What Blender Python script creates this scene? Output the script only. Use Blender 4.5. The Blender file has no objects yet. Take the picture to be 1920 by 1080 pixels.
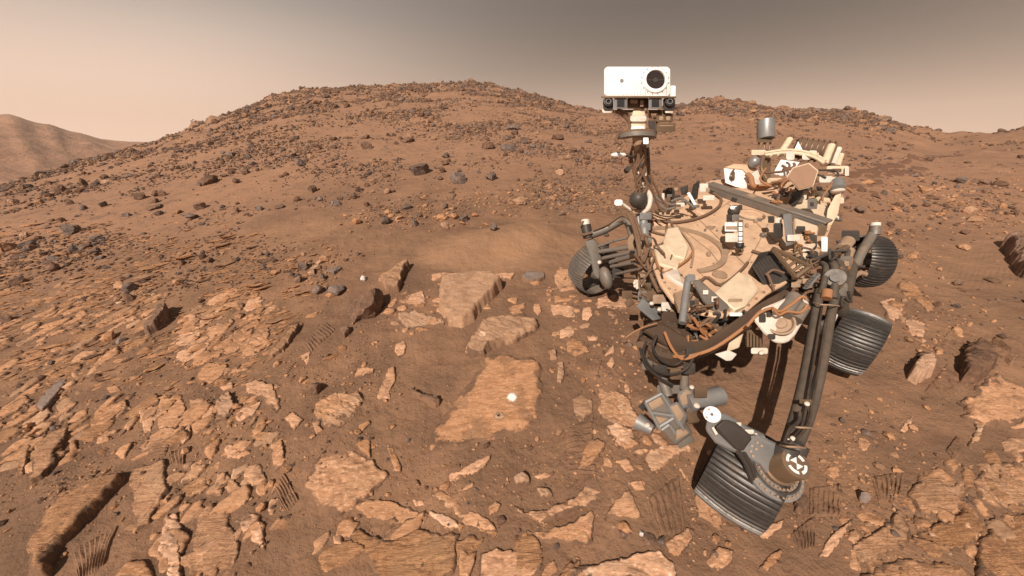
import bpy, bmesh, math, random
import numpy as np
from mathutils import Matrix, Vector

# ------------------------------------------------------------------ camera, sky, sun
SC = bpy.context.scene
COL = SC.collection
F_PX = 650.0                      # focal length in pixels of a 1920 wide frame
HORIZON = 268.0
PITCH = math.atan((540 - HORIZON) / F_PX)
CAM_Z = 2.4745
cam_data = bpy.data.cameras.new('camera')
cam_data.sensor_width = 36.0
cam_data.lens = 36.0 * F_PX / 1920.0
cam_data.clip_start = 0.05
cam_data.clip_end = 20000
cam = bpy.data.objects.new('camera', cam_data)
cam.location = (0, 0, CAM_Z)
cam.rotation_euler = (math.pi / 2 - PITCH, 0, 0)
COL.objects.link(cam)
SC.camera = cam

SHADOW_AZ = math.radians(29)      # direction in which shadows fall, right of straight ahead
SUN_EL = math.radians(39)
sun_dir = Vector((-math.sin(SHADOW_AZ) * math.cos(SUN_EL), -math.cos(SHADOW_AZ) * math.cos(SUN_EL), math.sin(SUN_EL)))

world = bpy.data.worlds.new('World')
SC.world = world
world.use_nodes = True


def build_sky():
    nt = world.node_tree
    nt.nodes.clear()
    N = nt.nodes.new
    L = nt.links.new
    out = N('ShaderNodeOutputWorld')
    bg = N('ShaderNodeBackground')
    bg.inputs['Strength'].default_value = 1.0
    tc = N('ShaderNodeTexCoord')
    sep = N('ShaderNodeSeparateXYZ')
    L(tc.outputs['Generated'], sep.inputs[0])
    # height above the horizon -> dusty horizon band fading into a dull brown-grey upper sky
    mr = N('ShaderNodeMapRange')
    mr.inputs['From Min'].default_value = -0.02
    mr.inputs['From Max'].default_value = 0.42
    L(sep.outputs['Z'], mr.inputs['Value'])
    ramp = N('ShaderNodeValToRGB')
    cr = ramp.color_ramp
    cr.interpolation = 'B_SPLINE'
    stops = [(0.0, (0.80, 0.55, 0.42)), (0.15, (0.63, 0.437, 0.336)), (0.38, (0.30, 0.232, 0.190)), (0.64, (0.100, 0.091, 0.085)), (1.0, (0.052, 0.051, 0.051))]
    cr.elements[0].position, cr.elements[0].color = stops[0][0], (*stops[0][1], 1)
    cr.elements[1].position, cr.elements[1].color = stops[-1][0], (*stops[-1][1], 1)
    for p, c in stops[1:-1]:
        e = cr.elements.new(p)
        e.color = (*c, 1)
    L(mr.outputs[0], ramp.inputs[0])
    # the dust scatters more light the closer one looks towards the sun
    dot = N('ShaderNodeVectorMath')
    dot.operation = 'DOT_PRODUCT'
    L(tc.outputs['Generated'], dot.inputs[0])
    dot.inputs[1].default_value = (sun_dir.x, sun_dir.y, sun_dir.z)
    m2 = N('ShaderNodeMapRange')
    m2.interpolation_type = 'SMOOTHSTEP'
    m2.inputs['From Min'].default_value = -0.70
    m2.inputs['From Max'].default_value = -0.12
    m2.inputs['To Min'].default_value = -0.46
    m2.inputs['To Max'].default_value = 1.6
    L(dot.outputs['Value'], m2.inputs['Value'])
    # the effect is weaker in the thick dust at the horizon
    m3 = N('ShaderNodeMapRange')
    m3.interpolation_type = 'SMOOTHSTEP'
    m3.inputs['From Min'].default_value = 0.0
    m3.inputs['From Max'].default_value = 0.26
    m3.inputs['To Min'].default_value = 0.16
    m3.inputs['To Max'].default_value = 1.0
    L(sep.outputs['Z'], m3.inputs['Value'])
    pr = N('ShaderNodeMath')
    pr.operation = 'MULTIPLY_ADD'
    L(m2.outputs[0], pr.inputs[0])
    L(m3.outputs[0], pr.inputs[1])
    pr.inputs[2].default_value = 1.0
    mul = N('ShaderNodeVectorMath')
    mul.operation = 'SCALE'
    L(ramp.outputs[0], mul.inputs[0])
    L(pr.outputs[0], mul.inputs['Scale'])
    L(mul.outputs[0], bg.inputs['Color'])
    L(bg.outputs[0], out.inputs[0])


build_sky()

sun_data = bpy.data.lights.new('sun', 'SUN')
sun_data.energy = 4.7
sun_data.angle = math.radians(0.5)
sun_data.color = (1.0, 0.91, 0.80)
sun = bpy.data.objects.new('sun', sun_data)
sun.rotation_euler = sun_dir.to_track_quat('Z', 'Y').to_euler()
COL.objects.link(sun)

SC.view_settings.view_transform = 'Standard'
SC.view_settings.look = 'None'
SC.view_settings.exposure = 0.36
SC.view_settings.gamma = 1.0
SC.view_settings.use_curve_mapping = False
SC.cycles.max_bounces = 6
SC.cycles.diffuse_bounces = 3
SC.cycles.glossy_bounces = 3
SC.cycles.use_denoising = True

RNG = np.random.default_rng(11)
random.seed(5)


# ------------------------------------------------------------------ helpers
def _hash(ix, iy, seed):
    h = (ix.astype(np.int64) * 374761393 + iy.astype(np.int64) * 668265263 + seed * 1442695041) & 0x7fffffff
    h = ((h ^ (h >> 13)) * 1274126177) & 0x7fffffff
    return (h ^ (h >> 16)) & 0xffff


def noise2(x, y, seed=0):
    """gradient noise, about -1..1"""
    x = np.asarray(x, float)
    y = np.asarray(y, float)
    ix = np.floor(x)
    iy = np.floor(y)
    fx = x - ix
    fy = y - iy
    u = fx * fx * fx * (fx * (fx * 6 - 15) + 10)
    v = fy * fy * fy * (fy * (fy * 6 - 15) + 10)

    def g(ax, ay):
        a = _hash(ix + ax, iy + ay, seed) * (2 * np.pi / 65536.0)
        return np.cos(a) * (fx - ax) + np.sin(a) * (fy - ay)
    n0 = g(0, 0) * (1 - u) + g(1, 0) * u
    n1 = g(0, 1) * (1 - u) + g(1, 1) * u
    return (n0 * (1 - v) + n1 * v) * 1.5


def fbm(x, y, octaves=4, seed=0, gain=0.5):
    a, s, t = 1.0, 1.0, 0.0
    for k in range(octaves):
        t = t + a * noise2(x * s + 17.3 * k, y * s - 9.1 * k, seed + k)
        a *= gain
        s *= 2.03
    return t


def sstep(a, b, x):
    t = np.clip((x - a) / (b - a), 0, 1)
    return t * t * (3 - 2 * t)


def mesh_np(name, verts, faces, smooth=True):
    """mesh from arrays; faces is (n,3) or (n,4)"""
    verts = np.asarray(verts, np.float32)
    faces = np.asarray(faces, np.int32)
    me = bpy.data.meshes.new(name)
    k = faces.shape[1]
    n = len(faces)
    me.vertices.add(len(verts))
    me.vertices.foreach_set('co', verts.ravel())
    me.loops.add(n * k)
    me.loops.foreach_set('vertex_index', faces.ravel())
    me.polygons.add(n)
    me.polygons.foreach_set('loop_start', np.arange(0, n * k, k, dtype=np.int32))
    me.polygons.foreach_set('loop_total', np.full(n, k, np.int32))
    me.polygons.foreach_set('use_smooth', np.full(n, smooth, bool))
    me.update(calc_edges=True)
    me.validate()
    return me


def link(name, me, mat=None, parent=None):
    o = bpy.data.objects.new(name, me)
    COL.objects.link(o)
    if mat is not None and not me.materials:
        me.materials.append(mat)
    if parent is not None:
        o.parent = parent
    return o


def tag(o, label=None, cat=None, group=None, kind=None):
    if label:
        o['label'] = label
    if cat:
        o['category'] = cat
    if group:
        o['group'] = group
    if kind:
        o['kind'] = kind
    return o


CT, ST = math.cos(PITCH), math.sin(PITCH)


def rays(px, py):
    """direction of a picture point, unit depth along the optical axis"""
    a = (np.asarray(px, float) - 960) / F_PX
    b = (540 - np.asarray(py, float)) / F_PX
    return np.stack([a, CT + b * ST, -ST + b * CT], -1)


# ------------------------------------------------------------------ the lie of the land
SLOPE_X, SLOPE_Y = 0.0534, 0.2399      # ground below the rover, rising away from the camera
_sky = np.array([(-300, 410), (-100, 382), (0, 352), (100, 325), (200, 296), (290, 272), (380, 236), (450, 208), (510, 186), (560, 172), (640, 167), (700, 164),
                 (760, 161), (830, 160), (880, 155), (920, 161), (980, 174), (1040, 193), (1080, 203), (1130, 210), (1200, 214), (1250, 207),
                 (1280, 200), (1340, 189), (1390, 193), (1440, 205), (1500, 213), (1540, 209), (1590, 212), (1640, 222), (1700, 241),
                 (1760, 257), (1790, 260), (1850, 253), (1920, 246), (2050, 240), (2400, 250)], float)
_rd = rays(_sky[:, 0], _sky[:, 1])
_az = np.arctan2(_rd[:, 0], _rd[:, 1])
_T = _rd[:, 2] / np.hypot(_rd[:, 0], _rd[:, 1])
_azf = np.radians(np.arange(-70, 70.01, 0.5))
_Tf = np.interp(_azf, _az, _T)
_Tf = np.convolve(np.pad(_Tf, 2, 'edge'), [0.1, 0.2, 0.4, 0.2, 0.1], 'valid')
_cf = ((SLOPE_Y * np.cos(_azf) + SLOPE_X * np.sin(_azf) - _Tf) / 2) ** 2 / CAM_Z

# (x, y, radius, height): drifts, hollows and the firm spots under the wheels
_mounds = []


def mound(px, py, rad, h, ry=None, rot=0.0):
    p = ground_hit(px, py)
    _mounds.append((p[0], p[1], rad, ry or rad, rot, h))


def land(x, y):
    x = np.asarray(x, float)
    y = np.asarray(y, float)
    r = np.hypot(x, y)
    az = np.arctan2(x, y)
    s = SLOPE_Y * np.cos(az) + SLOPE_X * np.sin(az)
    c = np.interp(az, _azf, _cf)
    back = sstep(math.radians(75), math.radians(140), np.abs(az))
    c = c * (1 - back) + 0.0012 * back
    rr = np.sqrt(CAM_Z / np.maximum(c, 1e-5)) * 1.5
    q = np.where(r < rr, c * r * r, c * rr * rr + 2 * c * rr * (r - rr))
    z = s * r - q
    far = sstep(6, 16, r)
    z = z + far * (0.10 * fbm(x / 5.0, y / 5.0, 4, 3) * np.minimum(r / 14, 2.2))
    z = z + far * 0.25 * np.minimum(r / 30, 1.5) * np.maximum(fbm(x / 2.1, y / 2.1, 3, 8), 0) ** 2
    for mx, my, ra, rb, rot, h in _mounds:
        dx, dy = x - mx, y - my
        if rot:
            dx, dy = dx * math.cos(rot) + dy * math.sin(rot), -dx * math.sin(rot) + dy * math.cos(rot)
        z = z + h * np.exp(-(dx / ra) ** 2 - (dy / rb) ** 2)
    return z


def micro(x, y):
    r = np.hypot(x, y)
    near = 1 - sstep(5, 12, r)
    return near * (0.030 * fbm(x / 0.9, y / 0.9, 3, 21) + 0.006 * fbm(x / 0.13, y / 0.13, 3, 33))


def H(x, y):
    return land(x, y) + micro(x, y)


def ground_hit(px, py, fn=None):
    """where the line of sight through a picture point meets the land"""
    fn = fn or H
    d = rays(px, py)
    t = np.zeros(d.shape[:-1]) + 0.5
    step = 0.04
    done = np.zeros(t.shape, bool)
    for k in range(140):
        p = d * t[..., None]
        hit = p[..., 2] + CAM_Z <= fn(p[..., 0], p[..., 1])
        done |= hit
        if np.all(done) or np.min(t) > 200:
            break
        t = np.where(done, t, t * 1.05 + 0.02)
    lo, hi = (t - 0.02) / 1.05, t.copy()
    for k in range(14):
        m = (lo + hi) / 2
        p = d * m[..., None]
        below = p[..., 2] + CAM_Z <= fn(p[..., 0], p[..., 1])
        hi = np.where(below, m, hi)
        lo = np.where(below, lo, m)
    p = d * hi[..., None]
    p[..., 2] += CAM_Z
    return p


# ------------------------------------------------------------------ materials
class NT:
    def __init__(self, name):
        self.m = bpy.data.materials.new(name)
        self.m.use_nodes = True
        self.t = self.m.node_tree
        self.t.nodes.clear()
        self.out = self.n('ShaderNodeOutputMaterial')
        self.b = self.n('ShaderNodeBsdfPrincipled')
        self.l(self.b.outputs[0], self.out.inputs[0])
        self.b.inputs['Specular IOR Level'].default_value = 0.25
        self.pos = None

    def n(self, t, **kw):
        x = self.t.nodes.new(t)
        for k, v in kw.items():
            setattr(x, k, v)
        return x

    def l(self, a, b):
        self.t.links.new(a, b)

    def coord(self, kind='pos', scale=(1, 1, 1), rot=(0, 0, 0)):
        if kind == 'pos':
            s = self.n('ShaderNodeNewGeometry').outputs['Position']
        else:
            s = self.n('ShaderNodeTexCoord').outputs['Object']
        mp = self.n('ShaderNodeMapping')
        mp.inputs['Scale'].default_value = scale
        mp.inputs['Rotation'].default_value = rot
        self.l(s, mp.inputs[0])
        return mp.outputs[0]

    def noise(self, vec, scale, detail=4, rough=0.55, dist=0.0):
        x = self.n('ShaderNodeTexNoise')
        x.inputs['Scale'].default_value = scale
        x.inputs['Detail'].default_value = detail
        x.inputs['Roughness'].default_value = rough
        x.inputs['Distortion'].default_value = dist
        self.l(vec, x.inputs['Vector'])
        return x.outputs[0]

    def voro(self, vec, scale, feature='F1', out=0):
        x = self.n('ShaderNodeTexVoronoi', feature=feature)
        x.inputs['Scale'].default_value = scale
        self.l(vec, x.inputs['Vector'])
        return x.outputs[out]

    def rng(self, v, a, b, c=0.0, d=1.0, smooth=True):
        x = self.n('ShaderNodeMapRange')
        if smooth:
            x.interpolation_type = 'SMOOTHSTEP'
        for i, q in zip(('From Min', 'From Max', 'To Min', 'To Max'), (a, b, c, d)):
            x.inputs[i].default_value = q
        self.l(v, x.inputs['Value'])
        return x.outputs[0]

    def mix(self, f, a, b, mode='MIX'):
        x = self.n('ShaderNodeMix', data_type='RGBA', blend_type=mode)
        for sock, v in ((x.inputs[0], f), (x.inputs[6], a), (x.inputs[7], b)):
            if isinstance(v, bpy.types.NodeSocket):
                self.l(v, sock)
            elif isinstance(v, (int, float)):
                sock.default_value = v
            else:
                sock.default_value = (*v, 1)
        return x.outputs[2]

    def math(self, op, a, b=0.0):
        x = self.n('ShaderNodeMath', operation=op)
        for sock, v in ((x.inputs[0], a), (x.inputs[1], b)):
            if isinstance(v, bpy.types.NodeSocket):
                self.l(v, sock)
            else:
                sock.default_value = v
        return x.outputs[0]

    def bump(self, h, strength=0.5, dist=0.01, prev=None):
        x = self.n('ShaderNodeBump')
        x.inputs['Strength'].default_value = strength
        x.inputs['Distance'].default_value = dist
        self.l(h, x.inputs['Height'])
        if prev is not None:
            self.l(prev, x.inputs['Normal'])
        return x.outputs[0]

    def done(self, color=None, rough=None, normal=None, metal=None):
        for key, v in (('Base Color', color), ('Roughness', rough), ('Metallic', metal)):
            if v is None:
                continue
            s = self.b.inputs[key]
            if isinstance(v, bpy.types.NodeSocket):
                self.l(v, s)
            elif isinstance(v, (int, float)):
                s.default_value = v
            else:
                s.default_value = (*v, 1)
        if normal is not None:
            self.l(normal, self.b.inputs['Normal'])
        return self.m


SAND_A = (0.200, 0.108, 0.062)
SAND_B = (0.138, 0.076, 0.046)
SAND_C = (0.300, 0.158, 0.089)


def mat_sand():
    g = NT('mars_sand')
    p = g.coord()
    big = g.rng(g.noise(p, 0.35, 4, 0.6), 0.35, 0.68)
    mid = g.rng(g.noise(p, 1.7, 5, 0.6), 0.38, 0.66)
    c = g.mix(big, SAND_A, SAND_B)
    c = g.mix(g.math('MULTIPLY', mid, 0.55), c, SAND_C)
    # wind-blown streaks
    st = g.coord(scale=(1.0, 5.0, 1.0), rot=(0, 0, math.radians(-35)))
    c = g.mix(g.rng(g.noise(st, 2.4, 4), 0.52, 0.72, 0, 0.45), c, (0.145, 0.07, 0.036))
    # grit: pale chips and dark grains
    fine = g.noise(p, 95, 3, 0.7)
    c = g.mix(g.rng(fine, 0.60, 0.76, 0, 0.55), c, (0.42, 0.22, 0.12))
    c = g.mix(g.rng(fine, 0.40, 0.24, 0, 0.5), c, (0.10, 0.05, 0.028))
    # pale weathered bedrock breaking through on the slopes
    br = g.rng(g.noise(p, 0.8, 6, 0.68), 0.56, 0.64)
    br2 = g.rng(g.noise(g.coord(scale=(1, 3.2, 1), rot=(0, 0, math.radians(-40))), 5.0, 5, 0.7), 0.47, 0.58)
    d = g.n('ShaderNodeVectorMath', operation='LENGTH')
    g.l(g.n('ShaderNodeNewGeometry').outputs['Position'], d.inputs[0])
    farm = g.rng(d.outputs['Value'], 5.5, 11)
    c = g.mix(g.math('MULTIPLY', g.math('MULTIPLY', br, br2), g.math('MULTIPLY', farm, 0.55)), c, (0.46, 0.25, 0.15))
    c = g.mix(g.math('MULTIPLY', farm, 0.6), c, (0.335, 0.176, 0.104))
    for (px_, py_, rx, ry, k) in ((915, 462, 1.25, 0.62, 0.62), (1030, 470, 0.7, 0.5, 0.55), (560, 440, 1.6, 0.8, 0.35), (1790, 500, 1.3, 0.7, 0.30)):
        q = ground_hit(px_, py_, land)
        mp = g.n('ShaderNodeMapping')
        mp.vector_type = 'TEXTURE'
        mp.inputs['Location'].default_value = (float(q[0]), float(q[1]), float(q[2]))
        mp.inputs['Rotation'].default_value = (0, 0, math.radians(18))
        mp.inputs['Scale'].default_value = (rx, ry, 1.5)
        g.l(g.n('ShaderNodeNewGeometry').outputs['Position'], mp.inputs[0])
        ln = g.n('ShaderNodeVectorMath', operation='LENGTH')
        g.l(mp.outputs[0], ln.inputs[0])
        wob = g.math('ADD', ln.outputs['Value'], g.rng(g.noise(p, 1.3, 4), 0.3, 0.7, -0.3, 0.3))
        c = g.mix(g.rng(wob, 1.15, 0.55, 0, k * 0.8), c, (0.33, 0.180, 0.100))
    # gravel too small to tell apart on the far slopes
    gr = g.math('MULTIPLY', g.rng(g.noise(p, 4.2, 3, 0.75), 0.52, 0.62), g.rng(g.noise(p, 0.45, 4, 0.65), 0.36, 0.56))
    c = g.mix(g.math('MULTIPLY', gr, g.math('MULTIPLY', farm, 0.75)), c, (0.165, 0.098, 0.068))
    h1 = g.noise(p, 28, 5, 0.65)
    h2 = g.noise(p, 150, 3, 0.6)
    n = g.bump(g.noise(p, 3.6, 5, 0.7), 0.5, 0.10)
    n = g.bump(h1, 0.6, 0.014, n)
    n = g.bump(h2, 0.5, 0.005, n)
    # faint wind ripples
    w = g.n('ShaderNodeTexWave', wave_type='BANDS', bands_direction='X')
    w.inputs['Scale'].default_value = 7.0
    w.inputs['Distortion'].default_value = 3.5
    w.inputs['Detail'].default_value = 2
    g.l(g.coord(rot=(0, 0, math.radians(52))), w.inputs['Vector'])
    rip = g.math('MULTIPLY', w.outputs['Fac'], g.rng(g.noise(p, 0.9, 2), 0.45, 0.62))
    n = g.bump(rip, 0.22, 0.012, n)
    return g.done(c, 0.95, n)


def mat_rock(name, base, light, dark, streak=(1, 1, 1), rot=0.0, scale=1.0, dust=0.35, bump=1.0, pale=0.0):
    g = NT(name)
    p = g.coord()
    s = g.coord(scale=streak, rot=(0, 0, rot))
    lam = g.noise(s, 9 * scale, 7, 0.68, 0.35)
    lam2 = g.noise(s, 34 * scale, 5, 0.65)
    c = g.mix(g.rng(lam, 0.36, 0.66), dark, base)
    c = g.mix(g.rng(lam2, 0.50, 0.70, 0, 0.75), c, light)
    blot = g.noise(p, 2.1 * scale, 4, 0.6)
    c = g.mix(g.rng(blot, 0.52, 0.75, 0, 0.5), c, light)
    pits = g.noise(p, 60 * scale, 2, 0.5)
    c = g.mix(g.rng(pits, 0.36, 0.26, 0, 0.7), c, tuple(x * 0.45 for x in dark))
    if pale > 0:
        c = g.mix(g.rng(g.noise(p, 5.2, 5, 0.7), 0.60, 0.72, 0, pale), c, (0.66, 0.52, 0.40))
    if dust > 0:
        dm = g.rng(g.noise(p, 4.2 * scale, 5, 0.66), 0.50, 0.60, 0, dust)
        geo = g.n('ShaderNodeNewGeometry')
        sp = g.n('ShaderNodeSeparateXYZ')
        g.l(geo.outputs['Normal'], sp.inputs[0])
        c = g.mix(g.math('MULTIPLY', dm, g.rng(sp.outputs['Z'], 0.75, 0.95)), c, SAND_A)
    oi = g.n('ShaderNodeObjectInfo')
    hv = g.n('ShaderNodeHueSaturation')
    g.l(g.rng(oi.outputs['Random'], 0, 1, 0.80, 1.14, False), hv.inputs['Value'])
    g.l(g.rng(oi.outputs['Random'], 0, 1, 1.08, 0.95, False), hv.inputs['Saturation'])
    g.l(c, hv.inputs['Color'])
    c = hv.outputs[0]
    dr = g.n('ShaderNodeAttribute')
    dr.attribute_name = 'drift'
    dk = g.math('ADD', dr.outputs['Fac'], g.rng(g.noise(p, 7.0, 5, 0.7), 0.3, 0.7, -0.42, 0.42))
    drf = g.rng(dk, 0.42, 0.70)
    c = g.mix(drf, c, g.mix(g.rng(g.noise(p, 3, 3), .4, .6), SAND_A, SAND_B))
    n = g.bump(lam, 0.55 * bump, 0.020)
    n = g.bump(lam2, 0.45 * bump, 0.006, n)
    n = g.bump(g.noise(p, 150 * scale, 3, 0.6), 0.45 * bump, 0.004, n)
    return g.done(c, 0.92, n)


M = {}
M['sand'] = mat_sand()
M['flag'] = mat_rock('pale_bedrock', (0.53, 0.282, 0.160), (0.69, 0.425, 0.270), (0.36, 0.180, 0.095), (1, 4, 1), math.radians(-38), dust=0.55)
M['flag2'] = mat_rock('white_veined_bedrock', (0.54, 0.295, 0.175), (0.73, 0.50, 0.345), (0.36, 0.185, 0.100), (1, 3, 1), math.radians(15), dust=0.45, pale=0.65)
M['layer'] = mat_rock('layered_bedrock', (0.46, 0.242, 0.130), (0.63, 0.375, 0.220), (0.25, 0.122, 0.064), (1, 9, 1), math.radians(-62), dust=0.35, bump=1.3)
M['smooth'] = mat_rock('smooth_bedrock', (0.38, 0.225, 0.140), (0.47, 0.29, 0.19), (0.30, 0.168, 0.100), (1, 2, 1), 0.3, dust=0.5, bump=0.6)
M['brown'] = mat_rock('brown_boulder_stone', (0.20, 0.112, 0.072), (0.30, 0.175, 0.115), (0.10, 0.058, 0.040), dust=0.25, bump=1.2)
M['grey'] = mat_rock('grey_boulder_stone', (0.180, 0.122, 0.096), (0.29, 0.205, 0.165), (0.095, 0.066, 0.054), dust=0.25)
M['slate'] = mat_rock('slate_grey_stone', (0.235, 0.172, 0.142), (0.31, 0.24, 0.20), (0.165, 0.118, 0.097), (1, 3, 1), -0.5, dust=0.25, bump=0.7)

# firm ground under the wheels and the larger drifts
for w_ in ((1.42, 1.50, 0.30, -0.035), (2.66, 2.36, 0.30, 0.05), (3.42, 3.22, 0.35, 0.14), (0.88, 3.50, 0.35, 0.07)):
    _mounds.append((w_[0], w_[1], w_[2], w_[2], 0.0, w_[3]))
mound(930, 455, 1.1, 0.16, 0.45, 0.35)        # smooth drift behind the flagstones
mound(1010, 500, 0.55, 0.05, 0.25, 0.4)
mound(620, 470, 1.6, 0.10, 0.5, 0.5)
mound(1800, 480, 1.2, -0.10, 0.5, 0.6)        # shallow trough right of the rover
mound(470, 690, 0.5, -0.06, 0.22, 0.9)
mound(760, 700, 0.5, -0.05, 0.3, 0.2)


def build_ground():
    inner = np.radians(np.linspace(-64, 64, 590))
    outer = np.radians(np.arange(67, 293.1, 3.5))
    az = np.concatenate([inner, outer])
    r = np.concatenate([[0.25], np.geomspace(0.6, 9.0, 520), np.geomspace(9.1, 150, 260), [200, 300, 480]])
    A, R_ = np.meshgrid(az, r)
    X = R_ * np.sin(A)
    Y = R_ * np.cos(A)
    Z = H(X, Y)
    nr, na = X.shape
    V = np.stack([X, Y, Z], -1).reshape(-1, 3)
    i, j = np.meshgrid(np.arange(nr - 1), np.arange(na), indexing='ij')
    j2 = (j + 1) % na
    Fq = np.stack([i * na + j, i * na + j2, (i + 1) * na + j2, (i + 1) * na + j], -1).reshape(-1, 4)[:, ::-1]
    # close the small hole under the camera
    c = len(V)
    V = np.concatenate([V, [[0, 0, float(H(0, 0))]]])
    k = np.arange(na)
    fan = np.stack([np.full(na, c), (k + 1) % na, k, np.full(na, c)], -1)
    me = mesh_np('ground', V, Fq)
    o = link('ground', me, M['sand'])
    bm = bmesh.new()
    bm.from_mesh(me)
    bm.verts.ensure_lookup_table()
    for a in range(na):
        try:
            f = bm.faces.new((bm.verts[c], bm.verts[(a + 1) % na], bm.verts[a]))
            f.smooth = True
        except ValueError:
            pass
    bm.to_mesh(me)
    bm.free()
    tag(o, 'rust brown sandy ground and stony hillside rising behind the rover', kind='structure')
    return o


build_ground()


def build_far_hills():
    """the low dusty ridges across the valley"""
    g = NT('far_dust')
    p = g.coord()
    c = g.mix(g.rng(g.noise(p, 0.008, 6, 0.62), 0.38, 0.62), (0.29, 0.142, 0.082), (0.37, 0.183, 0.107))
    c = g.mix(g.rng(g.noise(g.coord(scale=(1, 1, 6)), 0.02, 6, 0.6), 0.5, 0.7, 0, 0.5), c, (0.20, 0.102, 0.064))
    n = g.bump(g.noise(p, 0.03, 7, 0.65), 0.8, 6.0)
    m = g.done(c, 0.95, n)
    pts = [(-700, 190), (-300, 200), (-60, 212), (0, 219), (14, 217), (35, 222), (60, 231), (95, 236), (120, 246), (150, 252), (190, 262), (240, 268), (300, 274), (420, 282), (560, 286), (900, 290)]
    px = np.array([q[0] for q in pts], float)
    py = np.array([q[1] for q in pts], float)
    d = rays(px, py)
    a0 = np.arctan2(d[:, 0], d[:, 1])
    t0 = d[:, 2] / np.hypot(d[:, 0], d[:, 1])
    az = np.radians(np.linspace(-75, 0, 260))
    T = np.interp(az, a0, t0)
    rr = np.linspace(110, 640, 130)
    A, R_ = np.meshgrid(az, rr)
    X, Y = R_ * np.sin(A), R_ * np.cos(A)
    RID = 430.0
    base = -22.0
    top = T[None, :] * RID + CAM_Z
    k = sstep(150, RID, R_)
    k = np.where(R_ > RID, 1 - 0.5 * sstep(RID, 640, R_), k)
    Z = base + (top - base) * k + (fbm(X / 60, Y / 60, 5, 60) * 4.5 + np.abs(fbm(X / 20, Y / 20, 4, 66)) * 2) * np.minimum(k, 1 - 0.6 * sstep(330, RID, R_))
    # a low knoll in front of the ridge
    kp = rays(75, 288)
    kn = kp / math.hypot(kp[0], kp[1]) * 215
    Z = Z + 6 * np.exp(-((X - kn[0]) / 18) ** 2 - ((Y - kn[1]) / 30) ** 2)
    nr, na = X.shape
    V = np.stack([X, Y, Z], -1).reshape(-1, 3)
    i, j = np.meshgrid(np.arange(nr - 1), np.arange(na - 1), indexing='ij')
    Fq = np.stack([i * na + j, (i + 1) * na + j, (i + 1) * na + j + 1, i * na + j + 1], -1).reshape(-1, 4)
    o = link('hills', mesh_np('hills', V, Fq), m)
    tag(o, 'hazy tan ridges far across the valley behind the stony hill', kind='structure')


build_far_hills()


def build_haze():
    me = bpy.data.meshes.new('haze')
    bm = bmesh.new()
    bmesh.ops.create_cube(bm, size=1.0)
    bmesh.ops.scale(bm, vec=(1400, 1400, 420), verts=bm.verts)
    bmesh.ops.translate(bm, vec=(0, 0, -150), verts=bm.verts)
    bm.to_mesh(me)
    bm.free()
    m = bpy.data.materials.new('dusty_air')
    m.use_nodes = True
    t = m.node_tree
    t.nodes.clear()
    out = t.nodes.new('ShaderNodeOutputMaterial')
    v = t.nodes.new('ShaderNodeVolumePrincipled')
    v.inputs['Color'].default_value = (0.95, 0.78, 0.64, 1)
    v.inputs['Density'].default_value = 0.0008
    v.inputs['Anisotropy'].default_value = 0.0
    t.links.new(v.outputs[0], out.inputs['Volume'])
    o = link('haze', me, m)
    tag(o, 'thin pinkish dust haze over the valley', kind='stuff')


build_haze()


# ------------------------------------------------------------------ bedrock slabs, traced one by one
def poly_sd(x, y, P):
    """signed distance to a polygon, positive inside"""
    d = np.full(x.shape, 1e9)
    inside = np.zeros(x.shape, bool)
    n = len(P)
    for i in range(n):
        ax, ay = P[i]
        bx, by = P[(i + 1) % n]
        ex, ey = bx - ax, by - ay
        t = np.clip(((x - ax) * ex + (y - ay) * ey) / (ex * ex + ey * ey + 1e-12), 0, 1)
        d = np.minimum(d, np.hypot(x - ax - t * ex, y - ay - t * ey))
        c = ((ay > y) != (by > y)) & (x < (bx - ax) * (y - ay) / (by - ay + 1e-12) + ax)
        inside ^= c
    return np.where(inside, d, -d)


N_SLAB = [0]
SLAB_XY = []


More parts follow.
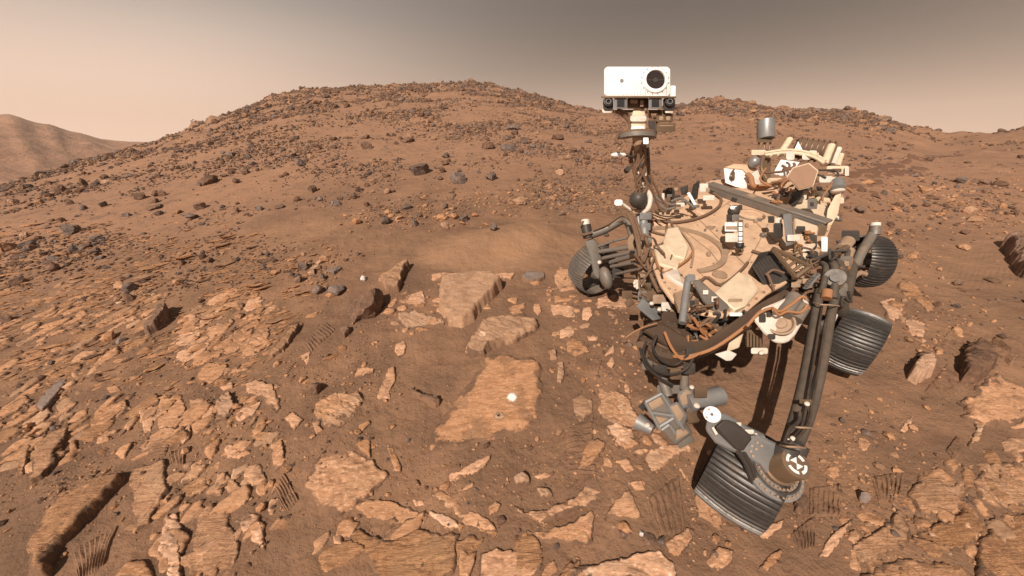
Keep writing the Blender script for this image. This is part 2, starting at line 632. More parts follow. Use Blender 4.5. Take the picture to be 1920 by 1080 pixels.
def slab(mat, hgt, label, pts, tilt=(0, 0), streak=None, rough=1.0, name='flagstone', cat='rock', group=None, sheet=0.0, bury=0.5):
    N_SLAB[0] += 1
    seed = 100 + 7 * N_SLAB[0]
    P = ground_hit([p[0] for p in pts], [p[1] for p in pts])
    xy = P[:, :2]
    SLAB_XY.append(xy)
    c = xy.mean(0)
    area = abs(0.5 * np.sum(xy[:, 0] * np.roll(xy[:, 1], -1) - np.roll(xy[:, 0], -1) * xy[:, 1]))
    size = math.sqrt(max(area, 1e-4))
    cell = max(0.0065, size / (46 if not sheet else 160))
    m = 3 * cell
    x0, y0 = xy.min(0) - m
    x1, y1 = xy.max(0) + m
    nx, ny = int((x1 - x0) / cell) + 2, int((y1 - y0) / cell) + 2
    lim = 26000 if sheet else 14000
    if nx * ny > lim:
        k = math.sqrt(nx * ny / lim)
        cell *= k
        nx, ny = int((x1 - x0) / cell) + 2, int((y1 - y0) / cell) + 2
    X, Y = np.meshgrid(x0 + np.arange(nx) * cell, y0 + np.arange(ny) * cell)
    sd = poly_sd(X, Y, xy)
    sd = sd + 0.050 * size * fbm(X / (0.30 * size), Y / (0.30 * size), 4, seed, 0.55) + 0.2 * cell
    if streak is None:
        streak = {'layer': -62, 'flag': -38, 'flag2': 15}.get(mat, 20) + random.uniform(-14, 14)
    a = math.radians(streak)
    U = X * math.cos(a) - Y * math.sin(a)
    W = X * math.sin(a) + Y * math.cos(a)
    e = max(1.3 * cell, 0.045 * size)
    prof = sstep(-0.6 * e, e, sd)
    lam = fbm(U / 0.5, W / 0.055, 4, seed + 3, 0.6)
    lump = fbm(X / 0.16, Y / 0.16, 4, seed + 5)
    crack = np.abs(fbm(U / 0.32, W / 0.10, 3, seed + 9))
    if mat in ('flag', 'flag2', 'layer') and name == 'flagstone':
        hgt *= 0.36 if mat != 'layer' else 0.36
    h = hgt * prof * (1 + tilt[0] * (X - c[0]) / size + tilt[1] * (Y - c[1]) / size)
    rgh = rough * (0.0045 + 0.085 * hgt)
    h = h + prof * rgh * (0.45 * lam + 0.75 * lump) - prof * rgh * 1.4 * np.clip(0.10 - crack, 0, 1) / 0.10
    # laminae step down like stair treads
    q = max(0.006, 0.16 * hgt)
    st = (h + 0.25 * q * lam) / q
    fr = st - np.floor(st)
    tr = 0.6 if mat == 'layer' else 0.35
    h = h * (1 - tr) + tr * q * (np.floor(st) + sstep(0.55, 1.0, fr))
    # sand has drifted over parts of the stone, one side lies deeper
    ba = random.uniform(0, 6.28)
    side = ((X - c[0]) * math.cos(ba) + (Y - c[1]) * math.sin(ba)) / size
    if name == 'flagstone':
        h = h - bury * (0.006 + 0.9 * hgt) * sstep(0.05, 0.75, side)
    dv = 0.85 * sstep(0.13 * size, 0.0, sd) + 0.8 * bury * sstep(0.1, 0.8, side)
    h = h - (0.010 + 0.45 * hgt) * sstep(0.25, 0.70, fbm(X / 0.45, Y / 0.45, 4, seed + 13)) * sstep(5.5 * e, 0.0, sd)
    if sheet:
        h = h - (0.03 + hgt) * sstep(0.35 - sheet, 0.75 - sheet, fbm(X / 0.30, Y / 0.30, 5, seed + 17, 0.6) + 0.25 * fbm(U / 0.3, W / 0.05, 3, seed + 19))
    h = h - 0.045 * sstep(0.2 * e, -1.2 * e, sd)
    h = np.maximum(h, -0.05)
    inn = sstep(-0.5 * e, 2.0 * e, sd)
    tx, ty = random.uniform(-.05, .05), random.uniform(-.05, .05)
    plane = land(X, Y) + float(np.median(micro(X, Y)[sd > 0])) + inn * (tx * (X - c[0]) + ty * (Y - c[1])) if np.any(sd > 0) else H(X, Y)
    Z = H(X, Y) * (1 - inn) + plane * inn + h
    keep = sd > -2.2 * cell
    kq = keep[:-1, :-1] | keep[1:, :-1] | keep[:-1, 1:] | keep[1:, 1:]
    idx = np.arange(nx * ny).reshape(ny, nx)
    Fq = np.stack([idx[:-1, :-1], idx[:-1, 1:], idx[1:, 1:], idx[1:, :-1]], -1)[kq]
    used = np.unique(Fq)
    remap = np.full(nx * ny, -1)
    remap[used] = np.arange(len(used))
    cz = float(H(c[0], c[1]))
    V = np.stack([X - c[0], Y - c[1], Z - cz], -1).reshape(-1, 3)[used]
    me = mesh_np(name, V, remap[Fq])
    if name == 'flagstone':
        at = me.attributes.new('drift', 'FLOAT', 'POINT')
        at.data.foreach_set('value', np.clip(dv, 0, 1).reshape(-1)[used].astype(np.float32))
    o = link(name, me, M[mat])
    o.location = (c[0], c[1], cz)
    tag(o, label, cat, group)
    return o


def S(mat, hgt, label, *pts, **kw):
    return slab(mat, hgt, label, pts, **kw)


# in front of the rover
DRILLED = S('flag', .055, 'broad pale flagstone with a bright white spot and a small drill hole', (905, 672), (950, 664), (1015, 680), (1018, 705), (1013, 760), (1012, 780), (990, 800), (930, 828), (870, 838), (812, 838), (806, 825), (825, 790), (850, 760), (862, 745), (880, 715), (905, 695), streak=-30, bury=0.0)
GREYSLAB = S('smooth', .07, 'smooth grey-brown slab lying just behind the drilled flagstone', (880, 640), (905, 605), (935, 597), (975, 597), (1005, 605), (1010, 615), (985, 635), (960, 645), (920, 655), (905, 668), (880, 672), (872, 660), bury=0.1)
S('smooth', .12, 'large wedge-shaped boulder with a dark overhanging right edge', (828, 525), (915, 525), (940, 542), (925, 560), (890, 595), (870, 612), (845, 610), (832, 595), (823, 560), tilt=(.5, -.1), rough=.6, name='boulder')
S('smooth', .10, 'flat-topped tan rock between the white stone and the wedge boulder', (706, 525), (720, 515), (770, 500), (757, 520), (748, 550), (730, 550), (712, 540), tilt=(.4, 0))
S('flag2', .06, 'small chipped rock left of the wedge boulder', (755, 570), (765, 555), (790, 545), (800, 560), (795, 572), (770, 575))
S('smooth', .03, 'low buff flagstone at the foot of the wedge boulder', (745, 590), (780, 585), (830, 600), (835, 610), (760, 620), (750, 610))
S('flag', .04, 'long low ledge of pale rock behind the wedge boulder', (805, 515), (825, 510), (860, 512), (930, 515), (970, 512), (960, 525), (920, 525), (810, 527))
S('slate', .04, 'grey flat stone at the end of the pale ledge', (978, 518), (1000, 510), (1022, 513), (1020, 525), (1000, 532), (980, 528))
S('flag', .05, 'thin broken plate right of the wedge boulder', (945, 575), (985, 568), (987, 580), (975, 583), (985, 592), (955, 592), tilt=(.3, 0))
S('flag', .04, 'small upright chip beside the thin broken plate', (1000, 570), (1012, 568), (1015, 585), (1008, 592), (1000, 582))
S('flag', .03, 'pale patch of bedrock under the front wheel by the mast', (1038, 500), (1065, 500), (1080, 530), (1085, 545), (1050, 548), (1038, 530))
S('flag', .03, 'narrow pale strip of rock below the far front wheel', (1037, 555), (1080, 555), (1085, 565), (1040, 568))
S('flag', .04, 'rounded pale block below the narrow strip by the far front wheel', (1030, 572), (1085, 575), (1085, 595), (1060, 597), (1035, 592))
S('flag', .06, 'small five-sided block right of the rounded pale block', (1092, 580), (1108, 578), (1112, 592), (1102, 605), (1090, 602))
S('flag', .04, 'cracked pale plate in the shadow of the far front wheel', (1120, 560), (1170, 550), (1180, 575), (1150, 592), (1120, 585))
S('flag2', .035, 'whitish stone above the kidney-shaped flagstone', (1047, 622), (1070, 610), (1080, 618), (1075, 632), (1050, 635))
S('flag', .03, 'kidney-shaped orange flagstone left of the rover arm', (1060, 635), (1080, 632), (1100, 650), (1105, 662), (1080, 672), (1063, 660))
S('flag2', .05, 'small white-topped stone left of the rover arm', (1100, 632), (1112, 620), (1124, 632), (1118, 640), (1105, 640))
S('smooth', .04, 'little tan block right of the grey-brown slab', (1027, 660), (1042, 660), (1045, 675), (1032, 675))
S('smooth', .025, 'tall narrow flagstone right of the drilled flagstone', (1045, 682), (1057, 682), (1058, 705), (1052, 725), (1044, 715))
S('flag', .06, 'leaning pale splinter of rock near the arm, leftmost of three', (1131, 671), (1150, 647), (1152, 660), (1140, 668), tilt=(.3, .3))
S('flag', .06, 'diamond-shaped splinter of rock, lowest of three near the arm', (1136, 685), (1149, 664), (1153, 683), (1147, 694))
S('flag2', .06, 'short whitish splinter, rightmost of three near the arm', (1160, 650), (1172, 657), (1167, 671))
S('flag2', .04, 'big cracked pale slab left of the dusty instrument turret', (1117, 718), (1155, 712), (1160, 735), (1178, 745), (1190, 770), (1200, 790), (1190, 808), (1150, 800), (1125, 790), (1120, 760), streak=40)
S('flag', .04, 'narrow upright strip split off the big cracked slab', (1170, 715), (1180, 715), (1181, 740), (1170, 738))
S('flag2', .05, 'crumbled pale slab below the dusty instrument turret', (1135, 800), (1155, 797), (1185, 805), (1195, 820), (1185, 838), (1155, 835), (1148, 825))
S('flag', .07, 'leaf-shaped stone standing out of the sand with a dark top edge', (1083, 883), (1090, 855), (1100, 832), (1120, 823), (1137, 832), (1130, 850), (1105, 875), tilt=(.1, .5))
S('flag2', .045, 'long slanting slab left of the near wheel', (1205, 850), (1240, 838), (1290, 830), (1293, 845), (1250, 870), (1215, 897), (1207, 890))
S('smooth', .02, 'dark half-buried flagstone among the tread marks', (1070, 750), (1090, 740), (1110, 750), (1112, 775), (1095, 790), (1075, 785))
S('flag2', .06, 'rough pink-white slab left of the drilled flagstone', (590, 760), (630, 740), (670, 737), (683, 750), (670, 770), (650, 797), (633, 803), (600, 797), (590, 780), rough=1.6)
S('flag', .05, 'short wedge broken off the rough pink-white slab', (581, 787), (590, 790), (607, 807), (593, 813))
S('flag', .05, 'small ribbed stone up the sand from the rough slab', (663, 710), (670, 690), (690, 690), (703, 693), (700, 700), (673, 707))
S('flag2', .05, 'small kite-shaped pale stone alone in the dark sand', (740, 647), (757, 638), (763, 647), (760, 663), (747, 672), (740, 660))
S('flag', .025, 'thin pale sliver left of the kite-shaped stone', (693, 640), (713, 637), (717, 643), (703, 645))
S('flag', .04, 'ragged vertical strip of pale rock right of the ribbed stone', (727, 693), (740, 690), (743, 713), (730, 737), (733, 747), (710, 750), (707, 743), (717, 720))
S('brown', .07, 'small knobbly rock below the tread-marked sand streak', (635, 623), (650, 617), (660, 623), (647, 635))
S('flag', .05, 'small pitted rock left of the knobbly rock', (560, 667), (583, 660), (580, 683), (570, 690))
S('flag', .04, 'flat wedge beside the dark round rock', (560, 717), (580, 707), (583, 713), (570, 727))
S('brown', .06, 'dark narrow rock half buried left of the drilled flagstone', (770, 733), (793, 747), (820, 750), (827, 757), (817, 767), (800, 757), (773, 743))
S('flag', .05, 'thin leaning blade of rock below the rough pink-white slab', (668, 813), (673, 800), (693, 790), (695, 795), (680, 810))
S('flag2', .07, 'large grooved slab with fanned layers at the lower centre-left', (568, 924), (583, 886), (602, 851), (618, 828), (633, 820), (652, 836), (683, 851), (706, 866), (726, 890), (714, 913), (687, 936), (652, 955), (633, 967), (602, 963), (587, 940), streak=-15, rough=1.5, bury=0.1)
S('flag', .05, 'small triangular rock on the shoulder of the large grooved slab', (668, 832), (687, 816), (695, 828), (695, 859), (676, 847))
S('flag', .035, 'narrow dagger-shaped stone right of the large grooved slab', (726, 839), (735, 839), (753, 874), (753, 886), (741, 888))
S('flag', .035, 'long slanted plate below the drilled flagstone', (841, 890), (864, 882), (891, 866), (922, 851), (922, 863), (899, 886), (868, 901), (845, 909))
S('flag', .03, 'short plate tucked under the long slanted plate', (853, 924), (864, 913), (888, 905), (888, 913), (868, 928))
S('flag2', .03, 'small spindle-shaped stone left of the short plate', (805, 928), (826, 920), (853, 936), (849, 940), (814, 936))
S('flag', .03, 'small block left of the spindle-shaped stone', (772, 936), (795, 938), (797, 951), (780, 951))
S('flag', .04, 'wide sand-dusted slab right of the large grooved slab', (668, 951), (687, 940), (714, 936), (745, 944), (776, 959), (807, 967), (791, 986), (745, 986), (706, 978), (679, 967))
S('flag2', .04, 'left half of the cracked lens-shaped flagstone', (805, 959), (845, 970), (868, 990), (837, 990), (810, 974))
S('flag', .04, 'right half of the cracked lens-shaped flagstone', (857, 967), (888, 959), (915, 974), (934, 994), (930, 997), (899, 994), (868, 986))
S('flag', .05, 'small cube-like stone right of the cracked lens flagstone', (915, 951), (930, 942), (940, 947), (934, 959), (918, 967))
S('layer', .06, 'largest rippled slab at the bottom edge below the grooved slab', (652, 997), (676, 997), (699, 1013), (745, 1013), (776, 997), (830, 997), (861, 1005), (857, 1028), (853, 1078), (800, 1110), (714, 1100), (687, 1051), (664, 1028), streak=-20)
S('flag', .06, 'blocky knob between the two bottom-edge slabs', (861, 1024), (880, 1040), (895, 1032), (891, 1055), (880, 1085), (861, 1085))
S('flag', .05, 'bottom-edge slab right of the blocky knob', (899, 1040), (930, 1032), (968, 1028), (992, 1044), (1019, 1059), (1015, 1071), (945, 1095), (895, 1095))
S('flag2', .07, 'crescent-shaped ledge with a pale vein and broken lower edge', (963, 947), (968, 967), (1015, 978), (1053, 970), (1092, 951), (1134, 928), (1123, 909), (1099, 909), (1076, 936), (1053, 947), (1015, 959), (984, 959), tilt=(0, -.4))
S('smooth', .04, 'brown cracked stone above the crescent ledge', (963, 897), (980, 890), (992, 897), (995, 909), (968, 913))
S('flag', .03, 'thin plate above the crescent ledge', (995, 893), (1022, 886), (1038, 890), (1015, 901))
S('smooth', .03, 'flat stone lying inside the crescent ledge', (1003, 917), (1034, 920), (1038, 932), (1015, 934))
S('flag', .05, 'feathered slab below the crescent ledge', (984, 997), (1022, 994), (1061, 986), (1107, 959), (1115, 970), (1111, 1017), (1096, 1024), (1061, 1021), (1022, 1019), streak=-25)
S('flag', .04, 'triangular slab right of the crescent ledge', (1134, 967), (1153, 940), (1180, 917), (1192, 944), (1207, 974), (1192, 978), (1157, 974))
S('flag', .03, 'small rounded chip beside the leaf-shaped stone', (1130, 863), (1138, 855), (1150, 870), (1148, 878), (1130, 876))
S('flag', .03, 'small ribbed plate left of the long slanting slab', (1153, 866), (1177, 859), (1192, 882), (1177, 886))
S('flag', .04, 'little rubbly stone under the long slanting slab', (1180, 905), (1203, 901), (1211, 920), (1192, 920))
S('flag2', .06, 'wide ragged slab at the bottom edge left of the near wheel', (1061, 1063), (1107, 1059), (1161, 1048), (1234, 1032), (1261, 1055), (1269, 1095), (1053, 1095))
S('flag2', .05, 'jagged slab below the near wheel track marks', (1246, 1017), (1292, 990), (1300, 1013), (1273, 1044), (1254, 1036))
# under and right of the near wheel
S('flag', .02, 'layered bedrock squeezed under the near wheel', (1300, 927), (1317, 913), (1347, 947), (1390, 987), (1380, 1003), (1340, 993), (1307, 973))
S('flag', .04, 'streaky slab touching the bottom of the near wheel', (1413, 1003), (1447, 983), (1470, 975), (1467, 990), (1427, 1018), (1407, 1024))
S('flag', .05, 'weathered slab at the bottom edge below the near wheel', (1320, 1053), (1347, 1027), (1377, 1033), (1370, 1060), (1340, 1077))
S('flag', .05, 'slim orange slab right of the weathered bottom-edge slab', (1423, 1067), (1447, 1037), (1467, 1030), (1463, 1047), (1440, 1073))
S('flag', .05, 'narrow slanting ledge right of the track prints', (1527, 1053), (1553, 1007), (1600, 973), (1580, 1007), (1553, 1047))
S('layer', .05, 'rough low outcrop in the lower right, left of the biggest one', (1597, 1027), (1647, 993), (1680, 963), (1713, 1000), (1697, 1027), (1647, 1047), (1613, 1060))
S('layer', .06, 'furrowed outcrop above the others in the lower right', (1697, 927), (1723, 887), (1763, 860), (1800, 863), (1827, 900), (1807, 947), (1763, 973), (1723, 960))
S('layer', .06, 'furrowed outcrop at the right edge above the corner outcrop', (1827, 900), (1847, 870), (1920, 863), (1990, 880), (1990, 947), (1867, 960), (1833, 947))
S('layer', .06, 'middle outcrop of the ribbed bedrock in the lower right', (1713, 1007), (1763, 980), (1813, 960), (1847, 987), (1820, 1027), (1763, 1047), (1730, 1040))
S('layer', .08, 'big ribbed outcrop filling the lower right corner', (1827, 1035), (1860, 977), (1920, 960), (1990, 1000), (1990, 1090), (1827, 1090))
S('layer', .06, 'long outcrop along the bottom edge in the lower right', (1613, 1078), (1697, 1047), (1763, 1053), (1807, 1060), (1815, 1095), (1607, 1095))
S('flag', .04, 'small rubbly slab right of the near wheel', (1540, 887), (1557, 870), (1573, 880), (1573, 897), (1560, 900))
S('flag', .03, 'small orange stone patch right of the double tube leg', (1608, 830), (1613, 820), (1627, 823), (1633, 833), (1623, 847), (1613, 843))
S('flag', .03, 'little slanted stone patch further right in the brown sand', (1687, 807), (1700, 787), (1713, 777), (1713, 790), (1697, 813))
S('brown', .05, 'dark sunken stone beside the ladder-like print', (1488, 947), (1497, 930), (1510, 940), (1517, 953), (1507, 967), (1493, 977))
S('flag', .04, 'smooth orange hump at the right edge', (1873, 827), (1893, 823), (1940, 823), (1960, 850), (1897, 850), (1880, 847))
S('flag2', .05, 'white-streaked rib of rock near the right edge', (1823, 790), (1843, 777), (1847, 800), (1833, 827), (1820, 843), (1813, 837), (1830, 807))
S('flag', .03, 'rounded orange flagstone right of the middle wheel', (1647, 565), (1673, 560), (1695, 571), (1695, 592), (1679, 608), (1660, 598))
S('flag', .03, 'long orange flagstone above the rounded one by the middle wheel', (1682, 533), (1706, 528), (1733, 549), (1754, 576), (1749, 592), (1716, 565), (1690, 549))
S('flag', .03, 'lowest orange flagstone right of the middle wheel', (1695, 603), (1716, 587), (1738, 608), (1733, 635), (1706, 630))
S('brown', .12, 'chunky dark-edged boulder between two track prints on the right', (1797, 684), (1808, 657), (1829, 651), (1851, 667), (1862, 689), (1845, 705), (1829, 721), (1802, 716), name='boulder')
S('smooth', .12, 'tan boulder right of the middle wheel, left of a track print', (1700, 711), (1716, 684), (1738, 678), (1749, 694), (1743, 705), (1716, 721), name='boulder')
S('brown', .20, 'dark jagged rock jutting in at the right edge', (1878, 463), (1899, 463), (1926, 490), (1960, 533), (1915, 522), (1894, 495), name='boulder', rough=1.5)
S('flag', .05, 'broad orange bedrock hump at the right edge below the boulder', (1808, 753), (1829, 732), (1867, 694), (1894, 716), (1950, 740), (1950, 790), (1860, 800), (1808, 790))
# left of the picture
S('brown', .13, 'dark upright slab leaning in the stony ground on the left', (273, 627), (290, 603), (303, 585), (320, 590), (318, 600), (307, 613), (293, 623), (280, 630), tilt=(.6, .4), name='boulder')
S('slate', .022, 'long slate-grey slab pointing downhill at the left edge', (67, 767), (77, 747), (107, 713), (133, 690), (135, 700), (123, 722), (99, 760), (82, 776), tilt=(.6, 0), rough=.5)
S('flag', .035, 'elongated pale flagstone, highest of the left flagstone field', (380, 570), (400, 557), (433, 540), (443, 543), (440, 553), (413, 570), (387, 577))
S('flag', .035, 'ribbed flagstone right of the highest elongated one', (457, 580), (467, 563), (490, 553), (497, 563), (480, 580), (463, 588))
S('flag', .03, 'thin flagstone just below the highest elongated one', (400, 583), (427, 570), (450, 563), (447, 573), (420, 587))
S('flag', .03, 'small rounded flagstone at the upper left of the flagstone field', (342, 597), (350, 590), (370, 592), (367, 603), (353, 610))
S('flag', .03, 'small flagstone second from the upper left of the field', (372, 598), (393, 588), (407, 593), (393, 605), (375, 607))
S('flag', .04, 'large creased flagstone in the middle of the left field', (380, 613), (400, 603), (427, 610), (433, 597), (440, 603), (423, 623), (400, 640), (387, 633))
S('flag', .03, 'small oval flagstone right of the large creased one', (442, 611), (457, 597), (472, 597), (467, 607), (449, 615))
S('flag', .04, 'bumpy flagstone left of the large creased one', (327, 637), (350, 613), (373, 612), (377, 630), (353, 650), (330, 657))
S('flag', .04, 'slanted flagstone below the bumpy one in the left field', (327, 680), (333, 663), (367, 645), (398, 641), (377, 667), (350, 680))
S('flag', .04, 'ridged flagstone below the small oval one', (403, 663), (413, 642), (443, 622), (467, 619), (473, 629), (443, 660), (423, 670), streak=30)
S('flag', .05, 'rightmost ridged flagstone of the left field', (450, 673), (473, 633), (497, 610), (508, 620), (500, 647), (477, 670), streak=30)
S('flag', .05, 'broad domed flagstone standing apart below the left field', (367, 707), (377, 693), (393, 680), (427, 687), (420, 703), (397, 723), (373, 720))
S('smooth', .05, 'smooth slanted blade of rock beside the grooved track', (503, 667), (523, 643), (563, 610), (563, 617), (533, 657), (510, 673), tilt=(.3, 0))
S('flag', .03, 'small ribbed stone right of the slate-grey slab', (200, 727), (220, 723), (230, 733), (207, 742))
S('flag', .05, 'pitted pale slab right of the long slate-grey slab', (170, 797), (177, 773), (200, 757), (233, 747), (243, 763), (213, 787), (180, 813), rough=1.7)
S('flag', .04, 'tall wedge slab left of the two wide joined slabs', (260, 770), (287, 747), (290, 773), (283, 813), (277, 830), (263, 787))
S('flag', .04, 'left one of the two wide joined slabs on the left', (294, 813), (292, 773), (302, 750), (340, 743), (348, 763), (345, 790), (320, 813))
S('flag', .05, 'right one of the two wide joined slabs on the left', (353, 750), (383, 745), (405, 759), (403, 800), (383, 790), (363, 775))
S('smooth', .05, 'smooth pointed slab right of the two wide joined slabs', (409, 757), (433, 737), (443, 763), (423, 790), (409, 787))
S('flag2', .05, 'slim white-edged slab below the smooth pointed slab', (438, 783), (457, 767), (490, 753), (480, 777), (447, 795))
S('flag2', .05, 'hook-shaped pale slab above the slim white-edged slab', (457, 727), (483, 713), (513, 723), (527, 763), (517, 777), (493, 747), (467, 743))
S('flag', .05, 'small block with a dark hollow left of the hook-shaped slab', (413, 727), (437, 717), (438, 727), (420, 734))
S('flag2', .05, 'narrow white-tipped stone below the joined slabs', (337, 830), (350, 803), (360, 797), (357, 823), (343, 835))
S('flag', .05, 'broken rubbly rock left of the dark round rock', (533, 787), (550, 773), (570, 787), (553, 807), rough=1.5)
S('layer', .16, 'biggest layered slab in the lower left with a steep dark right side', (57, 1090), (60, 1027), (80, 920), (100, 897), (133, 897), (187, 893), (233, 895), (220, 920), (193, 947), (160, 983), (113, 1027), (90, 1085), tilt=(.55, 0), streak=-62)
S('layer', .10, 'tall jagged layered slab above the biggest one in the lower left', (63, 907), (60, 860), (73, 830), (97, 813), (117, 807), (123, 770), (133, 763), (130, 820), (110, 847), (107, 870), (83, 897), tilt=(.4, 0))
S('layer', .07, 'slim layered rib left of the tall jagged slab', (33, 893), (37, 847), (50, 817), (67, 820), (57, 853), (43, 890))
S('flag', .05, 'pale slab cut by the left edge above the layered ribs', (-30, 785), (0, 770), (20, 753), (50, 740), (57, 753), (33, 773), (0, 790))
S('flag', .06, 'small pointed rock in the sand hollow on the lower left', (130, 840), (143, 827), (147, 843), (133, 858))
S('layer', .07, 'long rough slab right of the biggest layered slab', (243, 920), (247, 880), (287, 867), (310, 860), (313, 893), (317, 920), (300, 947), (280, 980), (257, 997), (247, 953), streak=-75)
S('flag2', .08, 'knobby column of rock at the bottom edge on the left', (297, 1040), (310, 973), (333, 963), (343, 987), (340, 1040), (343, 1095), (320, 1095), (313, 1057), rough=1.5)
S('layer', .06, 'wide combed slab at the bottom edge right of the knobby column', (357, 1033), (370, 973), (393, 950), (430, 953), (433, 987), (450, 1013), (443, 1095), (353, 1095), streak=-50)
S('flag2', .06, 'angular slab right of the wide combed slab', (437, 980), (460, 953), (487, 967), (497, 1007), (500, 1040), (477, 1020))
S('layer', .04, 'striped flagstone above the wide combed slab', (337, 920), (367, 900), (390, 887), (390, 907), (360, 937), (340, 933), streak=-50)
S('flag', .05, 'narrow slab right of the striped flagstone', (403, 887), (430, 893), (460, 920), (450, 940), (423, 920))
S('flag', .04, 'rounded pale boulder-like stone below the white-tipped stone', (420, 843), (433, 833), (453, 850), (450, 863), (427, 860))
S('flag', .04, 'low dusty slab between the rounded stone and the track print', (455, 873), (487, 870), (500, 900), (473, 913), (457, 895))
S('flag', .04, 'small stone cluster above the low dusty slab', (463, 817), (500, 810), (500, 827), (483, 830))
S('flag', .06, 'dark-edged slab left of the ladder print by the grooved slab', (507, 833), (530, 827), (537, 867), (513, 890))
S('flag', .05, 'bottom-edge stones left of the knobby column', (213, 1085), (240, 1053), (277, 1053), (293, 1085))
S('flag', .05, 'small angular stone under the large grooved slab', (623, 1007), (640, 1000), (645, 1030), (627, 1020))


def slab_patch(host, name, mat, px, py, r_px, label, sx=1.0, sy=1.0, hole=0.0):
    """thin irregular skin on a slab: abraded spots, drill tailings"""
    co = np.array([v.co[:] for v in host.data.vertices]) + np.array(host.location)
    rs = np.linspace(hole, 1, 7)
    th = np.linspace(0, 2 * np.pi, 28, endpoint=False)
    rad = r_px * (1 + 0.08 * fbm(np.cos(th) * 1.7 + px, np.sin(th) * 1.7, 3, int(px)))
    V = []
    for q in rs:
        for a, R in zip(th, rad):
            V.append((px + sx * q * R * math.cos(a), py + sy * q * R * math.sin(a)))
    V = np.array(V)
    P3 = ground_hit(V[:, 0], V[:, 1])
    # slide the points along the line of sight up to the stone's own surface
    cam_o = np.array([0, 0, CAM_Z])
    for it in range(3):
        d2 = ((co[None, :, :2] - P3[:, None, :2]) ** 2).sum(-1)
        near = np.argsort(d2, 1)[:, :4]
        w = 1 / (np.take_along_axis(d2, near, 1) + 1e-6)
        z = (co[near][:, :, 2] * w).sum(1) / w.sum(1)
        t = (z - CAM_Z) / (P3[:, 2] - CAM_Z)
        P3 = cam_o + (P3 - cam_o) * t[:, None]
    P3[:, 2] += 0.0022 - 0.004 * np.repeat((rs > 0.99), len(th))
    n = len(th)
    F = [(i * n + k, i * n + (k + 1) % n, (i + 1) * n + (k + 1) % n, (i + 1) * n + k) for i in range(len(rs) - 1) for k in range(n)]
    me = mesh_np(name, P3 - np.array(host.location), np.array(F)[:, ::-1])
    at = me.attributes.new('fade', 'FLOAT', 'POINT')
    at.data.foreach_set('value', np.repeat(1 - rs ** 1.6, n).astype(np.float32))
    o = link(name, me, M[mat], host)
    o['label'] = label
    return o


def mat_plain(name, a, b, rim=None):
    g = NT(name)
    p = g.coord()
    c = g.mix(g.rng(g.noise(p, 40, 4, 0.7), 0.38, 0.62), a, b)
    if rim is not None:
        at = g.n('ShaderNodeAttribute')
        at.attribute_name = 'fade'
        k = g.math('ADD', at.outputs['Fac'], g.rng(g.noise(p, 60, 4, 0.7), 0.3, 0.7, -0.10, 0.10))
        g.l(g.rng(k, 0.10, 0.75), g.b.inputs['Alpha'])
    M[name] = g.done(c, 0.9, g.bump(g.noise(p, 120, 3), 0.4, 0.003))


RIMC = (0.50, 0.29, 0.175)
mat_plain('abraded_white', (0.84, 0.76, 0.68), (0.68, 0.54, 0.42), RIMC)
mat_plain('abraded_grey', (0.58, 0.40, 0.28), (0.54, 0.325, 0.20), RIMC)
mat_plain('tailings', (0.42, 0.28, 0.19), (0.34, 0.21, 0.13), RIMC)
mat_plain('hole_dark', (0.02, 0.012, 0.008), (0.03, 0.018, 0.012))
slab_patch(DRILLED, 'abraded_patch', 'abraded_white', 960, 745, 12, 'bright white ground-off spot', 1.0, .9)
slab_patch(DRILLED, 'drill_tailings', 'tailings', 936, 780, 12, 'dull ring of tailings round the drill hole', 1.0, .8, hole=.3)
slab_patch(DRILLED, 'drill_hole', 'hole_dark', 934, 777, 4.0, 'small dark drill hole', 1.0, .9)
slab_patch(GREYSLAB, 'abraded_patch', 'abraded_grey', 905, 626, 10, 'pale spot on the grey-brown slab', 1.0, .8)


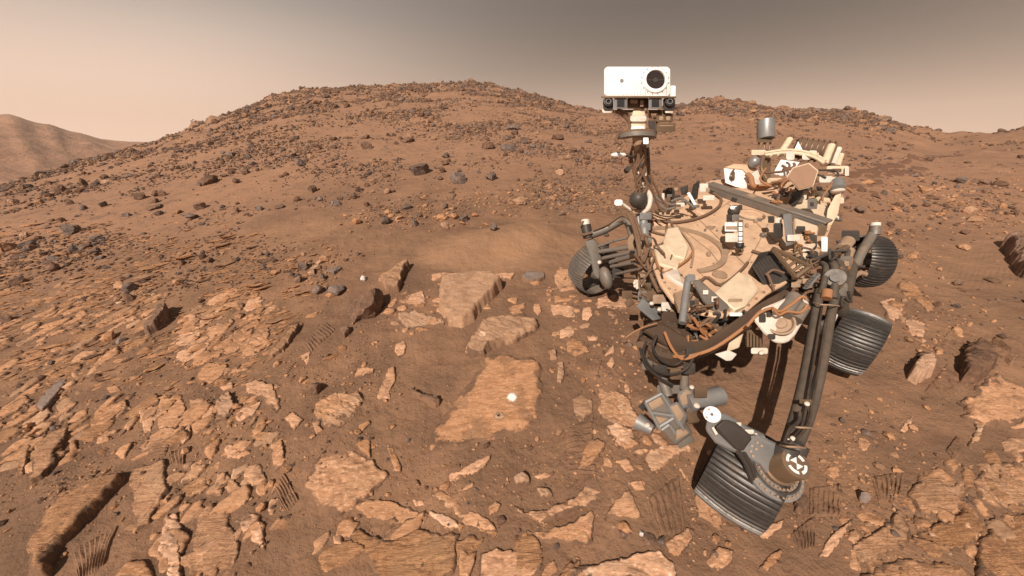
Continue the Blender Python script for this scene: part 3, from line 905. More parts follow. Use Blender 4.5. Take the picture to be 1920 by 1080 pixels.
# ------------------------------------------------------------------ fractured bedrock pavement between the slabs
def pavement():
    """low angular plates, split along joints, most of them flush with the sand"""
    regions = [  # outline, mean plate length, joint direction, share buried
        ([(300, 650), (340, 590), (400, 548), (480, 530), (530, 570), (520, 630), (470, 700), (400, 735), (330, 705)], .22, -45, .18),
        ([(150, 840), (150, 770), (230, 735), (400, 725), (510, 750), (540, 830), (440, 860), (330, 860), (230, 880)], .24, -50, .18),
        ([(235, 1010), (250, 880), (380, 850), (500, 850), (550, 960), (520, 1100), (300, 1110)], .24, -62, .15),
        ([(560, 1010), (690, 940), (860, 930), (960, 985), (1130, 1000), (1220, 1060), (1190, 1110), (600, 1110)], .24, -20, .24),
        ([(1530, 1070), (1620, 960), (1700, 870), (1840, 830), (2000, 840), (2000, 1110), (1530, 1110)], .17, -40, .05),
        ([(1640, 570), (1690, 520), (1770, 580), (1820, 650), (1730, 670), (1670, 625)], .15, -40, .5),
        ([(-60, 900), (-40, 770), (50, 715), (150, 690), (190, 760), (140, 860), (60, 905)], .22, -55, .18),
        ([(1110, 730), (1170, 705), (1230, 790), (1300, 840), (1290, 900), (1200, 915), (1130, 850)], .17, 20, .28),
        ([(700, 590), (760, 540), (830, 510), (1000, 500), (1040, 530), (950, 600), (830, 625), (740, 625)], .2, 10, .55),
        ([(1010, 510), (1100, 495), (1180, 560), (1180, 620), (1090, 690), (1030, 640)], .12, 10, .55),
        ([(1820, 750), (1890, 700), (2000, 710), (2000, 800), (1850, 830)], .15, -30, .35),
        ([(-60, 640), (60, 560), (220, 520), (330, 560), (290, 660), (150, 710), (-20, 740)], .22, -45, .28),
    ]
    rg = np.random.default_rng(31)
    Vs, Fs, Ms, Ds = [], [], [], []
    off = 0
    for ri, (out, ln, ang, bury) in enumerate(regions):
        xy = ground_hit([q[0] for q in out], [q[1] for q in out], land)[:, :2]
        x0, y0 = xy.min(0)
        x1, y1 = xy.max(0)
        area = (x1 - x0) * (y1 - y0)
        cell = max(0.0095, math.sqrt(area / 32000))
        nx, ny = int((x1 - x0) / cell) + 2, int((y1 - y0) / cell) + 2
        X, Y = np.meshgrid(x0 + np.arange(nx) * cell, y0 + np.arange(ny) * cell)
        sd = poly_sd(X, Y, xy)
        a = math.radians(ang)
        wob = 0.012 * fbm(X / .09, Y / .09, 3, 500 + ri)
        U = (X + wob) * math.cos(a) - (Y + wob) * math.sin(a)
        W = (X - wob) * math.sin(a) + (Y + wob) * math.cos(a)
        n = max(6, int(1.6 * area / (ln * ln * .62)))
        sx, sy = rg.uniform(x0, x1, n), rg.uniform(y0, y1, n)
        su = sx * math.cos(a) - sy * math.sin(a)
        sw = (sx * math.sin(a) + sy * math.cos(a)) * 1.6
        d1 = np.full(X.shape, 9.0)
        d2 = np.full(X.shape, 9.0)
        idm = np.zeros(X.shape, int)
        for k in range(n):
            d = np.hypot(U - su[k], W * 1.6 - sw[k])
            nearer = d < d1
            d2 = np.where(nearer, d1, np.minimum(d2, d))
            idm = np.where(nearer, k, idm)
            d1 = np.where(nearer, d, d1)
        edge = (d2 - d1) / 2
        hp = np.where(rg.uniform(0, 1, n) < bury, -0.035, rg.uniform(.009, .022, n))
        tu, tw = rg.normal(0, .05, n), rg.normal(0, .05, n)
        if ri in (0, 1, 2, 6, 11):
            tw = tw + .06
            tu = tu + .05
        gap = rg.uniform(.001, .005, n) if ri == 4 else rg.uniform(.002, .010, n)
        prof = sstep(0, .011, edge - gap[idm] - .012 * np.abs(fbm(X / .06, Y / .06, 3, 520 + ri)))
        lam = fbm(U / .4, W / .03, 3, 540 + ri, .6)
        lump = fbm(X / .12, Y / .12, 3, 560 + ri)
        body = hp[idm] + tu[idm] * (U - su[idm]) + tw[idm] * (W - sw[idm] / 1.6) + .0030 * lam + .0035 * lump
        h = -0.030 + (body + 0.030) * prof
        h = h - 0.05 * sstep(.10, -.02, sd + .10 * fbm(X / .3, Y / .3, 3, 580 + ri))
        h = np.maximum(h, -0.03)
        Z = land(X, Y) + 0.85 * micro(X, Y) + h
        gz = H(X, Y)
        keep = Z > gz - 0.012
        kq = keep[:-1, :-1] | keep[1:, :-1] | keep[:-1, 1:] | keep[1:, 1:]
        idx = np.arange(nx * ny).reshape(ny, nx)
        Fq = np.stack([idx[:-1, :-1], idx[:-1, 1:], idx[1:, 1:], idx[1:, :-1]], -1)[kq]
        used = np.unique(Fq)
        rm = np.full(nx * ny, -1)
        rm[used] = np.arange(len(used))
        Vs.append(np.stack([X, Y, Z], -1).reshape(-1, 3)[used])
        Ds.append((0.7 * sstep(.030, 0, edge - gap[idm]) + .30 * rg.uniform(0, 1, n)[idm]).reshape(-1)[used])
        Fs.append(rm[Fq] + off)
        pm = rg.choice(4, n, p=[.50, .22, .18, .10])
        Ms.append(pm[idm[:-1, :-1][kq]])
        off += len(used)
    V = np.concatenate(Vs)
    c = V.mean(0)
    me = mesh_np('bedrock_plates', V - c, np.concatenate(Fs))
    at = me.attributes.new('drift', 'FLOAT', 'POINT')
    at.data.foreach_set('value', np.concatenate(Ds).astype(np.float32))
    for m in ('flag', 'layer', 'flag2', 'smooth'):
        me.materials.append(M[m])
    me.polygons.foreach_set('material_index', np.concatenate(Ms).astype(np.int32))
    o = link('bedrock_plates', me)
    o.location = c
    tag(o, 'low fractured plates of bedrock showing through the sand between the slabs', kind='stuff')


pavement()


# ------------------------------------------------------------------ loose boulders
def chisel(seed, sub=2, planes=11, squash=(1, 1, 1), jitter=0.05):
    """an angular stone: a ball cut flat by random planes"""
    rg = np.random.default_rng(seed)
    bm = bmesh.new()
    bmesh.ops.create_icosphere(bm, subdivisions=sub, radius=1.0)
    v = np.array([q.co[:] for q in bm.verts])
    for k in range(planes):
        n = rg.normal(size=3)
        n /= np.linalg.norm(n)
        d = rg.uniform(0.45, 0.8)
        s = v @ n - d
        v = v - np.where(s > 0, s, 0)[:, None] * n
    v += rg.normal(size=v.shape) * jitter * 0.5
    v *= np.array(squash)
    v /= np.abs(v).max(0)
    f = np.array([[q.index for q in p.verts] for p in bm.faces])
    bm.free()
    return v, f


PROTO = []
for k_ in range(14):
    v_, f_ = chisel(40 + k_, 3, 13)
    PROTO.append((v_, f_))
PROTO_MESH = {}
SMALL = [chisel(90 + k_, 1, 7, jitter=0.10) for k_ in range(10)]


def chip(seed):
    """a small angular stone of 20 faces"""
    rg = np.random.default_rng(seed)
    bm = bmesh.new()
    bmesh.ops.create_icosphere(bm, subdivisions=1, radius=1.0)
    v = np.array([q.co[:] for q in bm.verts]) * rg.uniform(.72, 1.15, (len(bm.verts), 1))
    f = np.array([[q.index for q in p.verts] for p in bm.faces])
    bm.free()
    return v, f


TINY = [chip(300 + k_) for k_ in range(12)]
N_BOULDER = [0]


def boulder(mat, px, py, w, h, label, name='boulder', group='loose stones on the slope', deep=1.0, proto=None, sink=0.25):
    """w, h: size in picture pixels; the foot stands on the land below the picture point"""
    k = (N_BOULDER[0] * 5 + 3) % len(PROTO) if proto is None else proto
    N_BOULDER[0] += 1
    p = ground_hit(px, py + h * 0.34)
    depth = p[1] * CT - (p[2] - CAM_Z) * ST
    a = 0.5 * w / F_PX * depth
    c = 0.5 * h / F_PX * depth * 1.12
    key = (k, mat)
    if key not in PROTO_MESH:
        v, f = PROTO[k]
        PROTO_MESH[key] = mesh_np('boulder', v, f, smooth=False)
        PROTO_MESH[key].materials.append(M[mat])
    o = link(name, PROTO_MESH[key])
    o.location = (p[0], p[1] + 0.3 * a, p[2] + c * (1 - 2 * sink))
    o.scale = (a, a * deep, c)
    o.rotation_euler = (0, random.uniform(-.12, .12), random.uniform(-.4, .4))
    tag(o, label, 'rock', group)
    return o


B = boulder
B('brown', 690, 570, 70, 62, 'big lumpy brown boulder casting a dark shadow, in front of the white stone', proto=4, group=None)
B('grey', 787, 318, 38, 28, 'left one of three big boulders in a row on the slope', proto=1, group='three boulders in a row on the slope')
B('grey', 859, 335, 38, 25, 'middle one of three big boulders in a row on the slope', proto=6, group='three boulders in a row on the slope')
B('grey', 922, 331, 25, 19, 'smallest, right one of three boulders in a row on the slope', proto=9, group='three boulders in a row on the slope')
B('brown', 587, 355, 18, 16, 'dark cube-like rock on the smooth slope left of the three boulders')
B('brown', 663, 368, 17, 16, 'dark stacked rock below the three boulders on the left')
B('grey', 924, 427, 17, 18, 'pointed pyramid rock alone on the smooth drift left of the far front wheel', proto=3)
B('grey', 562, 305, 23, 16, 'pale-topped boulder up the slope above the dark cube-like rock')
B('grey', 550, 292, 13, 12, 'small rock right above the pale-topped boulder')
B('grey', 953, 278, 34, 16, 'low grey outcrop stone above the row of three boulders')
B('brown', 915, 274, 24, 15, 'dark rock left of the low grey outcrop stone')
B('grey', 963, 238, 30, 15, 'largest stone of the dark cluster below the hill crest')
B('brown', 966, 249, 18, 9, 'flat stone under the dark cluster below the hill crest')
B('brown', 1045, 257, 26, 13, 'dark flat rock on the slope left of the mast head')
B('grey', 1062, 237, 11, 11, 'small pointed rock above the dark flat rock by the mast head')
B('brown', 685, 273, 24, 18, 'dark rock pile on the middle of the hill')
B('brown', 683, 257, 20, 10, 'upper rock of the dark pile on the middle of the hill')
B('brown', 767, 262, 26, 12, 'long dark rock right of the dark pile on the hill')
B('grey', 837, 292, 16, 12, 'rock above the middle one of the three boulders')
B('smooth', 973, 378, 32, 20, 'pale rounded boulder between the three boulders and the rover')
B('grey', 722, 415, 22, 17, 'darkest stone of the rubbly ledge below the three boulders')
B('grey', 777, 417, 14, 18, 'upright stone at the right end of the rubbly ledge')
B('grey', 870, 410, 20, 15, 'split stone on the slope above the smooth drift')
B('smooth', 833, 422, 16, 11, 'rounded tan stone left of the split stone')
B('brown', 557, 373, 12, 10, 'small dark stone at the left of the rubbly ledge')
B('grey', 600, 372, 11, 14, 'small upright stone right of the dark cube-like rock')
B('brown', 688, 383, 15, 10, 'slanted dark stone below the dark stacked rock')
B('brown', 688, 347, 10, 8, 'small dark stone above the dark stacked rock')
B('brown', 870, 308, 9, 8, 'small dark stone between two of the three boulders')
B('grey', 897, 322, 7, 10, 'tiny spike between the middle and right of the three boulders')
B('grey', 1103, 265, 14, 8, 'flat rock on the slope just left of the mast')
B('brown', 393, 337, 28, 22, 'dark square boulder on the left flank of the hill')
B('grey', 378, 345, 16, 10, 'low stone leaning on the dark square boulder')
B('brown', 457, 322, 18, 16, 'dark pointed rock right of the dark square boulder')
B('brown', 442, 340, 14, 12, 'tilted rock below the dark pointed rock')
B('brown', 433, 323, 16, 9, 'flat rock left of the dark pointed rock')
B('brown', 375, 387, 21, 17, 'lone brown boulder below the dark square boulder')
B('grey', 128, 432, 26, 24, 'tall grey boulder on the left, paired with a smaller dark one')
B('brown', 143, 428, 14, 14, 'smaller dark stone against the tall grey boulder')
B('brown', 53, 463, 21, 19, 'dark round boulder near the left edge')
B('smooth', 13, 463, 28, 22, 'tan boulder with a dark right face at the left edge')
B('brown', 262, 368, 20, 16, 'leftmost rock of the dark stone cluster on the left flank')
B('brown', 290, 364, 15, 14, 'upper rock of the dark stone cluster on the left flank')
B('brown', 304, 362, 14, 15, 'rightmost rock of the dark stone cluster on the left flank')
B('brown', 287, 377, 16, 11, 'middle rock of the dark stone cluster on the left flank')
B('brown', 290, 388, 29, 10, 'long flat rock under the dark stone cluster')
B('grey', 297, 400, 19, 10, 'pale flat rock below the long flat rock')
B('brown', 110, 355, 18, 16, 'dark rock on the skyline slope at the far left')
B('brown', 90, 367, 15, 10, 'flat dark rock below the skyline rock at the far left')
B('brown', 157, 343, 14, 17, 'upright dark rock right of the skyline rock')
B('grey', 193, 383, 13, 13, 'square rock on the left flank below the skyline')
B('brown', 128, 380, 16, 13, 'dark rock below the upright skyline rock')
B('grey', 155, 390, 14, 12, 'rock right of and below the dark rock at the left')
B('grey', 267, 438, 12, 8, 'dark chip alone on the bare slope left of centre')
B('grey', 193, 452, 18, 9, 'flat grey rock on the bare slope right of the tall grey boulder')
B('grey', 153, 465, 12, 9, 'small rock below the flat grey rock')
B('brown', 488, 477, 10, 9, 'small dark rock at the edge of the smooth drift')
B('grey', 238, 402, 14, 10, 'pale rock left of the long flat rock')
B('smooth', 330, 398, 17, 9, 'tan flat rock right of the long flat rock')
B('brown', 97, 415, 11, 12, 'small upright rock left above the tall grey boulder')
B('brown', 115, 413, 14, 11, 'small dark rock above the tall grey boulder')
B('smooth', 43, 442, 16, 14, 'slanted pale rock above the dark round boulder')
B('brown', 70, 447, 13, 11, 'brown rock right of the slanted pale rock')
B('smooth', 23, 378, 22, 11, 'low pale rock at the left edge below the skyline')
B('brown', 85, 475, 18, 9, 'slanting dark plate below the dark round boulder')
B('brown', 30, 483, 34, 10, 'long dark plate below the tan boulder at the left edge')
B('grey', 243, 540, 27, 20, 'lone dark-sided grey rock in the flaky ground on the left')
B('slate', 226, 638, 18, 16, 'small smooth grey rock with a long shadow on the left')
B('brown', 593, 727, 28, 24, 'dark round rock with pits left of the ribbed stone')
B('brown', 10, 598, 20, 18, 'dark rock cut by the left edge')
B('grey', 593, 545, 22, 19, 'dark-faced stone left of the big lumpy boulder')
B('grey', 568, 497, 18, 20, 'upright rock in the stone cluster left of the white stone')
B('brown', 558, 523, 16, 17, 'dark rock at the left of the stone cluster')
B('smooth', 600, 490, 14, 10, 'pale stone at the top of the stone cluster')
B('slate', 628, 507, 30, 13, 'flat grey stone left of the white stone')
B('smooth', 583, 512, 16, 13, 'rounded stone in the middle of the stone cluster')
B('slate', 628, 543, 34, 26, 'low dusty grey stone left of the big lumpy boulder', sink=.4)
B('grey', 606, 519, 14, 14, 'small grey stone between the flat and the rounded ones')
B('grey', 1805, 338, 21, 14, 'rounded grey boulder on the plain right of the rover')
B('brown', 1851, 342, 20, 11, 'dark low rock right of the rounded grey boulder')
B('brown', 1874, 345, 22, 12, 'longer dark rock at the right of the low pair')
B('grey', 1714, 329, 11, 7, 'small dark stone by the wheel tracks beyond the rover')
B('brown', 1700, 279, 17, 7, 'flat dark rock on the plain below the right hill')
B('brown', 1672, 272, 17, 6, 'flat dark rock left of the one below the right hill')
B('brown', 1809, 436, 15, 10, 'dark wedge stone on the sand right of the rover')
B('brown', 1765, 418, 8, 7, 'small dark stone left of the dark wedge stone')
B('brown', 1832, 408, 8, 7, 'small dark stone right above the dark wedge stone')
B('brown', 1905, 396, 12, 8, 'dark stone near the right edge on the pale plain')
B('brown', 1797, 530, 13, 14, 'small upright dark rock above the chunky boulder')
B('smooth', 1767, 522, 9, 10, 'small tan stone left of the small upright dark rock')
B('brown', 1757, 571, 10, 14, 'dark pebble beside the long orange flagstone')
B('grey', 1681, 479, 17, 18, 'grey stone right of the rear wheel')
B('brown', 1660, 470, 20, 20, 'dark broken rock touching the rear wheel')
B('brown', 1664, 500, 24, 16, 'brown slab fragment below the dark broken rock by the rear wheel')
B('brown', 1749, 371, 20, 6, 'long thin dark stone on the pale plain')
B('brown', 1781, 270, 9, 6, 'tiny dark rock on the right horizon slope')
B('brown', 1845, 358, 8, 7, 'small stone below the low dark pair on the right')
B('brown', 1918, 294, 12, 9, 'dark rock cut by the right edge near the horizon')
B('slate', 1620, 931, 24, 32, 'oval green-grey pebble right of the ladder-like print', deep=.7, sink=.4)
B('brown', 1170, 998, 24, 8, 'dark stone in the sand below the triangular slab', sink=.3)
B('brown', 1218, 1013, 26, 10, 'dark flat stone below the little white pebble', sink=.3)


def white_stone():
    g = NT('white_stone')
    p = g.coord('obj')
    c = g.mix(g.rng(g.noise(p, 2.5, 4), 0.4, 0.7), (0.62, 0.56, 0.52), (0.48, 0.40, 0.35))
    M['white_stone'] = g.done(c, 0.8, g.bump(g.noise(p, 9, 3), 0.4, 0.05))


white_stone()
B('white_stone', 681, 521, 13, 15, 'small white rounded stone behind the big lumpy boulder', name='stone', group=None, proto=2)
B('white_stone', 1203, 1000, 12, 12, 'little white pebble in the sand at the bottom centre', name='stone', group=None, proto=7)


# ------------------------------------------------------------------ rubble strewn over the land
def to_px(P):
    x, y, z = P[:, 0], P[:, 1], P[:, 2] - CAM_Z
    d = y * CT - z * ST
    u = y * ST + z * CT
    return 960 + F_PX * x / d, 540 - F_PX * u / d, d


def random_rots(n, rg, tilt=0.3):
    a = rg.uniform(0, 2 * np.pi, n)
    tx = rg.normal(0, tilt, n)
    ty = rg.normal(0, tilt, n)
    ca, sa = np.cos(a), np.sin(a)
    R = np.zeros((n, 3, 3))
    R[:, 0, 0], R[:, 0, 1], R[:, 1, 0], R[:, 1, 1] = ca, -sa, sa, ca
    R[:, 2, 2] = 1
    cx, sx = np.cos(tx), np.sin(tx)
    X = np.zeros((n, 3, 3))
    X[:, 0, 0] = 1
    X[:, 1, 1], X[:, 1, 2], X[:, 2, 1], X[:, 2, 2] = cx, -sx, sx, cx
    cy, sy = np.cos(ty), np.sin(ty)
    Yr = np.zeros((n, 3, 3))
    Yr[:, 1, 1] = 1
    Yr[:, 0, 0], Yr[:, 0, 2], Yr[:, 2, 0], Yr[:, 2, 2] = cy, sy, -sy, cy
    return R @ X @ Yr


def merged(name, pos, scl, rot, protos, mats, pick, label, smooth=False):
    Vs, Fs, Ms = [], [], []
    off = 0
    kind = RNG.integers(0, len(protos), len(pos))
    for k in range(len(protos)):
        s = np.where(kind == k)[0]
        if not len(s):
            continue
        v, f = protos[k]
        W = np.einsum('nij,nvj->nvi', rot[s], v[None] * scl[s][:, None, :]) + pos[s][:, None, :]
        Vs.append(W.reshape(-1, 3))
        Fs.append((f[None] + (off + np.arange(len(s)) * len(v))[:, None, None]).reshape(-1, 3))
        Ms.append(np.repeat(pick[s], len(f)))
        off += len(s) * len(v)
    V = np.concatenate(Vs)
    c = V.mean(0)
    me = mesh_np(name, V - c, np.concatenate(Fs), smooth)
    for m in mats:
        me.materials.append(M[m])
    me.polygons.foreach_set('material_index', np.concatenate(Ms).astype(np.int32))
    o = link(name, me)
    o.location = c
    return tag(o, label, kind='stuff')


def bare(px, py):
    """smooth drifts and bare patches that stay free of stones (0..1 keep)"""
    k = np.ones_like(px)
    for cx, cy, rx, ry in ((930, 460, 190, 50), (640, 440, 150, 42), (1760, 480, 170, 60), (1010, 430, 120, 40), (280, 425, 60, 22), (560, 420, 120, 30)):
        k *= 1 - 0.97 * np.exp(-(((px - cx) / rx) ** 2 + ((py - cy) / ry) ** 2) ** 2)
    return k


def hill_rubble():
    rg = np.random.default_rng(3)
    n = 230000
    az = rg.uniform(-math.radians(62), math.radians(62), n)
    r = 5.0 * (62 / 5.0) ** rg.uniform(0, 1, n) ** 0.95
    x, y = r * np.sin(az), r * np.cos(az)
    z = H(x, y)
    px, py, d = to_px(np.stack([x, y, z], -1))
    s = (0.010 + 0.0021 * r) * (1 - rg.uniform(0, 0.9965, n)) ** -0.345
    s = np.minimum(s, 0.42)
    clump = fbm(x / 3.2, y / 3.2, 4, 70, 0.65)
    dens = np.clip(0.36 + 1.15 * clump, 0.02, 1.2)
    crest = sstep(12, 34, r) * sstep(1250, 1050, px)
    dens *= 0.46 + 1.0 * crest
    right = sstep(1150, 1330, px)
    dens *= 1 - 0.62 * right
    dens = np.where((px > 1240) & (py < 245) & (r > 18), dens + 0.35, dens)
    dens *= bare(px, py)
    dens *= sstep(4.5, 8, r)
    ok = (rg.uniform(0, 1, n) < dens) & (d > 0) & (px > -220) & (px < 2140)
    ok &= r < 1.12 * np.sqrt(CAM_Z / np.interp(az, _azf, _cf)) + 1.0
    # nothing under the rover
    ok &= ~((px > 1060) & (px < 1660) & (py > 400))
    s, x, y, z, px, py, d, r = [q[ok] for q in (s, x, y, z, px, py, d, r)]
    n = len(s)
    asp = rg.uniform(0.55, 1.0, n)
    hgt = rg.uniform(0.38, 0.80, n)
    scl = np.stack([s, s * asp, s * hgt], -1) * 0.62
    pos = np.stack([x, y, z + scl[:, 2] * 0.45], -1)
    rot = random_rots(n, rg, 0.2)
    col = rg.choice(4, n, p=[0.47, 0.27, 0.06, 0.20])
    mats = ['brown', 'grey', 'slate', 'smooth']
    size_px = 2 * scl[:, 0] / d * F_PX
    vis = (px > 0) & (px < 1920) & (py > 140) & (py < 560)
    order = np.argsort(np.where(vis, -size_px, 0))
    big = order[:56]
    ords = ['first', 'second', 'third', 'fourth', 'fifth', 'sixth', 'seventh', 'eighth', 'ninth', 'tenth', 'eleventh', 'twelfth', 'thirteenth', 'fourteenth', 'fifteenth', 'sixteenth']
    fam = {}
    for i in big:
        m = mats[col[i]]
        word = {'brown': 'dark brown', 'grey': 'grey', 'slate': 'slate-grey', 'smooth': 'tan'}[m]
        if py[i] < 235 and px[i] < 1250:
            zone = 'on the crest of the hill'
        elif px[i] < 420:
            zone = 'on the left flank of the hill'
        elif px[i] < 760:
            zone = 'on the hill above the rubbly ledge'
        elif px[i] < 1250:
            zone = 'on the hill left of the mast'
        else:
            zone = 'on the plain beyond the rover'
        fam.setdefault((word, zone, m), []).append(i)
    for (word, zone, m), ids in fam.items():
        for rank, i in enumerate(sorted(ids, key=lambda q: px[q])):
            k = int(rg.integers(0, len(PROTO)))
            if (k, m) not in PROTO_MESH:
                v, f = PROTO[k]
                PROTO_MESH[(k, m)] = mesh_np('boulder', v, f, smooth=False)
                PROTO_MESH[(k, m)].materials.append(M[m])
            o = link('boulder', PROTO_MESH[(k, m)])
            o.location = pos[i]
            o.scale = scl[i]
            o.rotation_euler = (0, 0, rg.uniform(0, 6.28))
            lab = f'middling {word} rock strewn {zone}' if len(ids) == 1 else f'{ords[min(rank, 15)]} from the left of the {word} rocks {zone}'
            tag(o, lab, 'rock', f'{word} rocks {zone}')
    rest = np.setdiff1d(np.arange(n), big)
    merged('rubble', pos[rest], scl[rest], rot[rest], TINY, mats, col[rest], 'countless small dark stones strewn over the hillside')
    return n


def flakes():
    """thin pale plates of bedrock, all tipped the same way, on the left slope"""
    rg = np.random.default_rng(8)
    n = 5200
    px = rg.uniform(-40, 700, n)
    py = 415 + 330 * rg.uniform(0, 1, n) ** 1.1
    P = ground_hit(px, py)
    x, y, z = P[:, 0], P[:, 1], P[:, 2]
    d = y * CT - (z - CAM_Z) * ST
    keep = rg.uniform(0, 1, n) < bare(px, py) * np.clip(0.55 + 1.1 * fbm(x / 0.8, y / 0.8, 3, 90), 0.04, 1) * sstep(720, 470, px + 0.35 * (py - 480)) * sstep(760, 640, py)
    px, py, x, y, z, d = [q[keep] for q in (px, py, x, y, z, d)]
    n = len(px)
    s = 0.030 * (1 - rg.uniform(0, 0.99, n)) ** -0.36
    s = np.minimum(s, 0.16) * np.clip(d / 4.0, 0.7, 1.5)
    scl = np.stack([s * rg.uniform(.8, 1.3, n), s * rg.uniform(.30, .6, n), s * rg.uniform(.08, .18, n)], -1)
    a = math.radians(48) + rg.normal(0, .22, n)
    tilt = rg.normal(-0.04, .2, n)
    R = np.zeros((n, 3, 3))
    ca, sa, ct, st = np.cos(a), np.sin(a), np.cos(tilt), np.sin(tilt)
    R[:, 0, 0], R[:, 0, 1], R[:, 0, 2] = ca, -sa * ct, sa * st
    R[:, 1, 0], R[:, 1, 1], R[:, 1, 2] = sa, ca * ct, -ca * st
    R[:, 2, 1], R[:, 2, 2] = st, ct
    pos = np.stack([x, y, z + scl[:, 2] * 0.35], -1)
    col = rg.choice(4, n, p=[.66, .14, .14, .06])
    merged('rock_flakes', pos, scl, R, TINY, ['flag', 'smooth', 'layer', 'brown'], col, 'pale platy rock chips covering the left slope')


def ledge_rubble():
    """small pale stones of the broken ledges: the one below the three boulders, round the slabs, right of the rover"""
    rg = np.random.default_rng(14)
    spots = [(760, 405, 120, 22, 260), (900, 380, 150, 26, 200), (1080, 370, 70, 30, 120), (1720, 370, 110, 40, 240), (1850, 390, 70, 50, 200), (1700, 470, 70, 60, 160),
             (600, 500, 60, 40, 130), (760, 560, 130, 40, 90), (960, 900, 300, 130, 520), (450, 820, 280, 160, 620), (1150, 700, 120, 160, 420), (1620, 850, 110, 120, 320),
             (1700, 980, 200, 90, 420), (640, 700, 130, 110, 220), (120, 860, 140, 160, 420), (1320, 960, 80, 100, 160), (1750, 640, 120, 90, 200), (300, 620, 260, 120, 350)]
    px, py = [], []
    for cx, cy, rx, ry, k in spots:
        px.append(cx + rg.normal(0, .55, k) * rx)
        py.append(cy + rg.normal(0, .55, k) * ry)
    px, py = np.concatenate(px), np.concatenate(py)
    ok = (py > 300) & (py < 1120)
    px, py = px[ok], py[ok]
    P = ground_hit(px, py)
    d = P[:, 1] * CT - (P[:, 2] - CAM_Z) * ST
    n = len(px)
    s = 0.0065 * (1 - rg.uniform(0, 0.994, n)) ** -0.42 * np.clip(d / 2.4, .8, 3.6)
    scl = np.stack([s, s * rg.uniform(.5, 1, n), s * rg.uniform(.3, .65, n)], -1)
    pos = P + np.stack([0 * s, 0 * s, scl[:, 2] * 0.5], -1)
    col = rg.choice(5, n, p=[.42, .18, .18, .12, .10])
    merged('pebbles', pos, scl, random_rots(n, rg, .35), TINY, ['flag', 'smooth', 'brown', 'flag2', 'grey'], col, 'chips and pebbles scattered in the sand around the slabs')


hill_rubble()
flakes()
ledge_rubble()


# ------------------------------------------------------------------ wheel prints pressed into the sand
def wheel_print(quad, n, label, depth=0.015, along=True):
    """quad: four picture corners; bars run from edge 0-1 to edge 3-2 and repeat from 0 to 1"""
    P = ground_hit([q[0] for q in quad], [q[1] for q in quad])[:, :2]
    nu, nv = n * 12, 26
    u = np.linspace(-0.06, 1.06, nu)
    v = np.linspace(-0.12, 1.12, nv)
    Uu, Vv = np.meshgrid(u, v)
    uc, vc = Uu[..., None], Vv[..., None]
    XY = P[0] * (1 - uc) * (1 - vc) + P[1] * uc * (1 - vc) + P[2] * uc * vc + P[3] * (1 - uc) * vc
    X, Y = XY[..., 0], XY[..., 1]
    wob = 0.22 * fbm(X / 0.10, Y / 0.10, 3, 200 + n)
    ph = (Uu * n + wob) % 1.0
    # a steep-walled slot with a soft heap of sand beside it
    slot = np.exp(-((ph - 0.40) / 0.17) ** 2)
    heap = np.exp(-((ph - 0.74) / 0.20) ** 2)
    wornk = np.clip(0.62 + 1.1 * fbm(X / 0.16, Y / 0.16, 3, 300 + n), 0.0, 1)
    win = sstep(-0.06, 0.03, Uu) * sstep(1.06, 0.97, Uu) * sstep(-0.10, 0.05, Vv + 0.1 * wob) * sstep(1.10, 0.95, Vv + 0.1 * wob)
    base = 0.014
    win = win * sstep(-0.1, 0.25, 0.5 + fbm(X / 0.2, Y / 0.2, 3, 350 + n) * 0.5)
    base = 0.010
    Z = H(X, Y) + win * (base + wornk * depth * (0.55 * heap - 0.62 * slot)) - 0.02 * (1 - win)
    c = np.array([X.mean(), Y.mean(), Z.mean()])
    V = np.stack([X, Y, Z], -1).reshape(-1, 3) - c
    i = np.arange(nu * nv).reshape(nv, nu)
    Fq = np.stack([i[:-1, :-1], i[:-1, 1:], i[1:, 1:], i[1:, :-1]], -1).reshape(-1, 4)
    a, b_, d_ = V[Fq[0, 0]], V[Fq[0, 1]], V[Fq[0, 3]]
    if np.cross(b_ - a, d_ - a)[2] < 0:
        Fq = Fq[:, ::-1]
    o = link('wheel_print', mesh_np('wheel_print', V, Fq), M['sand'])
    o.location = c
    tag(o, label, 'wheel print', 'wheel prints in the sand')


WP = wheel_print
WP([(512, 915), (533, 888), (560, 938), (537, 962)], 5, 'short ladder print left of the large grooved slab', depth=.010)
WP([(133, 1035), (222, 985), (195, 1060), (150, 1095)], 9, 'long curved ladder print beside the biggest layered slab', depth=.008)
WP([(273, 862), (290, 828), (325, 822), (310, 855)], 5, 'ladder print with level bars in the sand hollow on the left')
WP([(315, 848), (348, 842), (345, 872), (322, 876)], 4, 'small ladder print next to the level one in the sand hollow')
WP([(490, 702), (512, 684), (552, 684), (533, 709)], 7, 'fine ribbed print below the smooth slanted blade of rock')
WP([(567, 642), (610, 606), (629, 618), (582, 662)], 9, 'faint ribbed print above the fine ribbed one')
WP([(1213, 936), (1273, 890), (1286, 1002), (1237, 1002)], 5, 'crossed print in the sand just left of the near wheel')
WP([(1518, 915), (1576, 908), (1576, 968), (1518, 970)], 6, 'clear ladder print right of the near wheel')
WP([(1633, 895), (1695, 884), (1683, 942), (1647, 942)], 6, 'worn print right of the oval green-grey pebble')
WP([(1483, 1002), (1529, 965), (1526, 1030), (1497, 1034)], 6, 'slanting print below the dark sunken stone')
WP([(1733, 734), (1776, 682), (1815, 721), (1760, 762)], 8, 'broad slanting print between the tan and the chunky boulder')
WP([(1851, 646), (1867, 631), (1907, 667), (1895, 689)], 7, 'small print at the right edge beyond the chunky boulder')
WP([(1060, 800), (1065, 888), (1118, 888), (1110, 788)], 9, 'row of level bars in the sand above the leaf-shaped stone')
WP([(1085, 660), (1129, 677), (1121, 703), (1078, 695)], 6, 'fine print beside the kidney-shaped flagstone', depth=.012)
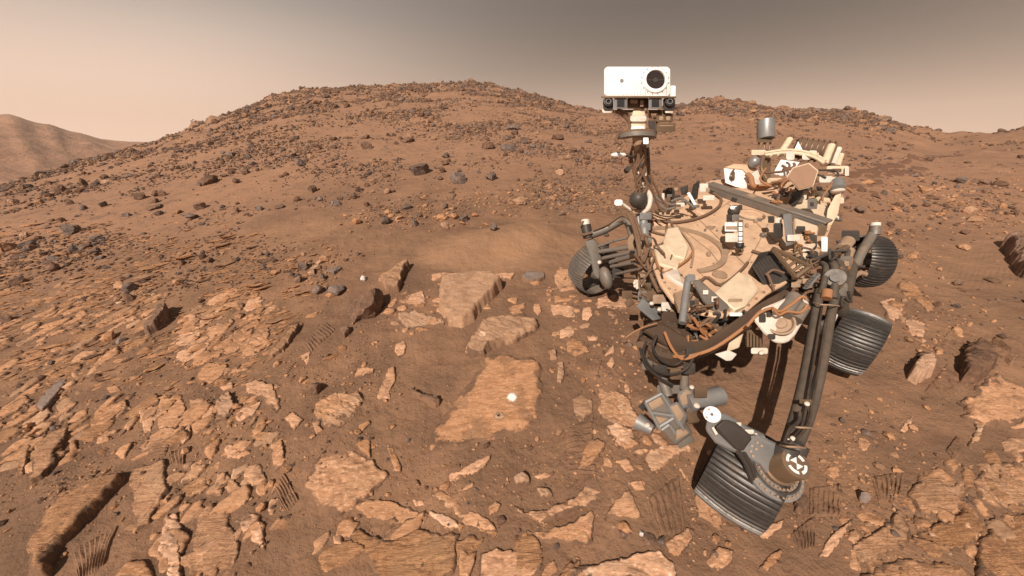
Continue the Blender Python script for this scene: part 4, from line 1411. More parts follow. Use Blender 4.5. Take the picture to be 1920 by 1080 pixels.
WP([(1308, 680), (1375, 666), (1399, 716), (1314, 722)], 7, 'fine print in the sand under the rover arm', depth=.014)
WP([(1773, 845), (1793, 818), (1812, 833), (1789, 865)], 5, 'short print below the right-edge bedrock hump')
WP([(1754, 648), (1781, 622), (1804, 635), (1783, 664)], 6, 'faint print above the broad slanting print', depth=.012)


def dark_track(pts, width, label):
    """churned darker sand left by the wheels on the far plain"""
    P0 = ground_hit([q[0] for q in pts], [q[1] for q in pts], land)[:, :2]
    t = np.linspace(0, len(pts) - 1, 90)
    cx = np.interp(t, np.arange(len(pts)), P0[:, 0])
    cy = np.interp(t, np.arange(len(pts)), P0[:, 1])
    dx, dy = np.gradient(cx), np.gradient(cy)
    L = np.hypot(dx, dy) + 1e-9
    nx, ny = -dy / L, dx / L
    v = np.linspace(-1, 1, 9)
    X = cx[:, None] + nx[:, None] * v * width / 2
    Y = cy[:, None] + ny[:, None] * v * width / 2
    X = X + 0.10 * fbm(X / .5, Y / .5, 3, 401)
    Y = Y + 0.10 * fbm(X / .5 + 9, Y / .5, 3, 402)
    n = fbm(X / .4, Y / .4, 3, 403)
    Z = H(X, Y) + 0.012 + 0.015 * n - 0.05 * np.abs(v) ** 3 - 0.06 * np.clip(-n - .15, 0, 1)
    c = np.array([X.mean(), Y.mean(), Z.mean()])
    V = np.stack([X, Y, Z], -1).reshape(-1, 3) - c
    i = np.arange(V.shape[0]).reshape(X.shape)
    F = np.stack([i[:-1, :-1], i[:-1, 1:], i[1:, 1:], i[1:, :-1]], -1).reshape(-1, 4)
    if np.cross(V[F[0, 1]] - V[F[0, 0]], V[F[0, 3]] - V[F[0, 0]])[2] < 0:
        F = F[:, ::-1]
    o = link('wheel_track', mesh_np('wheel_track', V, F), M['churned_sand'])
    o.location = c
    tag(o, label, 'wheel track', 'wheel tracks on the far plain')


mat_plain('churned_sand', (0.125, 0.062, 0.037), (0.185, 0.092, 0.054))
dark_track([(1585, 332), (1640, 318), (1700, 303), (1760, 293), (1800, 290)], .42, 'upper dark wheel track running off over the plain to the right')
dark_track([(1590, 352), (1640, 336), (1690, 322), (1740, 316)], .34, 'lower dark wheel track on the plain right of the stern')
dark_track([(1644, 306), (1640, 328), (1636, 352), (1640, 372)], .22, 'short dark wheel track turning towards the rover')


# ------------------------------------------------------------------ the rover
RO = Vector((1.9973094, 3.3222149, -1.5707366 + CAM_Z))
RM = Matrix(((-0.81426614, 0.57816661, -0.05190391), (-0.55309760, -0.79987576, -0.23298456), (-0.17622057, -0.16100351, 0.97109432)))
RMI = RM.transposed()
ROV = bpy.data.objects.new('rover', None)
COL.objects.link(ROV)
ROV.matrix_world = Matrix.Translation(RO) @ RM.to_4x4()
tag(ROV, 'six-wheeled white and tan planetary rover with a camera mast, standing on the bedrock', 'rover')

CAMR = RMI @ (Vector((0, 0, CAM_Z)) - RO)           # camera seen from the rover
CX = RMI @ Vector((1, 0, 0))
CY = RMI @ Vector((0, ST, CT))
CZ = RMI @ Vector((0, -CT, ST))


def KD(px, py, d):
    """rover coordinates of a picture point at a given distance"""
    return CAMR + CX * ((px - 960) / F_PX * d) + CY * ((540 - py) / F_PX * d) - CZ * d


def K(px, py, z=0.93):
    """rover coordinates of a picture point on a level plane of the rover"""
    r = CX * ((px - 960) / F_PX) + CY * ((540 - py) / F_PX) - CZ
    return CAMR + r * ((z - CAMR.z) / r.z)


def frame_from(axis, hint=None):
    a = Vector(axis).normalized()
    h = Vector(hint) if hint is not None else (Vector((0, 0, 1)) if abs(a.z) < 0.9 else Vector((1, 0, 0)))
    u = (h - a * h.dot(a)).normalized()
    return u, a.cross(u).normalized(), a


class MB:
    def __init__(self):
        self.v, self.f, self.cut = [], [], []

    def add(self, vs, fs):
        o = len(self.v)
        self.cut.append((o, len(self.f)))
        self.v += [tuple(q) for q in vs]
        self.f += [tuple(i + o for i in q) for q in fs]
        return self

    def obox(self, c, ax, ay, az, sx, sy, sz, ch=0.0):
        """box with given axes and full sizes; ch chamfers the upright edges"""
        c = Vector(c)
        ax, ay, az = Vector(ax), Vector(ay), Vector(az)
        if ch <= 0:
            ring = [(-1, -1), (1, -1), (1, 1), (-1, 1)]
            pts = [(x * sx / 2, y * sy / 2) for x, y in ring]
        else:
            pts = []
            for qx, qy, order in ((-1, -1, 0), (1, -1, 1), (1, 1, 0), (-1, 1, 1)):
                a = (qx * (sx / 2 - ch), qy * sy / 2)
                b = (qx * sx / 2, qy * (sy / 2 - ch))
                pts += [b, a] if order == 0 else [a, b]
        n = len(pts)
        vs = [c + ax * p[0] + ay * p[1] + az * (s * sz / 2) for s in (-1, 1) for p in pts]
        fs = [tuple(range(n - 1, -1, -1)), tuple(range(n, 2 * n))] + [(i, (i + 1) % n, n + (i + 1) % n, n + i) for i in range(n)]
        return self.add(vs, fs)

    def box(self, c, sx, sy, sz, rz=0.0, ch=0.0):
        x = Vector((math.cos(rz), math.sin(rz), 0))
        y = Vector((-math.sin(rz), math.cos(rz), 0))
        return self.obox(c, x, y, (0, 0, 1), sx, sy, sz, ch)

    def cbox(self, x0, y0, x1, y1, d, t, ch=0.0):
        """box facing the camera axis, given by its front rectangle in the picture, distance and depth"""
        c = KD((x0 + x1) / 2, (y0 + y1) / 2, d)
        back = (CAMR - c).normalized()
        s = d / F_PX
        return self.obox(c - back * (t / 2), CX, CY, back, abs(x1 - x0) * s, abs(y1 - y0) * s, t, ch * s)

    def prism(self, pts, vec):
        """closed outline swept along a vector"""
        n = len(pts)
        vec = Vector(vec)
        pts = [Vector(p) for p in pts]
        nrm = Vector((0, 0, 0))
        for i in range(n):
            nrm += pts[i].cross(pts[(i + 1) % n])
        if nrm.dot(vec) < 0:
            pts.reverse()
        vs = pts + [p + vec for p in pts]
        fs = [tuple(range(n - 1, -1, -1)), tuple(range(n, 2 * n))] + [(i, (i + 1) % n, n + (i + 1) % n, n + i) for i in range(n)]
        return self.add(vs, fs)

    def cprism(self, pts, d, t):
        q = [KD(x, y, d) for x, y in pts]
        return self.prism(q, (sum(q, Vector()) / len(q) - CAMR).normalized() * t)

    def cyl(self, a, b, r, r2=None, n=20, cap=True):
        a, b = Vector(a), Vector(b)
        r2 = r if r2 is None else r2
        u, w, ax = frame_from(b - a)
        vs = [p + (u * math.cos(2 * math.pi * i / n) + w * math.sin(2 * math.pi * i / n)) * q for p, q in ((a, r), (b, r2)) for i in range(n)]
        fs = [(i, (i + 1) % n, n + (i + 1) % n, n + i) for i in range(n)]
        if cap:
            fs += [tuple(range(n - 1, -1, -1)), tuple(range(n, 2 * n))]
        return self.add(vs, fs)

    def tube(self, pts, r, n=8, smooth=4):
        pts = [Vector(p) for p in pts]
        if smooth and len(pts) > 2:
            q = []
            P = [pts[0]] + pts + [pts[-1]]
            for i in range(1, len(P) - 2):
                for k in range(smooth):
                    t = k / smooth
                    q.append(0.5 * ((2 * P[i]) + (P[i + 1] - P[i - 1]) * t + (2 * P[i - 1] - 5 * P[i] + 4 * P[i + 1] - P[i + 2]) * t * t + (3 * P[i] - P[i - 1] - 3 * P[i + 1] + P[i + 2]) * t ** 3))
            q.append(pts[-1])
            pts = q
        vs, fs = [], []
        u = None
        for i, p in enumerate(pts):
            t = (pts[min(i + 1, len(pts) - 1)] - pts[max(i - 1, 0)]).normalized()
            if u is None:
                u, w, _ = frame_from(t)
            u = (u - t * u.dot(t)).normalized()
            w = t.cross(u)
            vs += [p + (u * math.cos(2 * math.pi * k / n) + w * math.sin(2 * math.pi * k / n)) * r for k in range(n)]
        for i in range(len(pts) - 1):
            fs += [(i * n + k, i * n + (k + 1) % n, (i + 1) * n + (k + 1) % n, (i + 1) * n + k) for k in range(n)]
        fs += [tuple(range(n - 1, -1, -1)), tuple((len(pts) - 1) * n + k for k in range(n))]
        return self.add(vs, fs)

    def ring(self, c, axis, R, r, a0=0.0, a1=2 * math.pi, n=40, m=8, hint=None):
        c = Vector(c)
        u, w, a = frame_from(axis, hint)
        full = abs(a1 - a0) > 6.28
        k = n if full else n + 1
        vs, fs = [], []
        for i in range(k):
            t = a0 + (a1 - a0) * i / n
            e = u * math.cos(t) + w * math.sin(t)
            vs += [c + e * (R + r * math.cos(2 * math.pi * j / m)) + a * (r * math.sin(2 * math.pi * j / m)) for j in range(m)]
        for i in range(n):
            i2 = (i + 1) % k
            fs += [(i * m + j, i2 * m + j, i2 * m + (j + 1) % m, i * m + (j + 1) % m) for j in range(m)]
        if not full:
            fs += [tuple(range(m)), tuple((k - 1) * m + j for j in range(m - 1, -1, -1))]
        return self.add(vs, fs)

    def washer(self, c, axis, r0, r1, t, a0=0.0, a1=2 * math.pi, n=40, hint=None):
        """flat ring sector of thickness t, from c along the axis"""
        c = Vector(c)
        u, w, a = frame_from(axis, hint)
        full = abs(a1 - a0) > 6.28
        k = n if full else n + 1
        vs, fs = [], []
        for i in range(k):
            q = a0 + (a1 - a0) * i / n
            e = u * math.cos(q) + w * math.sin(q)
            vs += [c + e * r0, c + e * r1, c + e * r1 + a * t, c + e * r0 + a * t]
        for i in range(n):
            i2 = (i + 1) % k
            fs += [(i * 4 + j, i2 * 4 + j, i2 * 4 + (j + 1) % 4, i * 4 + (j + 1) % 4) for j in range(4)]
        if not full:
            fs += [(0, 1, 2, 3), tuple((k - 1) * 4 + j for j in (3, 2, 1, 0))]
        return self.add(vs, fs)

    def lathe(self, c, axis, prof, n=36):
        """prof: (radius, height) pairs along the axis"""
        c = Vector(c)
        u, w, a = frame_from(axis)
        vs, fs = [], []
        for r, h in prof:
            vs += [c + a * h + (u * math.cos(2 * math.pi * i / n) + w * math.sin(2 * math.pi * i / n)) * r for i in range(n)]
        for k in range(len(prof) - 1):
            fs += [(k * n + i, k * n + (i + 1) % n, (k + 1) * n + (i + 1) % n, (k + 1) * n + i) for i in range(n)]
        return self.add(vs, fs)

    def ball(self, c, rx, ry, rz, ax=None, n=16, m=10):
        c = Vector(c)
        X, Y, Z = ax or (Vector((1, 0, 0)), Vector((0, 1, 0)), Vector((0, 0, 1)))
        vs, fs = [], []
        for j in range(m + 1):
            p = math.pi * j / m
            for i in range(n):
                t = 2 * math.pi * i / n
                vs.append(c + X * (rx * math.sin(p) * math.cos(t)) + Y * (ry * math.sin(p) * math.sin(t)) + Z * (rz * math.cos(p)))
        for j in range(m):
            fs += [(j * n + i, (j + 1) * n + i, (j + 1) * n + (i + 1) % n, j * n + (i + 1) % n) for i in range(n)]
        return self.add(vs, fs)

    def pieces(self):
        ends = self.cut[1:] + [(len(self.v), len(self.f))]
        for (v0, f0), (v1, f1) in zip(self.cut, ends):
            q = MB()
            q.add(self.v[v0:v1], [tuple(i - v0 for i in t) for t in self.f[f0:f1]])
            yield q

    def build(self, name, mat, parent=None, bevel=0.0, label=None, angle=38):
        v = np.array(self.v)
        c = Vector(v.mean(0))
        me = bpy.data.meshes.new(name)
        me.from_pydata([Vector(q) - c for q in self.v], [], self.f)
        bm = bmesh.new()
        bm.from_mesh(me)
        bmesh.ops.remove_doubles(bm, verts=bm.verts, dist=1e-6)
        bmesh.ops.recalc_face_normals(bm, faces=bm.faces)
        if bevel > 0:
            ed = [e for e in bm.edges if len(e.link_faces) == 2 and e.calc_face_angle(0) > 0.6]
            bmesh.ops.bevel(bm, geom=ed, offset=bevel, segments=1, affect='EDGES', profile=0.5, clamp_overlap=True)
        bm.to_mesh(me)
        bm.free()
        me.polygons.foreach_set('use_smooth', [True] * len(me.polygons))
        me.set_sharp_from_angle(angle=math.radians(angle))
        me.materials.append(M[mat])
        o = bpy.data.objects.new(name, me)
        COL.objects.link(o)
        p = parent if parent is not None else ROV
        o.parent = p
        base = Vector(p.get('_o', (0, 0, 0)))
        o.location = c - base
        o['_o'] = tuple(c)
        if label:
            o['label'] = label
        return o


DUST = (0.40, 0.235, 0.140)


def mat_hw(name, col, rough=0.5, metal=0.0, dust=0.5, wear=0.25, dcol=DUST, topdust=0.85):
    """painted or bare hardware with red dust settled on whatever faces up"""
    g = NT(name)
    p = g.coord('obj')
    w = g.coord()
    geo = g.n('ShaderNodeNewGeometry')
    sp = g.n('ShaderNodeSeparateXYZ')
    g.l(geo.outputs['Normal'], sp.inputs[0])
    n1 = g.noise(w, 22, 5, 0.65)
    n2 = g.noise(w, 6, 4, 0.6)
    c = g.mix(g.rng(n1, 0.40, 0.75, 0, wear), col, tuple(x * 0.55 for x in col))
    up = g.rng(sp.outputs['Z'], 0.30, 0.92)
    spots = g.rng(n2, 0.30, 0.62, 0.35, 1.0)
    dm = g.math('MULTIPLY', g.math('MULTIPLY', up, spots), topdust)
    dm = g.math('MAXIMUM', dm, g.rng(n1, 0.42, 0.72, 0, dust * 0.8))
    dtone = g.mix(g.rng(g.noise(w, 9, 6, 0.7, 0.6), 0.36, 0.66), tuple(x * 0.58 for x in dcol), tuple(min(1, x * 1.08) for x in dcol))
    c = g.mix(dm, c, dtone)
    grime = g.rng(g.noise(w, 3.2, 6, 0.7, 0.8), 0.54, 0.72, 0, min(0.75, dust + 0.12))
    c = g.mix(grime, c, tuple(x * 0.62 for x in dcol))
    r = g.n('ShaderNodeMix', data_type='FLOAT')
    g.l(dm, r.inputs[0])
    r.inputs[2].default_value = rough
    r.inputs[3].default_value = 0.95
    nb = g.bump(g.noise(w, 120, 3), 0.12, 0.002)
    if metal:
        mm = g.n('ShaderNodeMix', data_type='FLOAT')
        g.l(dm, mm.inputs[0])
        mm.inputs[2].default_value = metal
        mm.inputs[3].default_value = 0.0
        return g.done(c, r.outputs[0], nb, mm.outputs[0])
    return g.done(c, r.outputs[0], nb)


M['white'] = mat_hw('white_paint', (0.80, 0.77, 0.74), 0.45, 0, 0.06, 0.04, topdust=0.15)
M['white_dusty'] = mat_hw('dusty_white_paint', (0.64, 0.57, 0.49), 0.5, 0, 0.30, 0.12, dcol=(0.55, 0.36, 0.235), topdust=0.55)
M['cream'] = mat_hw('cream_blanket', (0.66, 0.52, 0.37), 0.55, 0, 0.30, 0.10, dcol=(0.60, 0.40, 0.26), topdust=0.45)
M['deck'] = mat_hw('dusty_deck', (0.62, 0.405, 0.265), 0.8, 0, 0.22, 0.12, dcol=(0.50, 0.295, 0.178), topdust=0.55)
M['tan'] = mat_hw('tan_dusted_metal', (0.33, 0.225, 0.15), 0.6, 0, 0.35, 0.3, topdust=0.55, dcol=(0.34, 0.205, 0.125))
M['bronze'] = mat_hw('bronze_metal', (0.19, 0.125, 0.078), 0.4, 0.5, 0.30, 0.3, topdust=0.45, dcol=(0.24, 0.145, 0.09))
M['grey'] = M['grey']
M['alloy'] = mat_hw('grey_alloy', (0.25, 0.245, 0.24), 0.42, 0.45, 0.24, 0.25, topdust=0.30, dcol=(0.28, 0.18, 0.115))
M['alloy_dusty'] = mat_hw('dusty_alloy', (0.185, 0.160, 0.138), 0.5, 0.3, 0.45, 0.3, topdust=0.6, dcol=(0.225, 0.150, 0.100))
M['dark'] = mat_hw('dark_metal', (0.060, 0.052, 0.046), 0.45, 0.3, 0.22, 0.2, topdust=0.4, dcol=(0.16, 0.105, 0.07))
M['dark_tube'] = mat_hw('dark_titanium_tube', (0.088, 0.074, 0.062), 0.45, 0.35, 0.30, 0.25, topdust=0.55, dcol=(0.17, 0.112, 0.075))
M['black'] = mat_hw('black_finish', (0.022, 0.020, 0.019), 0.4, 0, 0.10, 0.1, topdust=0.15)
M['glass'] = mat_hw('dark_lens_glass', (0.030, 0.022, 0.020), 0.06, 0, 0.0, 0.0, topdust=0.0)
M['umber'] = mat_hw('umber_dust_coat', (0.13, 0.078, 0.048), 0.8, 0, 0.35, 0.35, topdust=0.45, dcol=(0.22, 0.13, 0.08))
M['umber_dark'] = mat_hw('dark_umber_coat', (0.070, 0.043, 0.028), 0.8, 0, 0.3, 0.35, topdust=0.5, dcol=(0.115, 0.066, 0.041))  # dark tone mixed for the drum replacing the turret shadow; other parts share it
M['cable'] = mat_hw('orange_brown_cable', (0.33, 0.145, 0.062), 0.6, 0, 0.25, 0.3, topdust=0.3)
M['brownhose'] = mat_hw('brown_hose', (0.150, 0.085, 0.052), 0.7, 0, 0.35, 0.3, topdust=0.45, dcol=(0.24, 0.145, 0.09))
M['tyre'] = mat_hw('worn_black_aluminium', (0.066, 0.060, 0.056), 0.38, 0.62, 0.42, 0.35, topdust=0.14, dcol=(0.17, 0.115, 0.08))
M['tyre_far'] = mat_hw('dusty_wheel_aluminium', (0.13, 0.12, 0.11), 0.45, 0.5, 0.75, 0.3, topdust=0.6, dcol=(0.27, 0.18, 0.12))
M['hga'] = mat_hw('dusty_antenna_face', (0.30, 0.178, 0.115), 0.7, 0, 0.2, 0.1, topdust=0.2, dcol=(0.28, 0.165, 0.105))


SPLIT = {'hazard_camera', 'clamp_bolt', 'fitting_block', 'pale_cap', 'bright_bolt', 'electronics_box', 'joint_housing', 'cooling_fin', 'base_fin', 'link_rod', 'camera_bracket', 'white_fitting', 'stern_box', 'actuator', 'antenna_leg', 'colour_chip', 'hose', 'cable_tie',
         'cover_plate', 'beam_clamp', 'fittings', 'clamp', 'arm_cable', 'instrument_box', 'slot_cover', 'cradle_motor', 'shoulder_hose', 'tube_cable', 'leg_cable', 'orange_cable', 'stencil_mark', 'neck_cable', 'cover_latch', 'pale_bracket', 'head_base', 'side_rib', 'leg_socket', 'frame_rib', 'connector'}
JOINED = {'bolts', 'wiring', 'cable_beads', 'spokes', 'cable_bundle', 'wound_cable', 'valve_block', 'spring_coil', 'panel_seam', 'emblem', 'truss', 'wires'}


def P(mb, name, mat, parent=None, bevel=0.0, label=None):
    if name in SPLIT and len(mb.cut) > 1:
        return [q.build(name, mat, parent, bevel, label) for q in mb.pieces()][0]
    o = mb.build(name, mat, parent, bevel, label)
    if name in JOINED:
        o['kind'] = 'stuff'
    return o


# ---- chassis and deck
DECK_PX = [(1212, 402), (1262, 382), (1330, 338), (1400, 332), (1480, 340), (1560, 358), (1576, 370), (1556, 432), (1536, 475), (1500, 515), (1440, 548), (1402, 580), (1352, 592), (1300, 582), (1262, 562), (1238, 530), (1222, 490), (1212, 450)]
DECK = [(K(x, y).x, K(x, y).y) for x, y in DECK_PX]
DC = Vector((sum(q[0] for q in DECK) / len(DECK), sum(q[1] for q in DECK) / len(DECK)))
b = MB().prism([Vector((DC.x + (x - DC.x) * 0.92, DC.y + (y - DC.y) * 0.92, 0.48)) for x, y in DECK], (0, 0, 0.41))
chassis = P(b, 'chassis', 'umber_dark', bevel=0.02)
b = MB().prism([Vector((x, y, 0.89)) for x, y in DECK], (0, 0, 0.04))
deck = P(b, 'deck', 'deck', bevel=0.012, label='dust-covered tan top deck')


def on_deck(px, py, z=0.93):
    return K(px, py, z)


# arc rail and rings on the deck
ctr = on_deck(1266, 466)
b = MB().washer((ctr.x, ctr.y, 0.93), (0, 0, 1), 0.33, 0.375, 0.018, math.radians(60), math.radians(325), n=48, hint=(1, 0, 0))
P(b, 'curved_rail', 'tan', deck)
for (x, y, r, m, nm) in ((1360, 472, .030, 'tan', 'marker_disc'), (1349, 516, .050, 'tan', 'hatch_cover'), (1407, 404, .105, 'deck', 'round_plate'), (1331, 428, .030, 'tan', 'marker_disc'), (1345, 385, .022, 'tan', 'marker_disc'), (1300, 565, .03, 'tan', 'hatch_cover')):
    p = on_deck(x, y)
    b = MB().lathe((p.x, p.y, 0.93), (0, 0, 1), [(r, 0), (r, .012), (r * .82, .012), (r * .8, .006), (r * .45, .006), (r * .42, .012), (0.0005, .012)], n=28)
    P(b, nm, m, deck)
b = MB().ring((on_deck(1407, 404).x, on_deck(1407, 404).y, 0.935), (0, 0, 1), .11, .008)
P(b, 'plate_rim', 'alloy_dusty', deck)
# emblem-like grey stencil patches
b = MB()
for (x, y, w, h, a) in ((1322, 432, .05, .018, .4), (1336, 426, .045, .018, -.7), (1344, 433, .03, .014, .4)):
    p = on_deck(x, y)
    b.box((p.x, p.y, .9335), w, h, .005, a)
P(b, 'stencil_mark', 'alloy_dusty', deck)
# raised bright blanket panels at the front
for nm, z, pts, m in (('blanket_panel', .975, [(1250, 428), (1272, 424), (1292, 462), (1284, 484), (1262, 478), (1244, 452)], 'cream'),
                      ('blanket_panel', .965, [(1226, 462), (1246, 456), (1276, 492), (1268, 504), (1236, 494)], 'cream'),
                      ('blanket_panel', .955, [(1240, 506), (1272, 502), (1284, 536), (1262, 524)], 'white_dusty'),
                      ('blanket_panel', .960, [(1338, 548), (1384, 508), (1412, 520), (1424, 542), (1398, 572), (1378, 580)], 'cream'),
                      ('service_panel', .950, [(1262, 548), (1290, 538), (1296, 572), (1274, 580)], 'tan'),
                      ('service_panel', .945, [(1222, 415), (1262, 409), (1300, 402), (1290, 412), (1240, 424)], 'deck'),
                      ('service_panel', .945, [(1300, 392), (1345, 372), (1366, 380), (1322, 402)], 'deck')):
    b = MB().prism([K(x, y, z) for x, y in pts], (0, 0, -(z - .905)))
    P(b, nm, m, deck, bevel=.010)
# hoses lying over the deck
for pts, r, m in (([(1212, 412), (1262, 417), (1312, 408), (1345, 390), (1352, 374), (1338, 362)], .014, 'brownhose'),
                  ([(1216, 432), (1250, 440), (1262, 428), (1252, 412), (1246, 452), (1226, 462)], .010, 'brownhose'),
                  ([(1222, 470), (1240, 508), (1262, 504), (1290, 486), (1300, 470)], .009, 'cable'),
                  ([(1292, 560), (1322, 520), (1352, 534), (1388, 508), (1402, 492)], .011, 'brownhose'),
                  ([(1410, 470), (1440, 478), (1452, 470), (1500, 480)], .012, 'brownhose'),
                  ([(1296, 500), (1300, 470), (1290, 450), (1270, 425)], .008, 'tan')):
    b = MB().tube([K(x, y, .95) for x, y in pts], r)
    P(b, 'hose', m, deck)
# bolt heads round the deck edge
b = MB()
for k in range(46):
    i = k / 46 * len(DECK)
    a, c = Vector((*DECK[int(i)], 0)), Vector((*DECK[(int(i) + 1) % len(DECK)], 0))
    q = a + (c - a) * (i % 1)
    q = Vector((DC.x + (q.x - DC.x) * .97, DC.y + (q.y - DC.y) * .97, 0))
    b.cyl((q.x, q.y, .93), (q.x, q.y, .94), .009, n=8)
P(b, 'bolts', 'tan', deck)

# seams and small fasteners on the deck
for k, pts in enumerate(([(1226, 470), (1262, 500), (1300, 540), (1330, 560)], [(1300, 402), (1340, 440), (1400, 500)], [(1352, 374), (1420, 420), (1470, 470)], [(1262, 417), (1330, 470), (1352, 498)], [(1440, 420), (1420, 460), (1402, 492)], [(1392, 360), (1360, 384), (1330, 404)])):
    b = MB()
    for (x0, y0), (x1, y1) in zip(pts[:-1], pts[1:]):
        p0, p1 = K(x0, y0), K(x1, y1)
        b.obox((p0 + p1) / 2 + Vector((0, 0, .0015)), (p1 - p0).normalized(), Vector((0, 0, 1)).cross((p1 - p0).normalized()), (0, 0, 1), (p1 - p0).length, .007, .005)
    P(b, 'deck_seam', 'tan', deck)
b = MB()
_rb = np.random.default_rng(9)
for k in range(36):
    x, y = _rb.uniform(1230, 1520), _rb.uniform(395, 560)
    p = K(x, y)
    if poly_sd(np.array([p.x]), np.array([p.y]), DECK)[0] > .04:
        b.cyl((p.x, p.y, .93), (p.x, p.y, .938), .0065, n=6)
P(b, 'bolts', 'tan', deck)

# ---- cross beam over the rear of the deck
A_, B_ = K(1331, 342, 1.02), K(1556, 414, 1.02)
ax = (B_ - A_).normalized()
ay = Vector((0, 0, 1)).cross(ax).normalized()
mid = (A_ + B_) / 2
L_ = (B_ - A_).length
b = MB().obox(mid - Vector((0, 0, .012)), ax, ay, (0, 0, 1), L_, .105, .022)
b.obox(mid - ay * .040 - Vector((0, 0, .055)), ax, ay, (0, 0, 1), L_ - .01, .018, .064)
b.obox(mid + ay * .030 - Vector((0, 0, .055)), ax, ay, (0, 0, 1), L_ - .03, .03, .064)
beam = P(b, 'cross_beam', 'alloy_dusty', bevel=.004)
b = MB().lathe(mid - ax * .10 , (0, 0, 1), [(.045, 0), (.045, .006), (.030, .006), (.028, .003), (.016, .003), (.014, .007), (.0005, .007)], n=24)
P(b, 'marker_disc', 'tan', beam)
for t in (-.42, -.2, .22, .45):
    b = MB().box(mid + ax * (L_ * t) - Vector((0, 0, .075)), .05, .12, .05, math.atan2(ax.y, ax.x))
    P(b, 'beam_clamp', 'dark', beam)


# ---- mast
def cdisc(mb, px, py, d, r_px, t, n=32):
    """short cylinder facing the camera axis"""
    c = KD(px, py, d)
    return mb.cyl(c, c - CZ * t, r_px * d / F_PX, n=n)


mast = P(MB().tube([KD(1196, 246, 2.60), KD(1200, 290, 2.68), KD(1203, 340, 2.80), KD(1204, 396, 2.94)], .045, n=18), 'mast', 'tan')
b = MB().tube([KD(1212, 262, 2.62), KD(1215, 300, 2.70), KD(1217, 345, 2.80)], .016, n=10)
P(b, 'mast_strut', 'dark', mast)
b = MB()
for pts in ([(1190, 262), (1184, 285), (1186, 305), (1196, 318)], [(1188, 275), (1180, 296), (1186, 315), (1194, 330)], [(1212, 300), (1218, 325), (1222, 345), (1212, 365)], [(1207, 318), (1224, 340), (1240, 372), (1252, 388)], [(1204, 330), (1220, 352), (1232, 380), (1240, 395)]):
    b.tube([KD(x, y, 2.62 + (y - 262) / 500) for x, y in pts], .009, n=8)
P(b, 'cable_bundle', 'brownhose', mast)
b = MB().cbox(1188, 313, 1213, 331, 2.70, .09, 2).cbox(1192, 339, 1212, 352, 2.74, .10, 2)
P(b, 'joint_block', 'white_dusty', mast, .006)
b = MB().cbox(1192, 331, 1212, 339, 2.72, .09).cbox(1199, 298, 1204, 312, 2.64, .02)
P(b, 'joint_gap', 'dark', mast)
b = MB()
cdisc(b, 1178, 316, 2.70, 5, .05)
P(b, 'knob', 'dark', mast)
b = MB()
_rm = np.random.default_rng(21)
for k in range(6):
    x, y = 1200 + _rm.uniform(-14, 14), 258 + _rm.uniform(0, 30)
    pts = []
    for j in range(6):
        pts.append(KD(x, y, 2.56 + (y - 262) / 520))
        x, y = 1200 + (x - 1200) * .7 + _rm.uniform(-9, 10), y + _rm.uniform(12, 24)
    b.tube(pts, _rm.uniform(.006, .011), n=7)
P(b, 'wires', 'brownhose', mast)
for k in range(12):
    x, y = 1201 + _rm.uniform(-12, 14), 262 + k * 10.5
    w, h = _rm.uniform(5, 13), _rm.uniform(4, 9)
    P(MB().cbox(x - w / 2, y - h / 2, x + w / 2, y + h / 2, 2.575 + (y - 262) / 520, .05, 1), 'mast_fitting', ['umber', 'white_dusty', 'bronze', 'dark', 'white_dusty', 'dark'][k % 6], mast, .004)
# azimuth drum with wound cable and its yoke
c0 = KD(1197, 374, 2.80)
b = MB().ball(c0, .072, .072, .072)
drum = P(b, 'cable_drum', 'dark', mast)
b = MB()
for k in range(9):
    b.ring(c0, (CZ * 1.0 + CX * (.5 * math.sin(k * 2.3)) + CY * (.5 * math.cos(k * 1.7))), .052 + .003 * (k % 3), .006, n=22, m=6)
P(b, 'wound_cable', 'bronze', drum)
b = MB().tube([KD(1205, 352, 2.78), KD(1218, 366, 2.80), KD(1216, 388, 2.82), KD(1206, 398, 2.86)], .022, n=10)
P(b, 'yoke', 'white_dusty', mast)
b = MB().cbox(1186, 392, 1212, 401, 2.86, .16, 2)
P(b, 'mast_foot', 'tan', mast, .006)
# pedestal that carries the mast down to the deck corner
b = MB().tube([KD(1205, 398, 2.90), KD(1208, 430, 2.86), KD(1213, 475, 2.80)], .034, n=12).tube([KD(1196, 400, 2.92), KD(1200, 440, 2.88), KD(1207, 480, 2.82)], .018, n=10)
P(b, 'mast_pedestal', 'alloy', mast)
b = MB().cbox(1200, 398, 1222, 412, 2.84, .10, 1).cbox(1206, 418, 1220, 432, 2.83, .06, 1).cbox(1204, 446, 1222, 456, 2.80, .07, 1)
P(b, 'clamp', 'alloy', mast, .005)
# collar: a cable tray swept round the neck
cc = KD(1193, 257, 2.56)
b = MB().washer(cc - CY * .012, CY + CZ * .25, .060, .138, .030, math.radians(-100), math.radians(100), hint=CZ)
collar = P(b, 'collar', 'alloy_dusty', mast)
b = MB().ring(cc + CY * .022, CY + CZ * .25, .132, .012, math.radians(-115), math.radians(115), hint=CZ)
b.tube([KD(1160, 250, 2.5), KD(1155, 262, 2.48), KD(1165, 270, 2.46)], .010)
P(b, 'collar_hose', 'brownhose', collar)
b = MB().cbox(1206, 258, 1216, 270, 2.43, .02, 1)
P(b, 'sensor_window', 'white', collar)
